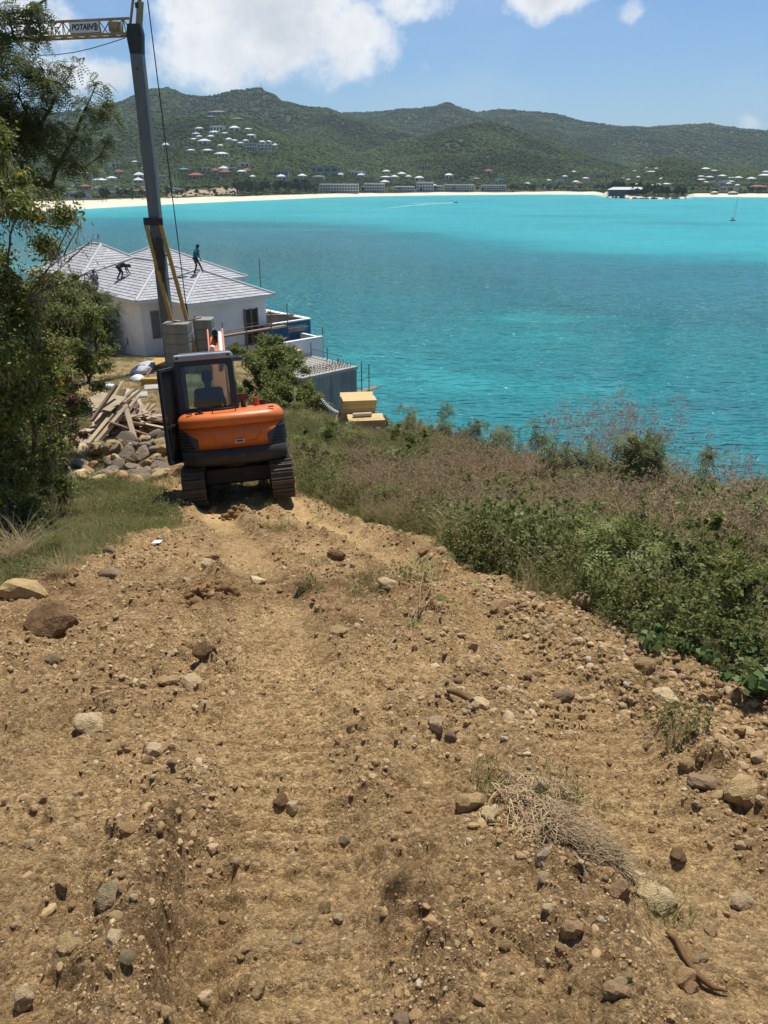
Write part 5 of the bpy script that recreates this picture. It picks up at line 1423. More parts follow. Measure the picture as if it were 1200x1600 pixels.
# revolving body
def plan(hw, rear, inset=0.0, front=.95):
    pts = []
    rc = .42 - inset * .5
    hw -= inset; rear += inset
    pts += [(-hw, front)]
    for k in range(8): a = math.pi + (math.pi / 2) * k / 7; pts.append((-hw + rc + rc * math.cos(a), rear + rc + .14 * (1 - ((-hw + rc) / hw) ** 2) * 0 + rc * math.sin(a)))
    for k in range(1, 8): x = -(hw - rc) + 2 * (hw - rc) * k / 8; pts.append((x, rear - .05 * (1 - (x / (hw - rc)) ** 2)))
    for k in range(8): a = 1.5 * math.pi + (math.pi / 2) * k / 7; pts.append((hw - rc + rc * math.cos(a), rear + rc + rc * math.sin(a)))
    pts += [(hw, front)]
    return pts
def loft(levels, smooth=False):
    m = MB(); n = len(levels[0][1]); v = []
    for z, pl_ in levels: v += [(x, y, z) for x, y in pl_]
    f = [tuple(range(n - 1, -1, -1)), tuple(range(n * (len(levels) - 1), n * len(levels)))]
    for i in range(len(levels) - 1): f += [(i * n + k, i * n + (k + 1) % n, (i + 1) * n + (k + 1) % n, (i + 1) * n + k) for k in range(n)]
    m.add(v, f); m.sm = [False, False] + [smooth] * (len(f) - 2)
    return m
P(loft([(.72, plan(.90, -1.16, .05)), (.76, plan(.93, -1.19)), (.99, plan(.94, -1.20)), (1.01, plan(.93, -1.18, .03))], True), 'rear_skirt', EXBLACK)
P(MB().bx(-.9, .9, -.2, 1.0, .74, 1.02), 'deck', EXBLACK, bevel=.02)
cwt = P(loft([(1.012, plan(.92, -1.16, .01, .05)), (1.40, plan(.92, -1.15, .0, .05)), (1.405, plan(.92, -1.15, .012, .05))], True), 'counterweight', ORANGE)
P(loft([(1.408, plan(.935, -1.185, 0, .05)), (1.52, plan(.935, -1.185, 0, .05)), (1.575, plan(.93, -1.17, .012, .05)), (1.615, plan(.92, -1.14, .04, .05)), (1.64, plan(.91, -1.1, .085, .05)), (1.65, plan(.9, -1.05, .16, .05))], True), 'engine_hood', ORANGE)
# raised outline pressed into the rear panel
o = MB()
path = [(-.62, 1.33), (-.36, 1.33), (-.30, 1.14), (-.24, 1.10), (.30, 1.10), (.42, 1.13), (.50, 1.27), (.52, 1.33)]
for (x0, z0), (x1, z1) in zip(path, path[1:]):
    def yr(x): return -1.15 - .05 * (1 - min(1, (x / .5)) ** 2) + .004
    o.cyl((x0, yr(x0) , z0), (x1, yr(x1), z1), .018, n=6)
P(o, 'panel_crease', ORANGE, cwt)
for x in (-.45, -.15, .15, .45): P(MB().cyl((x, -1.222 - .03 * (1 - (x / .5) ** 2), .86), (x, -1.20, .86), .022, n=8), 'bolt', TRACKM, cwt)
P(MB().tube([(-.30, -1.05, 1.64), (-.30, -1.08, 1.70), (.10, -1.08, 1.70), (.10, -1.05, 1.64)], .012, 6), 'hood_handle', EXBLACK, cwt)
for x in (-.7, .72): P(MB().box((x, -1.0, 1.655), (.10, .05, .02)), 'hinge', EXBLACK, cwt, bevel=.006)
P(MB().bx(-.34, -.335, -1.197, -1.17, 1.41, 1.52).bx(.40, .405, -1.197, -1.17, 1.41, 1.52), 'panel_gap', EXBLACK, cwt)
P(MB().bx(.02, .20, -1.215, -1.19, 1.09, 1.16), 'latch_plate', CHROME, cwt, bevel=.008)
P(MB().bx(.05, .17, -1.222, -1.213, 1.11, 1.14), 'latch_slot', EXBLACK, cwt)
for s_ in (-1, 1):
    cx_, cyy = s_ * (.92 - .42), -1.15 + .42
    g_ = MB(); nseg = 7; a_s = [(-8 + 84 * k / nseg) for k in range(nseg + 1)]
    ring = []
    for k, a in enumerate(a_s):
        aa = R(a)
        ring.append((cx_ + s_ * .437 * math.cos(aa), cyy - .437 * math.sin(aa), k / nseg))
    v = []; f = []
    for x, y, t_ in ring:
        v += [(x, y, 1.025), (x, y, 1.39 - .34 * max(0, t_ - .45))]
    for k in range(nseg): f.append((2 * k, 2 * k + 2, 2 * k + 3, 2 * k + 1))
    v2 = [(cx_ + (x - cx_) * .965, cyy + (y - cyy) * .965, z) for x, y, z in v]; nn = len(v)
    f += [(nn + a, nn + b, nn + c, nn + d) for d, c, b, a in f] + [(0, 1, nn + 1, nn), (nn - 2, nn - 1, 2 * nn - 1, 2 * nn - 2), ] + [(2 * k + 1, 2 * k + 3, nn + 2 * k + 3, nn + 2 * k + 1) for k in range(nseg)]
    g_.add(v + v2, f)
    gr_ = P(g_, 'side_grille', GRILLE, cwt)
    for j in range(6):
        z = 1.06 + j * .052
        m = MB()
        m.tube([(cx_ + s_ * .447 * math.cos(R(a)), cyy - .447 * math.sin(R(a)), z) for a in np.linspace(-2, 68 - j * 3.5, 8)], .012, 5)
        P(m, 'grille_slot', SEATM, gr_)
# right-hand side bodywork
P(MB().bx(.12, .92, .08, .95, 1.02, 1.42), 'tool_box', ORANGE, bevel=.05, seg=3)
P(MB().cyl((.24, -.25, 1.63), (.24, -.25, 1.86), .045, n=12).bx(.14, .34, -.34, -.16, 1.80, 1.90), 'exhaust', M('rusty_exhaust', (.09, .05, .035), (.16, .08, .05), scale=12, rough=.9))
P(MB().cyl((.48, -.15, 1.64), (.48, -.15, 1.80), .055, n=14), 'warning_light', M('lens_red', (.5, .10, .03), rough=.3))
P(MB().cyl((.60, .0, 1.64), (.60, 0, 1.74), .06, n=12), 'air_cap', EXBLACK)
P(MB().cyl((-.52, -1.0, 1.62), (-.52, -1.0, 1.70), .028, n=8).bx(-.60, -.46, -1.03, -.97, 1.63, 1.66), 'hood_latch', EXBLACK)
# cab
X0, X1, Y0, Y1 = -.92, .17, -.50, .95
ZB, ZT = 1.02, 2.56
def post(a, b, w_=.09, h_=.09): return P(MB().beam(a, b, w_, h_, up=(0, 1, 0)), 'cab_post', CABM, bevel=.015)
ti = .035
post((X0 + .045, Y0 + .045, ZB), (X0 + .045 + ti, Y0 + .045 + .02, ZT)); post((X1 - .045, Y0 + .045, ZB), (X1 - .045 - ti, Y0 + .045 + .02, ZT))
post((X0 + .045, Y1 - .045, ZB), (X0 + .045 + ti, Y1 - .16, ZT)); post((X1 - .045, Y1 - .045, ZB), (X1 - .045 - ti, Y1 - .16, ZT))
P(MB().bx(X0 + .02, X1 - .02, Y0 + .02, Y0 + .09, ZB, 1.62), 'rear_panel', CABM, bevel=.01)
# rear window frame with rounded corners, and its pane
def rounded(w_, h_, r_, n=6):
    pts = []
    for cx_, cz_, a0 in ((w_ - r_, h_ - r_, 0), (-w_ + r_, h_ - r_, 90), (-w_ + r_, -h_ + r_, 180), (w_ - r_, -h_ + r_, 270)):
        for k in range(n + 1): a = R(a0 + 90 * k / n); pts.append((cx_ + r_ * math.cos(a), cz_ + r_ * math.sin(a)))
    return pts
xc, zc, hw_, hh_ = (X0 + X1) / 2, 2.09, .50, .48
inn = rounded(.41, .375, .07); out_ = rounded(hw_, hh_, .03); n = len(inn)
v = []
for yy in (Y0 + .005, Y0 + .075): v += [(xc + a, yy, zc + b) for a, b in inn] + [(xc + a, yy, zc + b) for a, b in out_]
f = []
for k in range(n):
    k2 = (k + 1) % n
    f += [(k, k2, n + k2, n + k), (2 * n + k2, 2 * n + k, 3 * n + k, 3 * n + k2), (k2, k, 2 * n + k, 2 * n + k2), (n + k, n + k2, 3 * n + k2, 3 * n + k)]
wf = P(MB().add(v, f), 'rear_window', CABM)
P(MB().prism([(xc + a, zc + b) for a, b in rounded(.425, .39, .07)], Y0 + .030, Y0 + .036, 'y'), 'pane', GLASS, wf)
rf = P(MB().bx(X0 + .03, X1 - .03, Y0 - .03, Y1 - .10, ZT, ZT + .12), 'cab_roof', CABROOF, bevel=.045, seg=4)
P(MB().bx(X0 + .12, X1 - .12, Y0 + .12, Y1 - .3, ZT + .12, ZT + .14), 'roof_panel', CABROOF, rf, bevel=.008)
for x in (X0 + .10, X1 - .10): P(MB().cyl((x, Y0 - .045, ZT + .06), (x, Y0 - .028, ZT + .06), .022, n=10), 'bolt', EXBLACK, rf)
P(MB().bx(X1 - .035, X1 - .028, Y0 + .09, Y1 - .15, 1.5, ZT - .05), 'side_pane', GLASS); P(MB().bx(X1 - .06, X1 - .01, Y0 + .08, Y1 - .1, ZB, 1.5), 'side_panel', CABM)
P(MB().add([(X0 + .1, Y1 - .05, 1.15), (X1 - .1, Y1 - .05, 1.15), (X1 - .13, Y1 - .15, ZT - .04), (X0 + .13, Y1 - .15, ZT - .04), (X0 + .1, Y1 - .044, 1.15), (X1 - .1, Y1 - .044, 1.15), (X1 - .13, Y1 - .144, ZT - .04), (X0 + .13, Y1 - .144, ZT - .04)], [(0, 1, 2, 3), (7, 6, 5, 4), (0, 4, 5, 1), (1, 5, 6, 2), (2, 6, 7, 3), (3, 7, 4, 0)]), 'windscreen', GLASS)
P(MB().bx(X0 + .06, X1 - .06, Y0 + .09, Y1 - .1, ZB + .0, ZB + .06), 'cab_floor', EXBLACK)
st = P(MB().bx(xc - .24, xc + .24, -.12, .40, 1.10, 1.42), 'seat', SEATM, bevel=.05, seg=3)
P(MB().box((xc, -.16, 1.68), (.44, .12, .62), Matrix.Rotation(R(-6), 3, 'X')), 'backrest', SEATM, st, bevel=.05, seg=3)
for s_ in (-1, 1):
    P(MB().bx(xc + s_ * .33 - .06, xc + s_ * .33 + .06, .05, .55, 1.2, 1.52), 'console', SEATM, bevel=.03); P(MB().cyl((xc + s_ * .27, .42, 1.5), (xc + s_ * .26, .44, 1.76), .018, n=8), 'joystick', SEATM)
# door swung open and back
dh = Vector((X0 - .01, Y0 + .10, 0)); de = Vector((X0 - .20, Y0 - .66, 0))
dd = (de - dh).normalized()
door = MB()
def dp(t_, z): q = dh + (de - dh) * t_; return Vector((q.x, q.y, z))
for a, b in (((0, .80), (0, 2.46)), ((1, .86), (.93, 2.40)), ((0, 2.46), (.93, 2.42)), ((0, .80), (1, .84)), ((0, 1.46), (1, 1.46))): door.beam(dp(*a), dp(*b), .055, .06, up=(dd.y, -dd.x, 0))
do = P(door, 'door', CABM, bevel=.01)
nx_ = Vector((-dd.y, dd.x, 0)) * .006
for z0, z1 in ((.83, 1.44), (1.49, 2.43)):
    q = [dp(.03, z0), dp(.97, z0), dp(.93, z1), dp(.03, z1)]
    P(MB().add([a + nx_ for a in q] + [a - nx_ for a in q], [(0, 1, 2, 3), (7, 6, 5, 4), (0, 4, 5, 1), (1, 5, 6, 2), (2, 6, 7, 3), (3, 7, 4, 0)]), 'pane', GLASS, do)
P(MB().cyl(dp(.8, 1.3) + nx_ * 6, dp(.8, 1.7) + nx_ * 6, .014, n=6), 'handle', EXBLACK, do)
P(MB().tube([(X0 - .02, Y1 - .12, 1.3), (X0 - .1, Y1 - .08, 1.4), (X0 - .1, Y1 - .1, 2.1), (X0 - .02, Y1 - .14, 2.2)], .015, 6), 'grab_rail', EXBLACK)
P(MB().box((X0 - .2, Y1 - .02, 2.0), (.16, .03, .26)), 'mirror', EXBLACK, bevel=.01)
# boom, arm and bucket, carried forward
bx_ = -.20
def plate(poly, w_): return MB().prism(poly, bx_ - w_ / 2, bx_ + w_ / 2, 'x')
boom = P(plate([(1.0, .78), (1.22, .72), (1.9, 1.75), (2.45, 2.42), (2.95, 2.78), (3.85, 2.62), (3.95, 2.8), (3.0, 3.08), (2.25, 2.72), (1.55, 1.8)], .26), 'boom', ORANGE, bevel=.02)
P(MB().cyl((bx_ - .09, 2.3, 2.80), (bx_ - .09, 3.7, 2.98), .055, n=10).cyl((bx_ + .09, 2.0, 2.5), (bx_ + .09, 2.9, 3.14), .05, n=10), 'hydraulic_hose', SIGNW, boom)
P(MB().cyl((bx_, 1.35, .72), (bx_, 2.25, 2.0), .075, n=12), 'boom_cylinder', EXBLACK, boom); P(MB().cyl((bx_, 2.25, 2.0), (bx_, 2.5, 2.5), .04, n=12), 'cylinder_rod', CHROME, boom)
P(MB().beam((bx_ - .16, 2.5, 2.7), (bx_ - .16, 3.05, 3.2), .03, .12).beam((bx_ + .16, 2.5, 2.7), (bx_ + .16, 3.05, 3.2), .03, .12), 'cylinder_bracket', ORANGE, boom)
arm = P(plate([(3.75, 3.1), (4.05, 3.05), (4.3, 2.6), (4.35, .9), (4.15, .85), (3.85, 2.4)], .22), 'arm', ORANGE, bevel=.02)
P(MB().cyl((bx_, 2.6, 3.14), (bx_, 3.75, 3.05), .065, n=12), 'arm_cylinder', EXBLACK, arm)
P(plate([(4.1, .9), (4.4, .85), (4.45, .45), (4.25, .1), (3.95, -.02), (3.65, .12), (3.70, .2), (3.98, .14), (4.1, .35)], .6), 'bucket', EXBLACK, bevel=.015)
P(MB().cyl((bx_ - .05, 1.05, .7), (bx_ + .05, 1.05, .7), .12, n=10).bx(-.22, .18, .85, 1.15, .62, 1.0), 'swing_post', ORANGE)
# operator
op = link('person', PEOPLE['sit'], None, None, origin + ERM @ (Vector((xc, .10, 1.44)) * EXS), erot); tag(op, 'excavator operator in dark clothes seated behind the rear window', 'person')
# ------------------------------------------------------------------ rocks
def rock_mesh(name, seed, sub=3, cuts=9, amp=.10, mat=None):
    g = random.Random(seed)
    bm = bmesh.new(); bmesh.ops.create_icosphere(bm, subdivisions=sub, radius=1)
    pl_ = [(Vector((g.gauss(0, 1), g.gauss(0, 1), g.gauss(0, 1))).normalized(), g.uniform(.55, .92)) for _ in range(cuts)]
    o = Vector((g.uniform(-50, 50), g.uniform(-50, 50), g.uniform(-50, 50)))
    for v in bm.verts:
        d = v.co.normalized(); r = 1.0
        for n, off in pl_:
            q = d.dot(n)
            if q > .05: r = min(r, off / q)
        r *= 1 + amp * mnoise.noise(d * 1.6 + o) + amp * .6 * mnoise.noise(d * 4.5 + o) + amp * .35 * mnoise.noise(d * 11 + o)
        v.co = d * r
    me = bpy.data.meshes.new(name); bm.to_mesh(me); bm.free()
    if mat: me.materials.append(mat)
    return me
R_TAN = M('tan_stone', (.41, .28, .14), (.32, .21, .10), scale=3, rough=.95, bump=.7, bscale=14, rnd=.2, spec=.15, c3=(.19, .12, .06), scale3=1.5, c3range=(.55, .72))
R_PALE = M('pale_limestone', (.60, .46, .27), (.47, .34, .18), scale=2.5, rough=.95, bump=.7, bscale=14, rnd=.15, spec=.15, c3=(.24, .16, .085), scale3=1.3, c3range=(.56, .70))
R_GREY = M('grey_stone', (.30, .22, .13), (.215, .15, .085), scale=3, rough=.9, bump=.6, bscale=14, rnd=.25, spec=.2, c3=(.28, .19, .10), scale3=1.4, c3range=(.55, .72))
R_DARK = M('dark_earthy_stone', (.19, .112, .054), (.125, .075, .038), scale=3, rough=.95, bump=.5, bscale=12, spec=.1, c3=(.17, .10, .05), scale3=1.5, c3range=(.55, .70))
ROCKS = {k: [rock_mesh('rock', 100 * i + j, 3, 8 + j, .12, m_) for j in range(6)] for i, (k, m_) in enumerate((('tan', R_TAN), ('pale', R_PALE), ('grey', R_GREY), ('dark', R_DARK)))}
def rock(px, py, w, h, kind, label, group=None, sink=.44, yaw=None, depth=None, cat='rock', name='rock'):
    """w, h: seen size in photograph pixels; py is the middle"""
    p = on_ground(px, py + h * .45)
    k = px_size(p); W, H = w * k / 2, h * k / 2 * 1.05
    D = depth * k / 2 if depth else (W + H) / 2
    me = ROCKS[kind][(int(px) * 7 + int(py)) % 6]
    o = link(name, me, None, None, (p.x, p.y + D * .6, p.z + H * (1 - 2 * sink)), (random.uniform(-.25, .25), random.uniform(-.25, .25), random.uniform(-.5, .5) if yaw is None else yaw), (W * 1.18, D * 1.18, H * 1.25))
    return tag(o, label, cat, group)
for px, py, w, h, kind, lab in (
    (80, 966, 92, 56, 'dark', 'largest dark brown boulder half buried at the left edge of the dirt'),
    (36, 921, 70, 30, 'tan', 'broad tan boulder at the left edge behind the dark boulder'),
    (320, 1014, 40, 24, 'dark', 'brown earthy clod above the flat pale stone left of centre'),
    (300, 1068, 44, 24, 'pale', 'flat pale stone left of centre below the brown clod'),
    (262, 1062, 34, 22, 'tan', 'rounded tan stone beside the flat pale one'),
    (138, 1127, 52, 28, 'pale', 'pale rounded stone on the left of the dirt'),
    (82, 1027, 26, 20, 'grey', 'dark grey stone below the largest boulder'),
    (237, 1168, 32, 22, 'pale', 'pale stone of a pair left of the track marks'),
    (260, 1166, 22, 18, 'tan', 'tan stone touching a pale one left of the track marks'),
    (439, 1250, 22, 20, 'dark', 'small dark stone of a pair in the track marks'),
    (455, 1258, 22, 24, 'pale', 'small pale stone next to a dark one in the track marks'),
    (172, 1398, 42, 46, 'grey', 'upright brown-grey flat stone near the lower left'),
    (105, 1478, 40, 34, 'tan', 'round tan rock near the lower left corner'),
    (176, 1466, 28, 30, 'pale', 'pale chunk beside the round rock lower left'),
    (36, 1562, 30, 30, 'pale', 'pale grey chunk in the bottom left corner'),
    (190, 1495, 32, 20, 'grey', 'grey stone fragment right of the pale chunk lower left'),
    (508, 1418, 20, 20, 'tan', 'small round stone low in the middle track'),
    (318, 1557, 24, 20, 'pale', 'pale stone at the bottom of the broken rut'),
    (403, 1545, 26, 22, 'tan', 'earthy lump at the bottom edge right of the rut'),
    (525, 866, 26, 17, 'dark', 'small dark rock alone on the bare track below the excavator'),
    (664, 858, 24, 18, 'tan', 'brown stone of a pair at the edge of the grass'),
    (690, 860, 18, 14, 'tan', 'smaller stone of a pair at the edge of the grass'),
    (783, 945, 32, 20, 'tan', 'tan angular stone on the track just below the grass'),
    (908, 936, 30, 22, 'tan', 'brown rock tucked into the foot of the grass bank'),
    (1145, 892, 64, 22, 'pale', 'pinkish pale boulder lying in the weeds at the right'),
    (1010, 1038, 34, 22, 'tan', 'tan rock at the top of the stony patch on the right'),
    (1040, 1085, 52, 30, 'pale', 'largest pale rock in the stony patch on the right'),
    (1088, 1010, 40, 22, 'grey', 'grey-brown rock at the foot of the vines'),
    (1160, 1236, 58, 42, 'tan', 'large round tan rock near the right edge'),
    (1102, 1222, 44, 26, 'grey', 'flat grey rock left of the large round tan one'),
    (1076, 1194, 26, 20, 'tan', 'small blocky stone above the flat grey rock on the right'),
    (1185, 1182, 28, 22, 'pale', 'pale stone at the right edge above the round rock'),
    (1165, 1408, 40, 26, 'pale', 'pale flat stone low at the right edge'),
    (988, 1367, 44, 24, 'pale', 'long white stone at the end of the straw heap'),
    (1022, 1402, 66, 34, 'pale', 'biggest white stone below the straw heap'),
    (968, 1388, 32, 34, 'tan', 'tan stone wedged left of the biggest white stone'),
    (895, 1452, 34, 30, 'tan', 'rounded earthy stone below the white stones'),
    (632, 1593, 34, 22, 'grey', 'blue-grey stone at the bottom edge of the picture'),
    (965, 1550, 38, 26, 'tan', 'tan stone low on the right beside the root'),
    (1076, 1528, 32, 30, 'tan', 'brown stone leaning on the dark root'),
    (682, 1128, 26, 26, 'pale', 'pale rounded stone right of the middle of the track'),
    (705, 1150, 18, 16, 'grey', 'grey pebble beside the pale rounded stone'),
    (752, 1097, 34, 18, 'pale', 'smooth tan stone beside the dark rotten stick'),
    (735, 1252, 40, 30, 'tan', 'earthy rock at the head of the straw heap'),
    (766, 1272, 32, 26, 'pale', 'pale rock just below the earthy one at the straw heap'),
    (850, 1228, 26, 30, 'pale', 'pale upright stone behind the straw heap'),
    (604, 910, 34, 13, 'pale', 'flat white stone across the middle of the track'),
    (478, 912, 36, 14, 'dark', 'thin dark slab lying on the track left of the white stone'),
    (330, 868, 34, 14, 'tan', 'flat brown stone on the track below the excavator left track'),
    (324, 880, 26, 16, 'pale', 'pale flat stone touching the flat brown one'),
    (400, 905, 30, 12, 'pale', 'pale flat stone on the fresh soil edge'),
    (172, 897, 32, 13, 'grey', 'flat grey stone in the short grass at the left'),
    (440 / 2.6, 858, 18, 12, 'grey', 'small grey stone in the grass above the flat one'),
    (882, 1083, 32, 18, 'grey', 'grey-white flat stone in the right wheel track'),
    (530, 987, 34, 12, 'tan', 'flat brown clod at the top of the middle track'),
    (790, 1480, 20, 16, 'tan', 'small lump right of the middle near the bottom'),
    (1062, 1335, 26, 20, 'dark', 'dark earthy lump right of the straw heap')):
    rock(px, py, w, h, kind, lab)
gr_ = 'loose stones on the dirt track'
rs = random.Random(21)
def loose(n, x0, x1, y0, y1, s0, s1, lab, group):
    for _ in range(n):
        px, py = rs.uniform(x0, x1), rs.uniform(y0, y1)
        w = rs.uniform(s0, s1) * (.55 + .45 * (py - 850) / 700); kind = rs.choice(('tan', 'tan', 'tan', 'tan', 'pale', 'pale', 'grey'))
        side = 'left' if px < x0 + (x1 - x0) / 3 else ('right' if px > x1 - (x1 - x0) / 3 else 'middle'); row = 'upper' if py < (y0 + y1) / 2 else 'lower'
        rock(px, py, w, w * rs.uniform(.55, .85), kind, lab.replace('small', 'small ' + {'tan': 'tan', 'pale': 'pale', 'grey': 'brown'}[kind]) + ', %s %s' % (row, side), group, name='loose_stone', cat='stone')
loose(24, 940, 1180, 1015, 1130, 11, 24, 'small stone in the stony patch below the right vines', 'stones of the right stony patch')
loose(22, 690, 830, 960, 1120, 12, 24, 'small loose stone on the stony ridge right of the middle', 'stones of the middle ridge')
loose(14, 20, 420, 1010, 1260, 10, 22, 'small loose stone scattered on the left of the dirt', 'stones on the left dirt')
loose(16, 10, 560, 1300, 1590, 12, 26, 'small loose stone scattered at the bottom left of the dirt', 'stones at the bottom left')
loose(14, 820, 1190, 1150, 1330, 11, 22, 'small loose stone scattered on the right of the dirt', 'stones on the right dirt')
loose(14, 640, 1190, 1420, 1590, 12, 26, 'small loose stone scattered at the bottom right of the dirt', 'stones at the bottom right')
loose(16, 430, 760, 850, 950, 9, 18, 'small loose stone on the bare track before the excavator', 'stones before the excavator')

# ------------------------------------------------------------------ rubble heap and wood heap left of the excavator
RC = on_ground(208, 742)
def heap_z(x, y): return .62 * math.exp(-((x - RC.x) / 1.35) ** 2 - ((y - RC.y - 1.6) / 1.3) ** 2)
R_RUB = M('rubble_grey', (.235, .19, .135), (.15, .12, .088), scale=3, rough=.9, bump=.5, bscale=14, rnd=.25, c3=(.30, .21, .12), scale3=1.3, c3range=(.52, .7))
rk = [rock_mesh('rubble_stone', 900 + j, 3, 14, .06, (R_TAN, R_RUB, R_PALE, R_RUB, R_TAN, R_RUB)[j]) for j in range(6)]
special = {(166, 733): ('big blocky tan stone at the near left of the rubble heap', .36), (207, 700): ('upright greenish grey slab at the top of the rubble heap', .34), (182, 712): ('long tan block on top of the rubble heap', .34), (215, 736): ('brown wedge stone low in the middle of the rubble heap', .30), (250, 727): ('flat grey stone at the right of the rubble heap', .28)}
for (px, py), (lab, s_) in special.items():
    p = on_ground(px, py + 14); z = p.z + heap_z(p.x, p.y)
    if py == 700: p = at(207, 700, RC.y + 1.5); z = p.z
    o = link('rubble_stone', rk[(px + py) % 6], None, None, (p.x, p.y, z), (rs.uniform(-.4, .4), rs.uniform(-.4, .4), rs.uniform(0, 6)), (s_, s_ * .8, s_ * .7)); tag(o, lab, 'stone')
for k in range(105):
    px, py = rs.gauss(208, 42), rs.uniform(697, 752)
    if not 112 < px < 292 or (py > 745 and px > 240): continue
    p = on_ground(px, py + 4)
    if p.y > RC.y + 3.6: p.y = RC.y + 3.6 * rs.random(); p.z = gz(p.x, p.y)
    s_ = rs.uniform(.10, .29)
    o = link('rubble_stone', rk[k % 6], None, None, (p.x, p.y, p.z + heap_z(p.x, p.y) + s_ * .12), (rs.uniform(-.7, .7), rs.uniform(-.7, .7), rs.uniform(0, 6)), (s_ * rs.uniform(.9, 1.3), s_, s_ * rs.uniform(.5, .8)))
    tag(o, '%s %s stone at the %s %s of the rubble heap' % ('large' if s_ > .21 else ('middling' if s_ > .15 else 'small'), ('tan', 'brown', 'pale', 'brown', 'tan', 'brown')[k % 6], 'foot' if py > 730 else ('middle' if py > 714 else 'top'), 'left' if px < 180 else ('centre' if px < 235 else 'right')), 'stone', 'stones of the rubble heap')
WOOD_A = M('weathered_board', (.50, .40, .27), (.38, .28, .18), scale=2.5, rough=.9, stretch=(6, 1, 6), rnd=.22, c3=(.18, .12, .075), scale3=2, c3range=(.58, .75), bump=.2, bscale=40)
WOOD_B = M('brown_board', (.22, .14, .085), (.15, .095, .06), scale=2.5, rough=.9, stretch=(6, 1, 6), rnd=.25)
PLY = M('plywood', (.44, .35, .23), (.33, .255, .16), scale=2, rough=.9, c3=(.24, .17, .10), scale3=3, c3range=(.55, .7))
WC = on_ground(182, 694)
def board(a, b, w_, h_, mat, label, group=None, name='scrap_board'):
    a, b = Vector(a), Vector(b); L = (b - a).length; d = (b - a).normalized()
    x = d.cross(Vector((0, 0, 1))).normalized(); z = x.cross(d)
    m4 = Matrix((x, d, z)).transposed().to_4x4(); m4.translation = (a + b) / 2
    o = MB().bx(-w_ / 2, w_ / 2, -L / 2, L / 2, -h_ / 2, h_ / 2).build(name, mat)
    o.matrix_world = m4 @ Matrix.Rotation(rs.uniform(-.3, .3), 4, 'Y')
    return tag(o, label, 'board', group)
for k in range(66):
    t_ = rs.random()
    a = WC + Vector((rs.uniform(-.95, 1.05), rs.uniform(-.5, .6), 0)); a.z = gz(a.x, a.y) + .10 + .65 * rs.random()
    L = rs.uniform(.8, 1.9); ang = rs.gauss(R(66), R(34))
    b = a + Vector((math.cos(ang) * L, math.sin(ang) * L, 0)); b.z = gz(b.x, b.y) + rs.uniform(.45, 1.6) * max(0, 1 - abs(b.x - WC.x) / 1.7) + .08
    pale_ = rs.random() < .72
    board(a, b, rs.choice((.09, .10, .14, .2)), rs.choice((.03, .045, .07)), WOOD_A if pale_ else WOOD_B, ('%s %s board at the %s of the scrap wood heap' % ('long' if L > 1.45 else ('middling' if L > 1.1 else 'short'), 'pale weathered' if pale_ else 'dark brown', 'left' if a.x < WC.x - .35 else ('middle' if a.x < WC.x + .4 else 'right'))), 'pale boards of the wood heap' if pale_ else 'brown boards of the wood heap')
for a_, b_, Y0_, Y1_, lab in (((150, 692), (200, 634), 19.3, 20.4, 'long square post lying uppermost across the wood heap'), ((138, 694), (176, 648), 19.2, 20.2, 'second long post left of the uppermost one on the wood heap'), ((196, 634), (212, 690), 20.4, 19.4, 'post slanting down the right side of the wood heap')):
    board(at(*a_, Y0_), at(*b_, Y1_), .12, .10, WOOD_A, lab, name='scrap_post')
o = MB().bx(-.44, .44, -.42, .42, -.012, .012).build('plywood_sheet', PLY, loc=at(163, 627, 20.6), rot=(R(12), R(8), R(-14))); tag(o, 'tilted plywood sheet resting on top of the wood heap', 'plywood')
for k, (px, py, sx_, sy_, yaw, lab) in enumerate(((140, 690, .55, .35, .5, 'broken plywood piece at the left foot of the wood heap'), (195, 684, .5, .3, -.3, 'cream plywood piece in the middle of the wood heap'), (160, 705, .62, .22, .1, 'long plywood strip in front of the wood heap'), (235, 703, .6, .10, .3, 'narrow board between wood heap and excavator'), (90, 690, .75, .28, -.7, 'big tan board half hidden under the left bush'))):
    p = on_ground(px, py); o = MB().bx(-sx_, sx_, -sy_, sy_, -.012, .012).build('plywood_piece', PLY, loc=p + Vector((0, .2, .16 + .1 * heap_z(p.x, p.y))), rot=(R(16), R(8 * (k - 2)), yaw)); tag(o, lab, 'plywood')
p = on_ground(252, 690)
lumber_pack('old_timber_stack', p + Vector((.15, .6, 0)), R(4), 5, 6, .2, .105, 1.15, 'stack of old dark planks behind the open excavator door', WOOD_B)
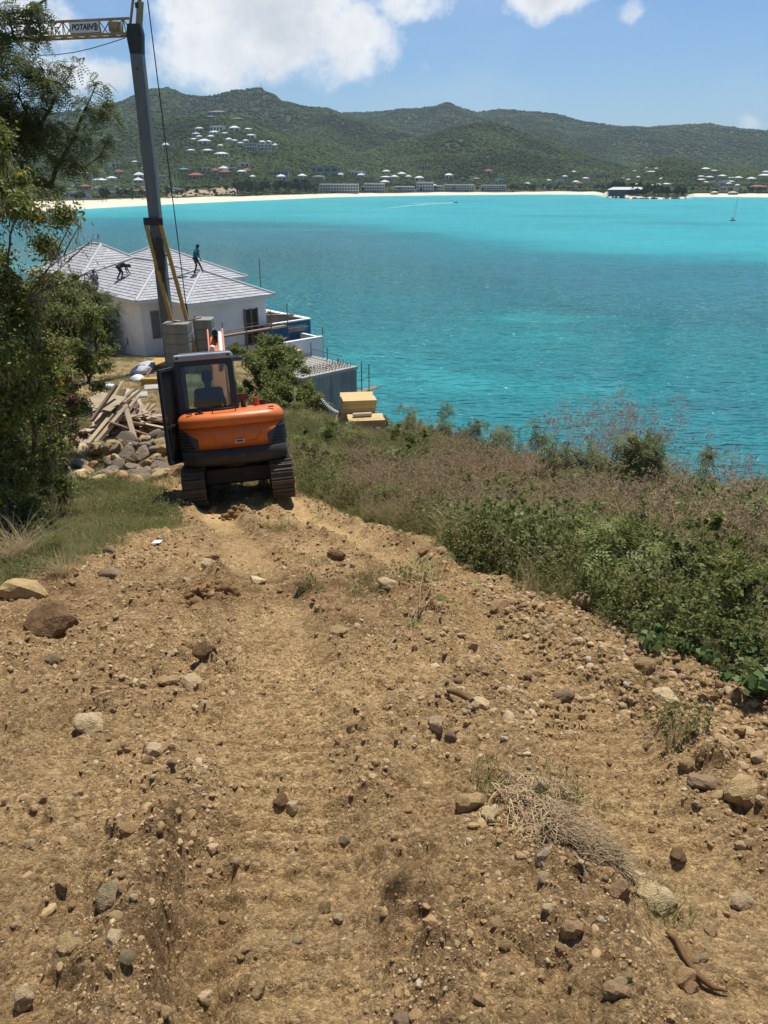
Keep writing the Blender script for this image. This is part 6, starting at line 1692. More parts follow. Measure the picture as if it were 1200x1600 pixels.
# soil thrown up behind the excavator
CLOD = M('soil_clod', (.27, .162, .074), (.20, .115, .052), scale=9, rough=1, bump=.6, bscale=60, spec=.1)
def clods(px, py, rx, n, s0, label, seed):
    g = random.Random(seed); c = on_ground(px, py); k = px_size(c); V, F = [], []
    xy = [(c.x + g.gauss(0, rx * k * .42), c.y + g.gauss(0, rx * k * .42)) for _ in range(n)]; zs = ground(np.array([a for a, b in xy]), np.array([b for a, b in xy]))
    for (x, y), zg in zip(xy, zs):
        q = math.hypot(x - c.x, y - c.y) / (rx * k)
        src = ROCKS['tan'][g.randrange(6)]; s_ = s0 * min(1.2, .25 + g.expovariate(3.2)); z = float(zg) + s0 * 1.3 * max(0, 1 - q * 1.2)
        m4 = Matrix.Translation((x, y, z)) @ Euler((g.uniform(-2, 2), g.uniform(-2, 2), g.uniform(0, 6))).to_matrix().to_4x4() @ Matrix.Diagonal((s_, s_, s_ * .7, 1))
        o_ = len(V); V += [m4 @ v.co for v in src.vertices]; F += [tuple(i + o_ for i in p_.vertices) for p_ in src.polygons]
    me = np_mesh('soil_heap', [tuple(v) for v in V], F)
    tag(link('soil_heap', me, CLOD), label, 'soil heap', None, 'stuff')
clods(368, 805, 34, 60, .075, 'dark heap of crumbly soil just behind the excavator', 1); clods(340, 800, 14, 8, .06, 'small crumbly soil heap left of the larger one', 2)
clods(325, 925, 46, 90, .06, 'dug crumbly soil mound in the fresh earth left of centre', 3)
# rotten stick, root, plastic scrap
p0, p1 = on_ground(700, 1085), on_ground(738, 1102)
MB().tube([p0 + Vector((0, 0, .02)), p0.lerp(p1, .5) + Vector((0, 0, .035)), p1 + Vector((0, 0, .02))], [.012, .02, .014], 7).build('rotten_stick', R_DARK); tag(COL.objects[-1], 'dark rotten stick on the stony ridge', 'stick')
pts = [on_ground(a, b) + Vector((0, 0, .015)) for a, b in ((1040, 1462), (1056, 1478), (1068, 1502), (1090, 1530), (1112, 1550), (1135, 1556))]
MB().tube(pts, [.006, .010, .009, .011, .009, .003], 7).build('tree_root', R_DARK); tag(COL.objects[-1], 'dark bare root curving out of the soil at the lower right', 'root')
o = MB().add([(-.06, -.03, 0), (.05, -.04, .01), (.07, .03, .02), (-.03, .04, .005), (-.06, -.03, -.004), (.05, -.04, .006), (.07, .03, .016), (-.03, .04, .001)], [(0, 1, 2, 3), (7, 6, 5, 4), (0, 4, 5, 1), (1, 5, 6, 2), (2, 6, 7, 3), (3, 7, 4, 0)]).build('paper_scrap', SIGNW, loc=on_ground(245, 850) + Vector((0, 0, .02))); tag(o, 'white scrap of paper on the bare ground at the left', 'litter')

# ------------------------------------------------------------------ gravel and crumbs of earth nobody could count
def gravel_material():
    m, nt, out = new_mat('gravel')
    N, Lk = nt.nodes, nt.links
    b = N.new('ShaderNodeBsdfPrincipled'); b.inputs['Roughness'].default_value = .95; b.inputs['Specular IOR Level'].default_value = .12
    oi = N.new('ShaderNodeObjectInfo'); cr = N.new('ShaderNodeValToRGB'); Lk.new(oi.outputs['Random'], cr.inputs[0])
    e = cr.color_ramp.elements; e[0].position = 0; e[0].color = (.23, .145, .072, 1); e[1].position = 1; e[1].color = (.50, .42, .31, 1)
    for pos, c in ((.25, (.33, .213, .103)), (.55, (.38, .252, .124)), (.80, (.44, .30, .155)), (.93, (.53, .41, .25)), (.96, (.22, .165, .105))):
        x = cr.color_ramp.elements.new(pos); x.color = (*c, 1)
    t = N.new('ShaderNodeTexCoord'); n = N.new('ShaderNodeTexNoise'); Lk.new(t.outputs['Object'], n.inputs['Vector']); n.inputs['Scale'].default_value = 3; n.inputs['Detail'].default_value = 4
    r = N.new('ShaderNodeMapRange'); Lk.new(n.outputs[0], r.inputs[0]); r.inputs[1].default_value = .3; r.inputs[2].default_value = .7; r.inputs[3].default_value = .72; r.inputs[4].default_value = 1.12
    h = N.new('ShaderNodeHueSaturation'); Lk.new(cr.outputs[0], h.inputs['Color']); Lk.new(r.outputs[0], h.inputs['Value'])
    Lk.new(h.outputs[0], b.inputs['Base Color']); Lk.new(b.outputs[0], out.inputs[0])
    return m
GRAV = gravel_material()
GC = proto_collection('gravel_pieces', [rock_mesh('gravel_piece', 500 + k, 2 if k < 4 else 1, 7, .16, GRAV) for k in range(8)])
def build_gravel():
    n = 160000
    y = 1.0 * np.exp(RNG.uniform(0, 1, n) ** .85 * math.log(15.5))
    x = RNG.uniform(-.72, .72, n) * (y + .25)
    gr, gl, l, r = masks(x, y)
    lane = np.clip(l + r, 0, 1)
    clus = fbm(x * 1.7, y * 1.7, 4, 500)
    stony = np.exp(-((x - 1.05 - .12 * (y - 4)) / .35) ** 2) * sstep(2.6, 3.4, y) * (1 - sstep(5.5, 7, y)) + np.exp(-((x - x_right(y) + .35) / .35) ** 2) * (1 - sstep(6, 8, y))
    keep = (RNG.uniform(0, 1, n) < np.clip((.40 + .75 * clus) * (1 - .55 * lane) + .6 * stony, .06, 1)) & (gr < .6) & (gl < .8)
    x, y = x[keep], y[keep]; st = stony[keep]; ln = lane[keep]
    s = np.exp(RNG.normal(math.log(.0036), .55, len(x))) * (y / 1.6) ** .68 * (1 + .5 * st) * (1 - .35 * ln)
    s = np.minimum(s, .035)
    z = ground(x, y) - s * .10
    scl = np.stack([s * RNG.uniform(.8, 1.5, len(s)), s, s * RNG.uniform(.55, .95, len(s))], -1)
    rots = np.stack([RNG.uniform(-.6, .6, len(s)), RNG.uniform(-.6, .6, len(s)), RNG.uniform(0, 6.28, len(s))], -1)
    scatter('gravel', GC, np.stack([x, y, z], -1), rots, scl, np.where(s > .012, RNG.integers(0, 4, len(s)), RNG.integers(4, 8, len(s))))
build_gravel()
# ------------------------------------------------------------------ vegetation
def leafmat(name, c, c2, isl=.35, tr=.38, rough=.55, **kw): return M(name, c, c2, scale=1.5, rough=rough, island=isl, transl=tr, spec=.25, **kw)
LEAF_A = leafmat('leaf_olive', (.225, .245, .058), (.165, .190, .045), c3=(.25, .235, .07), scale3=.9, c3range=(.5, .7))
LEAF_B = leafmat('leaf_midgreen', (.160, .195, .048), (.215, .235, .064))
LEAF_C = leafmat('leaf_acacia', (.105, .130, .042), (.145, .165, .055), .3, .38)
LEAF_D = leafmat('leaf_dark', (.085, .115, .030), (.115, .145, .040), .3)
LEAF_E = leafmat('leaf_vine', (.095, .150, .042), (.130, .175, .052), .3, .28, .4)
LEAF_DEAD = leafmat('leaf_dead', (.20, .115, .065), (.13, .075, .045), .35, .15, .8)
PODM = leafmat('seed_pod', (.40, .29, .18), (.28, .18, .11), .35, .15, .8)
FLOWER = leafmat('yellow_flower', (.85, .48, .015), (.78, .55, .03), .15, .3)
TWIG = M('twig_bark', (.13, .095, .065), (.085, .06, .042), scale=8, rough=.95)
def feather_cloud(n, centres, radii, length, seed, pairs=7, flat=.6, droop=.3):
    g = np.random.default_rng(seed)
    centres = np.asarray(centres, float); radii = np.asarray(radii, float)
    w = radii ** 2; pick = g.choice(len(centres), n, p=w / w.sum())
    d = g.normal(size=(n, 3)); d /= np.linalg.norm(d, axis=1)[:, None]
    off = d * (radii[pick] * g.uniform(.1, 1, n) ** .5)[:, None]; off[:, 2] *= flat
    p = centres[pick] + off
    ax = d * np.array([1, 1, .4]) + g.normal(size=(n, 3)) * .6 - np.array([0, 0, droop]); ax /= np.linalg.norm(ax, axis=1)[:, None]
    upv = g.normal(size=(n, 3)) * .4 + np.array([0, 0, 1.]); b = np.cross(ax, upv); b /= np.linalg.norm(b, axis=1)[:, None]
    L = length * g.uniform(.6, 1.3, n)
    V = []
    for k in range(pairs):
        t = (k + .6) / pairs
        c = p + ax * (L * t)[:, None] - np.array([0, 0, 1.]) * (L * .25 * t * t)[:, None]
        ll = (L * .30 * math.sin(math.pi * (.18 + .75 * t)))[:, None]; lw = (L * .34 / pairs)[:, None]
        for s in (-1, 1):
            e = c + b * s * ll + ax * ll * .35
            m = (c + e) / 2
            V.append(np.stack([c, m - ax * lw, e, m + ax * lw], 1))
    v = np.stack(V, 1).reshape(-1, 3)
    return v, np.arange(len(v)).reshape(-1, 4)
def pods(centres, seed, n_per=12, L=.14):
    g = np.random.default_rng(seed); V = []
    for c in centres:
        for k in range(n_per):
            a = np.array(c) + g.normal(size=3) * np.array([.05, .05, .04]); d = g.normal(size=3) * .28 + np.array([0, 0, -1.]); d /= np.linalg.norm(d)
            b = np.cross(d, g.normal(size=3)); b /= np.linalg.norm(b); l = L * g.uniform(.6, 1.3)
            V.append([a, a + d * l * .45 + b * .007, a + d * l, a + d * l * .45 - b * .007])
    v = np.array(V).reshape(-1, 3)
    return v, np.arange(len(v)).reshape(-1, 4)
def limb(mb, a, b, r0, r1, rnd, seg=6, sag=.12):
    a, b = Vector(a), Vector(b); L = (b - a).length
    mid = (a + b) / 2 + Vector((rnd.uniform(-1, 1), rnd.uniform(-1, 1), rnd.uniform(-.2, 1))) * L * sag
    pts = []
    for k in range(seg + 1):
        t = k / seg
        q = a * (1 - t) ** 2 + mid * 2 * t * (1 - t) + b * t * t
        pts.append(q + Vector((rnd.uniform(-1, 1), rnd.uniform(-1, 1), rnd.uniform(-1, 1))) * L * .012)
    mb.tube(pts, [r0 + (r1 - r0) * k / seg for k in range(seg + 1)], 6)
    return pts
def plant(name, label, cat, base, clumps, n, size, leaf, seed, group=None, feather=False, flowers=0, podc=0, trunk=.06, flat=.85, aspect=2.2, pairs=7, twigs=3, dens_pow=None):
    """clumps: world points with radius"""
    rnd = random.Random(seed)
    base = Vector(base)
    t = thing(name, base, (0, 0, 0), label, cat, group)
    C = [(Vector(c) - base, r) for c, r in clumps]
    cen = [tuple(c) for c, r in C]; rad = [r for c, r in C]
    # split each clump into several tufts, so that gaps show
    sub_c, sub_r = [], []
    for c, r in C:
        for k in range(max(4, int(9 * min(2, r)))):
            d = Vector((rnd.gauss(0, 1), rnd.gauss(0, 1), rnd.gauss(0, 1))).normalized() * r * rnd.uniform(.35, .95)
            d.z *= flat
            sub_c.append(tuple(c + d)); sub_r.append(r * rnd.uniform(.26, .52))
    v, f = feather_cloud(n, sub_c, sub_r, size, seed, pairs) if feather else leaf_cloud(n, sub_c, sub_r, size, seed, flat, aspect)
    cr = link('crown', np_mesh('crown', v, f), leaf, t)
    tm = MB(); bm_ = MB()
    top = sum((c for c, r in C), Vector()) / len(C)
    fork = top * .35
    limb(tm, (0, 0, -.15), fork, trunk, trunk * .75, rnd, 6, .08)
    tm.build('trunk', TWIG, t)
    nodes = [fork]; par = []
    for c, r in sorted(C, key=lambda q: (q[0] - fork).length):
        j = min(range(len(nodes)), key=lambda i: (nodes[i] - c).length + .25 * (nodes[i] - fork).length)
        par.append(j); nodes.append(c)
    load = [1] * len(nodes)
    for i in range(len(nodes) - 1, 0, -1): load[par[i - 1]] += load[i]
    for i in range(1, len(nodes)):
        limb(bm_, nodes[par[i - 1]], nodes[i], trunk * .75 * math.sqrt(load[i] / load[0]), trunk * .6 * math.sqrt(max(load[i] - 1, .35) / load[0]), rnd, 6, .16)
    for c in (sub_c if len(sub_c) < 140 else rnd.sample(sub_c, 140)):
        near = min(C, key=lambda q: (q[0] - Vector(c)).length)[0]
        limb(bm_, near, c, trunk * .10, trunk * .04, rnd, 3)
    bm_.build('branches', TWIG, t)
    if flowers:
        fc = [tuple(Vector(rnd.choice(sub_c)) + Vector((rnd.uniform(-.2, .2), -abs(rnd.gauss(.15, .1)), rnd.uniform(-.1, .2)))) for k in range(flowers)]
        v, f = leaf_cloud(flowers * 9, fc, [.032] * flowers, .034, seed + 5, 1, 1.2)
        link('flowers', np_mesh('flowers', v, f), FLOWER, t)['kind'] = 'stuff'
    if podc:
        pc = [tuple(Vector(rnd.choice(sub_c)) + Vector((rnd.uniform(-.15, .25), -abs(rnd.gauss(.2, .12)), rnd.uniform(-.15, .15)))) for k in range(podc)]
        v, f = pods(pc, seed + 9, 13, .17)
        link('seed_pods', np_mesh('seed_pods', v, f), PODM, t)['kind'] = 'stuff'
    return t
def cl(lst): return [(at(px, py, Y), r) for px, py, Y, r in lst]
def g0(px, py): return on_ground(px, py)
def gbase(x, y): return Vector((x, y, gz(x, y, False)))
# big flowering bush at the left edge
c = cl([(5, 240, 10, .42), (30, 330, 10, .55), (-40, 300, 10.5, .85), (12, 420, 10, .65), (62, 470, 10.3, .48), (55, 545, 10.2, .55), (0, 520, 9.8, .75), (82, 600, 10.5, .42), (45, 640, 10, .55), (-25, 650, 9.6, .85), (55, 705, 10.2, .55), (5, 745, 9.5, .7), (88, 690, 10.8, .38), (-70, 420, 10, .95), (-60, 560, 10, .95), (60, 770, 10.2, .45), (20, 800, 9.6, .5), (-50, 780, 9.2, .8)])
plant('flowering_bush', 'tall bush with yellow flowers and hanging dry pods at the left edge', 'bush', gbase(-5.6, 10.2), c, 110000, .060, LEAF_A, 301, flowers=60, podc=90, trunk=.07)
# broad flowering bush behind it
c = cl([(115, 505, 18, .72), (146, 500, 19, .5), (90, 465, 19, .75), (150, 545, 18.6, .5), (128, 470, 19.5, .5), (160, 525, 19.5, .35), (125, 550, 18, .62), (75, 565, 17.5, .95), (138, 598, 18, .45), (90, 625, 17.5, .65), (52, 490, 18, .95), (45, 600, 17, .85), (152, 575, 18.5, .38), (105, 450, 20, .5), (10, 540, 18, 1.1)])
plant('flowering_bush', 'broad rounded green bush dotted with yellow flowers left of the path', 'bush', gbase(-8.6, 18.6), c, 120000, .068, LEAF_B, 302, flowers=44, podc=16, trunk=.08)
c = cl([(150, 492, 27, .7), (115, 470, 28, 1.0), (165, 515, 27, .45), (168, 540, 26.5, .4), (75, 480, 28, 1.2), (95, 515, 27, 1.0)])
plant('wild_bush', 'dark feathery bush in front of the left house wall', 'bush', gbase(-12.6, 27.5), c, 7000, .30, LEAF_D, 303, feather=True, trunk=.1, pairs=6)
# dark undergrowth at the foot of the bushes
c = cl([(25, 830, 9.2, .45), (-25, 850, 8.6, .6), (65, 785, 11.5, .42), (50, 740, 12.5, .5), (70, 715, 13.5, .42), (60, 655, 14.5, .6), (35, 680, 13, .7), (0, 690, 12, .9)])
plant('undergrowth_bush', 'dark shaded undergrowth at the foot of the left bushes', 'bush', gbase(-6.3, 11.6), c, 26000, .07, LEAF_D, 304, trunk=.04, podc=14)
# acacia leaning in from the left
c = cl([(30, 150, 13, .62), (88, 142, 13, .5), (135, 168, 13.5, .42), (58, 200, 13, .65), (118, 212, 13.5, .5), (0, 215, 13, .8), (-60, 180, 13, 1.1), (160, 182, 13.8, .3), (95, 250, 13.5, .45), (40, 268, 13, .5), (132, 262, 14, .3), (66, 108, 13, .4), (112, 108, 13.3, .26), (168, 162, 14, .24), (165, 225, 14, .22), (-130, 140, 13, 1.2), (-160, 300, 13, 1.2), (-60, 80, 13, .7), (20, 100, 13, .4), (155, 245, 14, .18), (80, 290, 13.6, .3), (150, 130, 13.6, .16)])
plant('acacia_tree', 'feathery acacia tree reaching in from the left against the hills', 'tree', gbase(-9.2, 12.6), c, 10500, .18, LEAF_C, 305, feather=True, trunk=.09, flat=.4, pairs=6)
c = cl([(12, 22, 12, .28), (45, 18, 12, .26), (66, 52, 12, .2), (22, 60, 12, .2), (-40, 30, 12, .6), (-100, 60, 12, .8), (60, 66, 12.2, .12)])
plant('acacia_tree', 'acacia branch tip in front of the crane jib at the top left', 'tree', gbase(-8.6, 11.6), c, 2600, .19, LEAF_C, 306, feather=True, trunk=.05, flat=.45, pairs=6)
# bare arching twigs with pods in front of the roof
rnd = random.Random(77)
b0 = at(40, 470, 9.6)
t = thing('podded_branch', b0, (0, 0, 0), 'thin bare branch with tan pods arching in front of the roof', 'branch')
m = MB(); tips = []
for ends in ([(100, 400), (128, 350)], [(105, 410), (148, 372)], [(90, 395), (118, 340)], [(110, 440), (150, 420)], [(95, 470), (140, 455)], [(80, 500), (120, 500)]):
    q = b0
    for e in ends:
        w_ = at(*e, 9.6 + rnd.uniform(-.2, .2)); pp = limb(m, q - b0, w_ - b0, .010, .004, rnd, 5, .14); q = w_; tips += [tuple(pp[3]), tuple(pp[-1])]
m.build('twigs', TWIG, t)
v, f = pods(tips, 5, 9, .12); link('seed_pods', np_mesh('seed_pods', v, f), PODM, t)['kind'] = 'stuff'
# brown dead fronds beside the wood heap
c = cl([(95, 632, 15.6, .4), (112, 655, 16, .35), (82, 660, 15.2, .35), (120, 680, 16.5, .25)])
plant('dead_bush', 'brown dead bush between green bush and wood heap', 'bush', gbase(-7.0, 15.8), c, 2600, .16, LEAF_DEAD, 307, trunk=.03, aspect=5)
# bushes between excavator and terrace
c = cl([(398, 560, 31, .75), (430, 548, 32, .85), (458, 590, 30, .72), (428, 600, 29.5, .75), (388, 602, 30, .6), (408, 542, 33, .7), (374, 548, 32, .55), (452, 562, 32, .55), (410, 625, 28.5, .7), (440, 622, 28.5, .75), (470, 618, 29, .7), (420, 575, 31, .9), (445, 580, 31, .8), (385, 625, 28, .6), (400, 590, 30, .8)])
plant('wild_bush', 'large round green bush between the excavator and the terrace', 'bush', gbase(-5.4, 31), c, 110000, .11, LEAF_B, 308, trunk=.06)
c = cl([(480, 615, 29, .55), (497, 634, 28.5, .4), (470, 640, 28, .5), (445, 640, 27, .5), (415, 640, 27, .45), (485, 632, 28.5, .5), (510, 645, 28, .4), (460, 655, 26.5, .45)])
plant('wild_bush', 'lower olive bush sloping down in front of the concrete block', 'bush', gbase(-3.6, 28), c, 44000, .09, LEAF_A, 309, trunk=.04)
c = cl([(275, 590, 34, .4), (255, 600, 33, .3)])
plant('wild_bush', 'small green bush at the foot of the ballast blocks', 'bush', gbase(-9.4, 33.8), c, 3500, .10, LEAF_B, 310, trunk=.03)

# ---------------- grass and weeds
def blade_tuft(n, h0, h1, w, spread, seed, bend=.5, seg=3):
    g = np.random.default_rng(seed); V, F = [], []
    for k in range(n):
        a = g.uniform(0, 6.28); r = spread * math.sqrt(g.random()); b = np.array([r * math.cos(a), r * math.sin(a), 0.])
        h = g.uniform(h0, h1); la = g.uniform(0, 6.28); ld = np.array([math.cos(la), math.sin(la), 0.]); be = h * bend * g.uniform(.3, 1.2)
        sd_ = np.array([-math.sin(la + g.normal() * .6), math.cos(la), 0.]); n0 = len(V)
        for i in range(seg + 1):
            t = i / seg; c = b + np.array([0, 0, h * (t - .18 * bend * t * t)]) + ld * be * t * t; ww = w * (1 - .85 * t) * .5
            V += [c - sd_ * ww, c + sd_ * ww]
        F += [(n0 + 2 * i, n0 + 2 * i + 1, n0 + 2 * i + 3, n0 + 2 * i + 2) for i in range(seg)]
    return np.array(V), np.array(F)
def join(parts):
    vs_, fs, mi, o = [], [], [], 0
    for v, f, m_ in parts:
        vs_.append(v); fs.append(f + o); mi += [m_] * len(f); o += len(v)
    return np.concatenate(vs_), np.concatenate(fs), mi
GRASS_G = leafmat('grass_green', (.225, .235, .070), (.175, .195, .055), .35, .42)
GRASS_D = leafmat('grass_dry', (.52, .41, .23), (.40, .30, .155), .35, .4, .8)
GRASS_R = leafmat('grass_reddish', (.44, .31, .20), (.35, .235, .145), .35, .42, .8)
WEED = leafmat('weed_leaf', (.175, .205, .060), (.235, .240, .080), .35, .42)
def proto(parts, mats):
    v, f, mi = join(parts); me = np_mesh('tuft', v, f)
    for m_ in mats: me.materials.append(m_)
    me.polygons.foreach_set('material_index', np.array(mi, np.int32)); return me
def heads(n, h0, h1, spread, seed):
    """seed heads: small loose plumes on top of stems"""
    v1, f1 = blade_tuft(n, h0, h1, .004, spread, seed, .35, 3)
    tops = v1.reshape(n, -1, 3)[:, -1, :]
    v2, f2 = leaf_cloud(n * 11, tops - np.array([0, 0, .04]), [.055] * n, .030, seed + 1, 1.5, 4)
    return (v1, f1), (v2, f2)
P_GREEN = [proto([(*blade_tuft(34, .12, .36, .008, .11, 700 + k, .7), 0), (*blade_tuft(10, .1, .34, .006, .11, 720 + k, .6), 1)], [GRASS_G, GRASS_D]) for k in range(3)]
P_RED = []
for k in range(3):
    (a, b), (c_, d_) = heads(20, .35, .70, .14, 740 + k)
    P_RED.append(proto([(a, b, 0), (c_, d_, 1), (*blade_tuft(22, .15, .45, .007, .12, 760 + k, .7), 2)], [GRASS_D, GRASS_R, GRASS_G]))
P_DRY = [proto([(*blade_tuft(30, .2, .55, .007, .12, 780 + k, .8), 0), (*blade_tuft(8, .2, .4, .008, .1, 790 + k, .5), 1)], [GRASS_D, GRASS_G]) for k in range(2)]
P_WEED = []
for k in range(3):
    g = np.random.default_rng(800 + k); cen = [(g.normal() * .1, g.normal() * .1, g.uniform(.08, .42)) for _ in range(16)]
    v, f = leaf_cloud(170, cen, [.075] * 16, .042, 810 + k, .8, 1.9)
    P_WEED.append(proto([(v, f, 0), (*blade_tuft(10, .2, .45, .006, .08, 820 + k, .3), 1)], [WEED, GRASS_D]))
P_TURF = [proto([(*blade_tuft(20, .03, .11, .006, .10, 840 + k, .8, 2), 0), (*blade_tuft(14, .03, .12, .005, .10, 850 + k, .7, 2), 1)], [GRASS_G, GRASS_D]) for k in range(3)]
ALLP = P_GREEN + P_RED + P_DRY + P_WEED + P_TURF        # 0-2 green, 3-5 reddish, 6-7 dry, 8-10 weed, 11-13 turf
GRC = proto_collection('grass_tufts', ALLP)
def sow(name, x, y, kind, s, hz=None):
    n = len(x); z = ground(x, y) - .02
    hz = np.ones(n) if hz is None else hz
    scatter(name, GRC, np.stack([x, y, z], -1), np.stack([RNG.normal(0, .12, n), RNG.normal(0, .12, n), RNG.uniform(0, 6.28, n)], -1), np.stack([s, s, s * hz], -1), kind)
def pick(lo, hi, n): return RNG.integers(lo, hi + 1, n)
def bank():
    n = 60000
    y = RNG.uniform(2.2, 34, n); u = RNG.uniform(0, 1, n)
    xr = x_right(y) - .25; w_ = np.maximum(x_edge(y) + 3.0 - xr, .5)
    keep = RNG.uniform(0, 1, n) < w_ / 10. ; y, u, xr, w_ = y[keep], u[keep], xr[keep], w_[keep]
    x = xr + u * w_
    keep = (x < .95 * (y + 1.2)) & (RNG.uniform(0, 1, len(x)) < np.clip(1.35 - y / 26., .3, 1)); x, y = x[keep], y[keep]
    gr, gl, l, r = masks(x, y); keep = RNG.uniform(0, 1, len(x)) < gr; x, y = x[keep], y[keep]
    d = x - x_right(y)
    red = fbm(x * .55, y * .55, 3, 600) * .95 + .045 * np.clip(d, 0, 4) - .66
    weed = fbm(x * .8 + 9, y * .8, 3, 601) * .9 - .02 * d + .0
    kind = np.where(red > RNG.normal(.10, .42, len(x)), pick(3, 5, len(x)), np.where(weed > RNG.normal(.05, .4, len(x)), pick(8, 10, len(x)), np.where(RNG.random(len(x)) < .3, pick(6, 7, len(x)), pick(0, 2, len(x)))))
    edge = sstep(0, .9, d + .2)
    s = RNG.uniform(.75, 1.6, len(x)) * (.42 + .6 * edge) * (.88 + .45 * fbm(x * .8, y * .8, 3, 603))
    lp = at(566, 655, 24.4); s = np.where((np.hypot(x - lp.x, y - lp.y) < 2.2) | ((y > 17) & (x < 1)), s * .5, s)
    kind = np.where((edge < .25) & (RNG.random(len(x)) < .5), pick(11, 13, len(x)), kind)
    sow('grass_bank', x, y, kind, s, RNG.uniform(.8, 1.15, len(x)))
bank()
def left_grass():
    n = 26000
    y = RNG.uniform(4.2, 42, n); xl = x_left(y)
    x = xl + .4 - RNG.uniform(0, 1, n) ** 1.3 * 5.5
    gr, gl, l, r = masks(x, y); keep = (RNG.uniform(0, 1, n) < gl * np.clip(1.2 - y / 45., .3, 1)) & (x > -.62 * (y + 2) - 1.5); x, y = x[keep], y[keep]
    q = fbm(x * .7, y * .7, 3, 610)
    tall = (x < x_bank(y) + .3)
    kind = np.where(tall, np.where(RNG.random(len(x)) < .35, pick(6, 7, len(x)), np.where(RNG.random(len(x)) < .5, pick(8, 10, len(x)), pick(0, 2, len(x)))), np.where(q + RNG.normal(0, .2, len(x)) > .28, pick(8, 10, len(x)), pick(11, 13, len(x))))
    s = np.where(kind > 10, RNG.uniform(.8, 1.5, len(x)), RNG.uniform(.35, .8, len(x)) * np.where(tall, 1.3, .7))
    sow('grass_left', x, y, kind, s)
left_grass()
def yard_grass():
    n = 16000
    y = RNG.uniform(14.5, 46, n); x = RNG.uniform(0, 1, n) * (x_right(y) - x_left(y) + 1.0) + x_left(y) - .5
    q = fbm(x * .5, y * .5, 3, 620); keep = RNG.uniform(0, 1, n) < np.clip(.35 + 1.1 * q, 0, 1) * (1 - .0 * y); x, y = x[keep], y[keep]
    k = np.where(RNG.random(len(x)) < .3, pick(6, 7, len(x)), np.where(RNG.random(len(x)) < .3, pick(0, 2, len(x)), pick(11, 13, len(x))))
    sow('yard_grass', x, y, k, np.where(k > 10, RNG.uniform(1, 2, len(x)), RNG.uniform(.25, .6, len(x))))
yard_grass()
def track_weeds():
    """sparse green on the older part of the track"""
    xs, ys, ks, ss = [], [], [], []
    for px, py, rx, n, kk, s in ((430, 825, 28, 40, 11, 1.0), (565, 915, 45, 45, 11, .9), (480, 880, 30, 20, 11, .8), (600, 860, 40, 16, 11, .8), (700, 840, 50, 40, 11, 1.0), (410, 790, 20, 22, 11, 1.0), (640, 905, 20, 10, 8, .4), (520, 800, 40, 24, 11, .9),
                                (560, 790, 30, 30, 11, 1.1), (765, 1215, 12, 9, 11, .9), (880, 1237, 10, 5, 11, .8), (1018, 1425, 14, 9, 11, .9), (935, 1265, 12, 6, 11, .6), (480, 918, 18, 10, 8, .3), (1060, 1120, 40, 8, 8, .4), (865, 1215, 10, 4, 11, .7), (690, 905, 30, 16, 11, .8), (860, 985, 60, 26, 11, .9), (980, 1050, 50, 16, 11, .9), (300, 830, 40, 26, 11, .9), (250, 800, 30, 30, 11, 1.0)):
        c = on_ground(px, py); k = px_size(c)
        for _ in range(n):
            xs.append(c.x + random.gauss(0, rx * k * .6)); ys.append(c.y + random.gauss(0, rx * k * .9)); ks.append(kk + random.randint(0, 2)); ss.append(s * random.uniform(.6, 1.2))
    sow('track_weeds', np.array(xs), np.array(ys), np.array(ks), np.array(ss))
track_weeds()
# straw heap on the track
def straw():
    pts = [on_ground(a, b) for a, b in ((790, 1228), (830, 1262), (870, 1290), (915, 1318), (950, 1345))]
    V = []
    g = np.random.default_rng(9)
    Q = []
    for k in range(1500):
        t = g.uniform(0, 3.999); i = int(t); c = np.array(pts[i].lerp(pts[i + 1], t - i)); wd = .035 + .035 * math.sin(t / 4 * math.pi)
        Q.append(c + g.normal(size=3) * np.array([wd, wd, 0]))
    Q = np.array(Q); zs = ground(Q[:, 0], Q[:, 1])
    for k in range(1500):
        q = Q[k].copy(); q[2] = zs[k] + abs(g.normal()) * .026 + .004
        a = g.normal(R(-48), .75); L = g.uniform(.03, .10); d = np.array([math.cos(a), math.sin(a), g.normal() * .22]); b = np.cross(d, [0, 0, 1.]); b /= np.linalg.norm(b); w_ = g.uniform(.0008, .0022)
        m_ = q + d * L * .5 + np.array([0, 0, g.uniform(0, .012)])
        V.append([q - b * w_, q + b * w_, m_ + b * w_, m_ - b * w_]); V.append([m_ - b * w_, m_ + b * w_, q + d * L + b * w_ * .5, q + d * L - b * w_ * .5])
    V = np.array(V).reshape(-1, 3)
    tag(link('straw_heap', np_mesh('straw_heap', V, np.arange(len(V)).reshape(-1, 4)), leafmat('straw', (.40, .29, .16), (.20, .14, .075), .55, .15, .8)), 'matted heap of dry straw on the right of the track', 'straw', None, 'stuff')
straw()
# cut leafy twig lying on the track
a, b = on_ground(603, 1027), on_ground(700, 945)
t = thing('cut_twig', a, (0, 0, 0), 'cut twig with a few green leaves lying on the track', 'twig')
m = MB(); rnd = random.Random(3); b2 = b + Vector((0, 0, .16)); pp = limb(m, Vector((0, 0, .015)), b2 - a, .009, .004, rnd, 8, .06); tips = []
for e, h in (((690, 880), .25), ((660, 905), .22), ((700, 960), .12), ((735, 925), .15), ((640, 985), .08)):
    w_ = on_ground(*e) - a + Vector((0, 0, h)); q = limb(m, pp[4] if e[0] < 700 else pp[6], w_, .004, .002, rnd, 4, .08); tips += [tuple(w_), tuple(q[3])]
m.build('stem', M('twig_tan', (.30, .19, .10), rough=.9), t)
v, f = feather_cloud(34, tips, [.05] * len(tips), .12, 8, 9, .6, .6); link('leaves', np_mesh('leaves', v, f), LEAF_B, t)
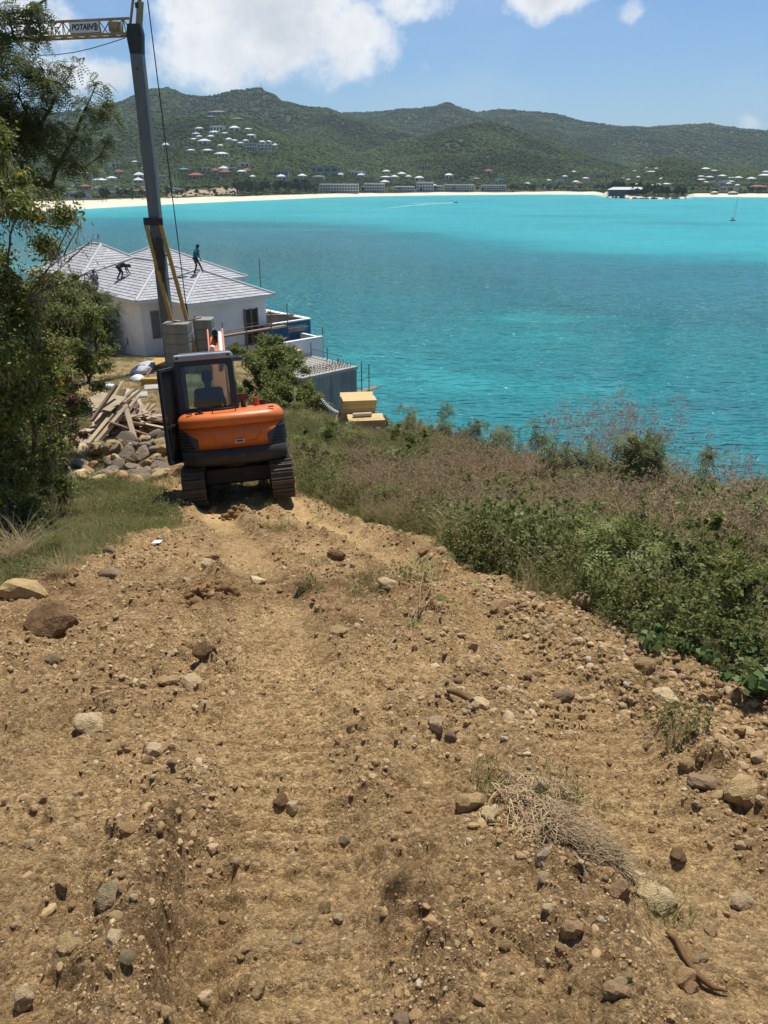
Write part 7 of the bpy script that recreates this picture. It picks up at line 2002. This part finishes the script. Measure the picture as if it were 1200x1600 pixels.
# broad-leaved vines at the right edge
c = []
for px, py, h in ((1085, 985, .22), (1110, 1010, .25), (1150, 1000, .32), (1190, 985, .38), (1170, 1040, .25), (1130, 1045, .16), (1215, 1030, .34), (1060, 960, .22), (1200, 1065, .16), (1100, 960, .3), (1160, 960, .38), (1035, 990, .12), (1230, 960, .45), (1050, 1000, .1)):
    p = on_ground(px, py + 18); c.append((p + Vector((0, 0, h * .55)), .17))
plant('ground_vine', 'broad-leaved green vine sprawling over the stones at the right edge', 'vine', on_ground(1130, 1050), c, 4200, .055, LEAF_E, 320, trunk=.008, aspect=1.15, flat=.6)
# shrubs and saplings standing out of the grass
def shrub(px, py_top, Y, r, n, size, leaf, label, seed, feather=True, group=None, cat='shrub', name='shrub', spread=1.0):
    top = at(px, py_top, Y); x = top.x; zb = gz(x, Y, False); h = max(.3, top.z - zb)
    rnd = random.Random(seed)
    cs = [(Vector((x + rnd.uniform(-r, r) * spread, Y + rnd.uniform(-r, r), zb + h * q)), r * rnd.uniform(.3, .8)) for q in (.12, .28, .42, .55, .68, .8, .92, .3, .5)]
    return plant(name, label, cat, (x, Y, zb), cs, n, size, leaf, seed, group, feather=feather, trunk=.014 + .008 * h, pairs=6, aspect=3)
SHR = leafmat('leaf_shrub', (.165, .185, .062), (.22, .225, .085), .35, .4)
for k, (px, py, Y, r, lab) in enumerate(((628, 646, 23, .42, 'airy feathery shrub nearest the lumber at the sea edge'), (690, 636, 21.5, .34, 'second feathery shrub along the sea edge'), (735, 652, 20.5, .40, 'third feathery shrub along the sea edge'), (795, 666, 19, .42, 'fourth feathery shrub along the sea edge'), (862, 652, 17.6, .45, 'feathery shrub with a dark leaf beside the pinkish dry bush'), (1105, 700, 13.6, .3, 'thin feathery shrub near the right edge above the sea'), (1170, 745, 12.6, .3, 'last low feathery shrub at the right edge above the sea'))):
    shrub(px, py, Y, r, 520, .20, SHR, lab, 400 + k)
PINKDRY = leafmat('dry_pinkish', (.40, .31, .25), (.31, .23, .18), .3, .4, .8)
for k, (px, py, Y, n, lab) in enumerate(((935, 640, 15.9, 150, 'large airy pinkish dry grass bush against the sea'), (1000, 650, 15.2, 140, 'airy dry grass bush right of the large pinkish one'), (1050, 700, 14.4, 90, 'small pinkish dry grass bush above the sea'), (1165, 725, 12.2, 110, 'reddish dry grass bush at the right edge'))):
    top = at(px, py, Y); zb = gz(top.x, Y, False); h = max(.7, top.z - zb)
    t = thing('dry_grass_bush', (top.x, Y, zb), (0, 0, 0), lab, 'bush')
    v, f = blade_tuft(n, h * .7, h * 1.25, .010, .5, 950 + k, .45, 4); link('stems', np_mesh('stems', v, f), PINKDRY, t)
    tops = v.reshape(n, -1, 3)[:, -1, :]; v2, f2 = leaf_cloud(n * 26, tops - np.array([0, 0, .12]), [.24] * n, .055, 960 + k, 1.2, 4)
    link('seed_heads', np_mesh('seed_heads', v2, f2), PINKDRY, t)['kind'] = 'stuff'
shrub(652, 676, 17.2, .24, 900, .10, LEAF_D, 'dark green leafy sapling alone in the middle of the grass', 440, feather=False, name='sapling', cat='sapling')
shrub(762, 700, 15.6, .28, 600, .10, LEAF_D, 'low dark weed bush in the grass right of the sapling', 441, feather=False, name='weed_bush', cat='bush')
shrub(950, 690, 11.4, .62, 1500, .20, SHR, 'young feathery tree with a thin dark trunk in the grass', 442, name='young_tree', cat='tree')
shrub(1020, 705, 12.2, .5, 900, .20, LEAF_B, 'bushy green shrub beside the young feathery tree', 443)
shrub(1180, 880, 6.6, .30, 420, .08, LEAF_E, 'leafy weed at the right edge above the vines', 444, feather=False, name='weed_bush', cat='bush')
# agave-like rosette in the grass
p = on_ground(812, 866)
t = thing('agave_plant', p, (0, 0, 0), 'pale spiky agave-like plant in the grass', 'plant'); AG = leafmat('agave_leaf', (.13, .165, .105), (.10, .13, .075), .2, .1, .5)
for k in range(15):
    a = k * 2.4; L = random.uniform(.4, .62); lean = random.uniform(.25, .8); v = []
    for i in range(5):
        q = i / 4; c_ = Vector((math.cos(a) * lean * L * q, math.sin(a) * lean * L * q, L * q * (1 - .35 * lean * q))); s_ = Vector((-math.sin(a), math.cos(a), 0)) * .026 * (1 - q) ** .6
        v += [tuple(c_ - s_), tuple(c_ + s_ + Vector((0, 0, .004)))]
    link('leaf', np_mesh('leaf', v, [(2 * i, 2 * i + 1, 2 * i + 3, 2 * i + 2) for i in range(4)]), AG, t)
# dry fountain grass at the left foot of the bush
for k, (px, py, s_) in enumerate(((40, 872, .72), (80, 862, .6), (10, 885, .75), (95, 900, .42))):
    v, f = blade_tuft(170, .35, .8, .010, .16, 900 + k, 1.1, 4)
    o = link('dry_grass_clump', np_mesh('dry_grass_clump', v, f), GRASS_D if k != 1 else GRASS_G, None, on_ground(px, py) + Vector((0, 0, -.03)), None, s_)
    tag(o, ('large drooping clump of dry grass at the left edge', 'greener grass clump right of the large dry one', 'dry grass clump cut by the left edge', 'small dry grass clump nearest the bare soil')[k], 'grass clump')

for k, (px, py, Y, r, lab) in enumerate(((605, 640, 26.5, .5, 'bushy shrub just right of the lumber packs'), (590, 655, 24.6, .3, 'low shrub at the right foot of the lumber packs'))):
    shrub(px + 22, py, Y, r, 700, .20, SHR, lab, 460 + k)

# weeds and bushes that stand out of the bank, one by one
wr_ = random.Random(91)
kinds = (('leafy green weed bush', 'weed_bush', SHR, False, .06), ('feathery green bush', 'shrub', LEAF_B, True, .17), ('olive leafy bush', 'weed_bush', LEAF_A, False, .055), ('yellow-green bush', 'shrub', LEAF_A, True, .15))
for k in range(84):
    Y = wr_.uniform(4.6, 21) if k % 3 else wr_.uniform(6, 12); x0_, x1_ = float(x_right(Y)) + .5, min(float(x_edge(Y)) + .6, .62 * (Y + 1))
    if x1_ - x0_ < .4: continue
    x = wr_.uniform(x0_, x1_); zb = gz(x, Y, False); h = wr_.uniform(.35, .85); r = wr_.uniform(.16, .34)
    lab, nm, mt, fe, sz = kinds[wr_.randrange(4)]
    zone = 'near the vines' if Y < 7.5 else ('in the middle of the grass bank' if Y < 13 else 'in the far part of the grass bank'); side = 'by the track' if x < x0_ + (x1_ - x0_) * .4 else 'towards the sea'
    cs = [(Vector((x + wr_.uniform(-r, r), Y + wr_.uniform(-r, r), zb + h * q)), r * wr_.uniform(.4, .8)) for q in (.15, .3, .45, .6, .75, .92)]
    plant(nm, '%s %s %s' % (lab, zone, side), 'bush', (x, Y, zb), cs, 260 if fe else 1300, sz * (.8 + .03 * Y), mt, 600 + k, 'bushes of the grass bank', feather=fe, trunk=.012, pairs=5, aspect=2.4)
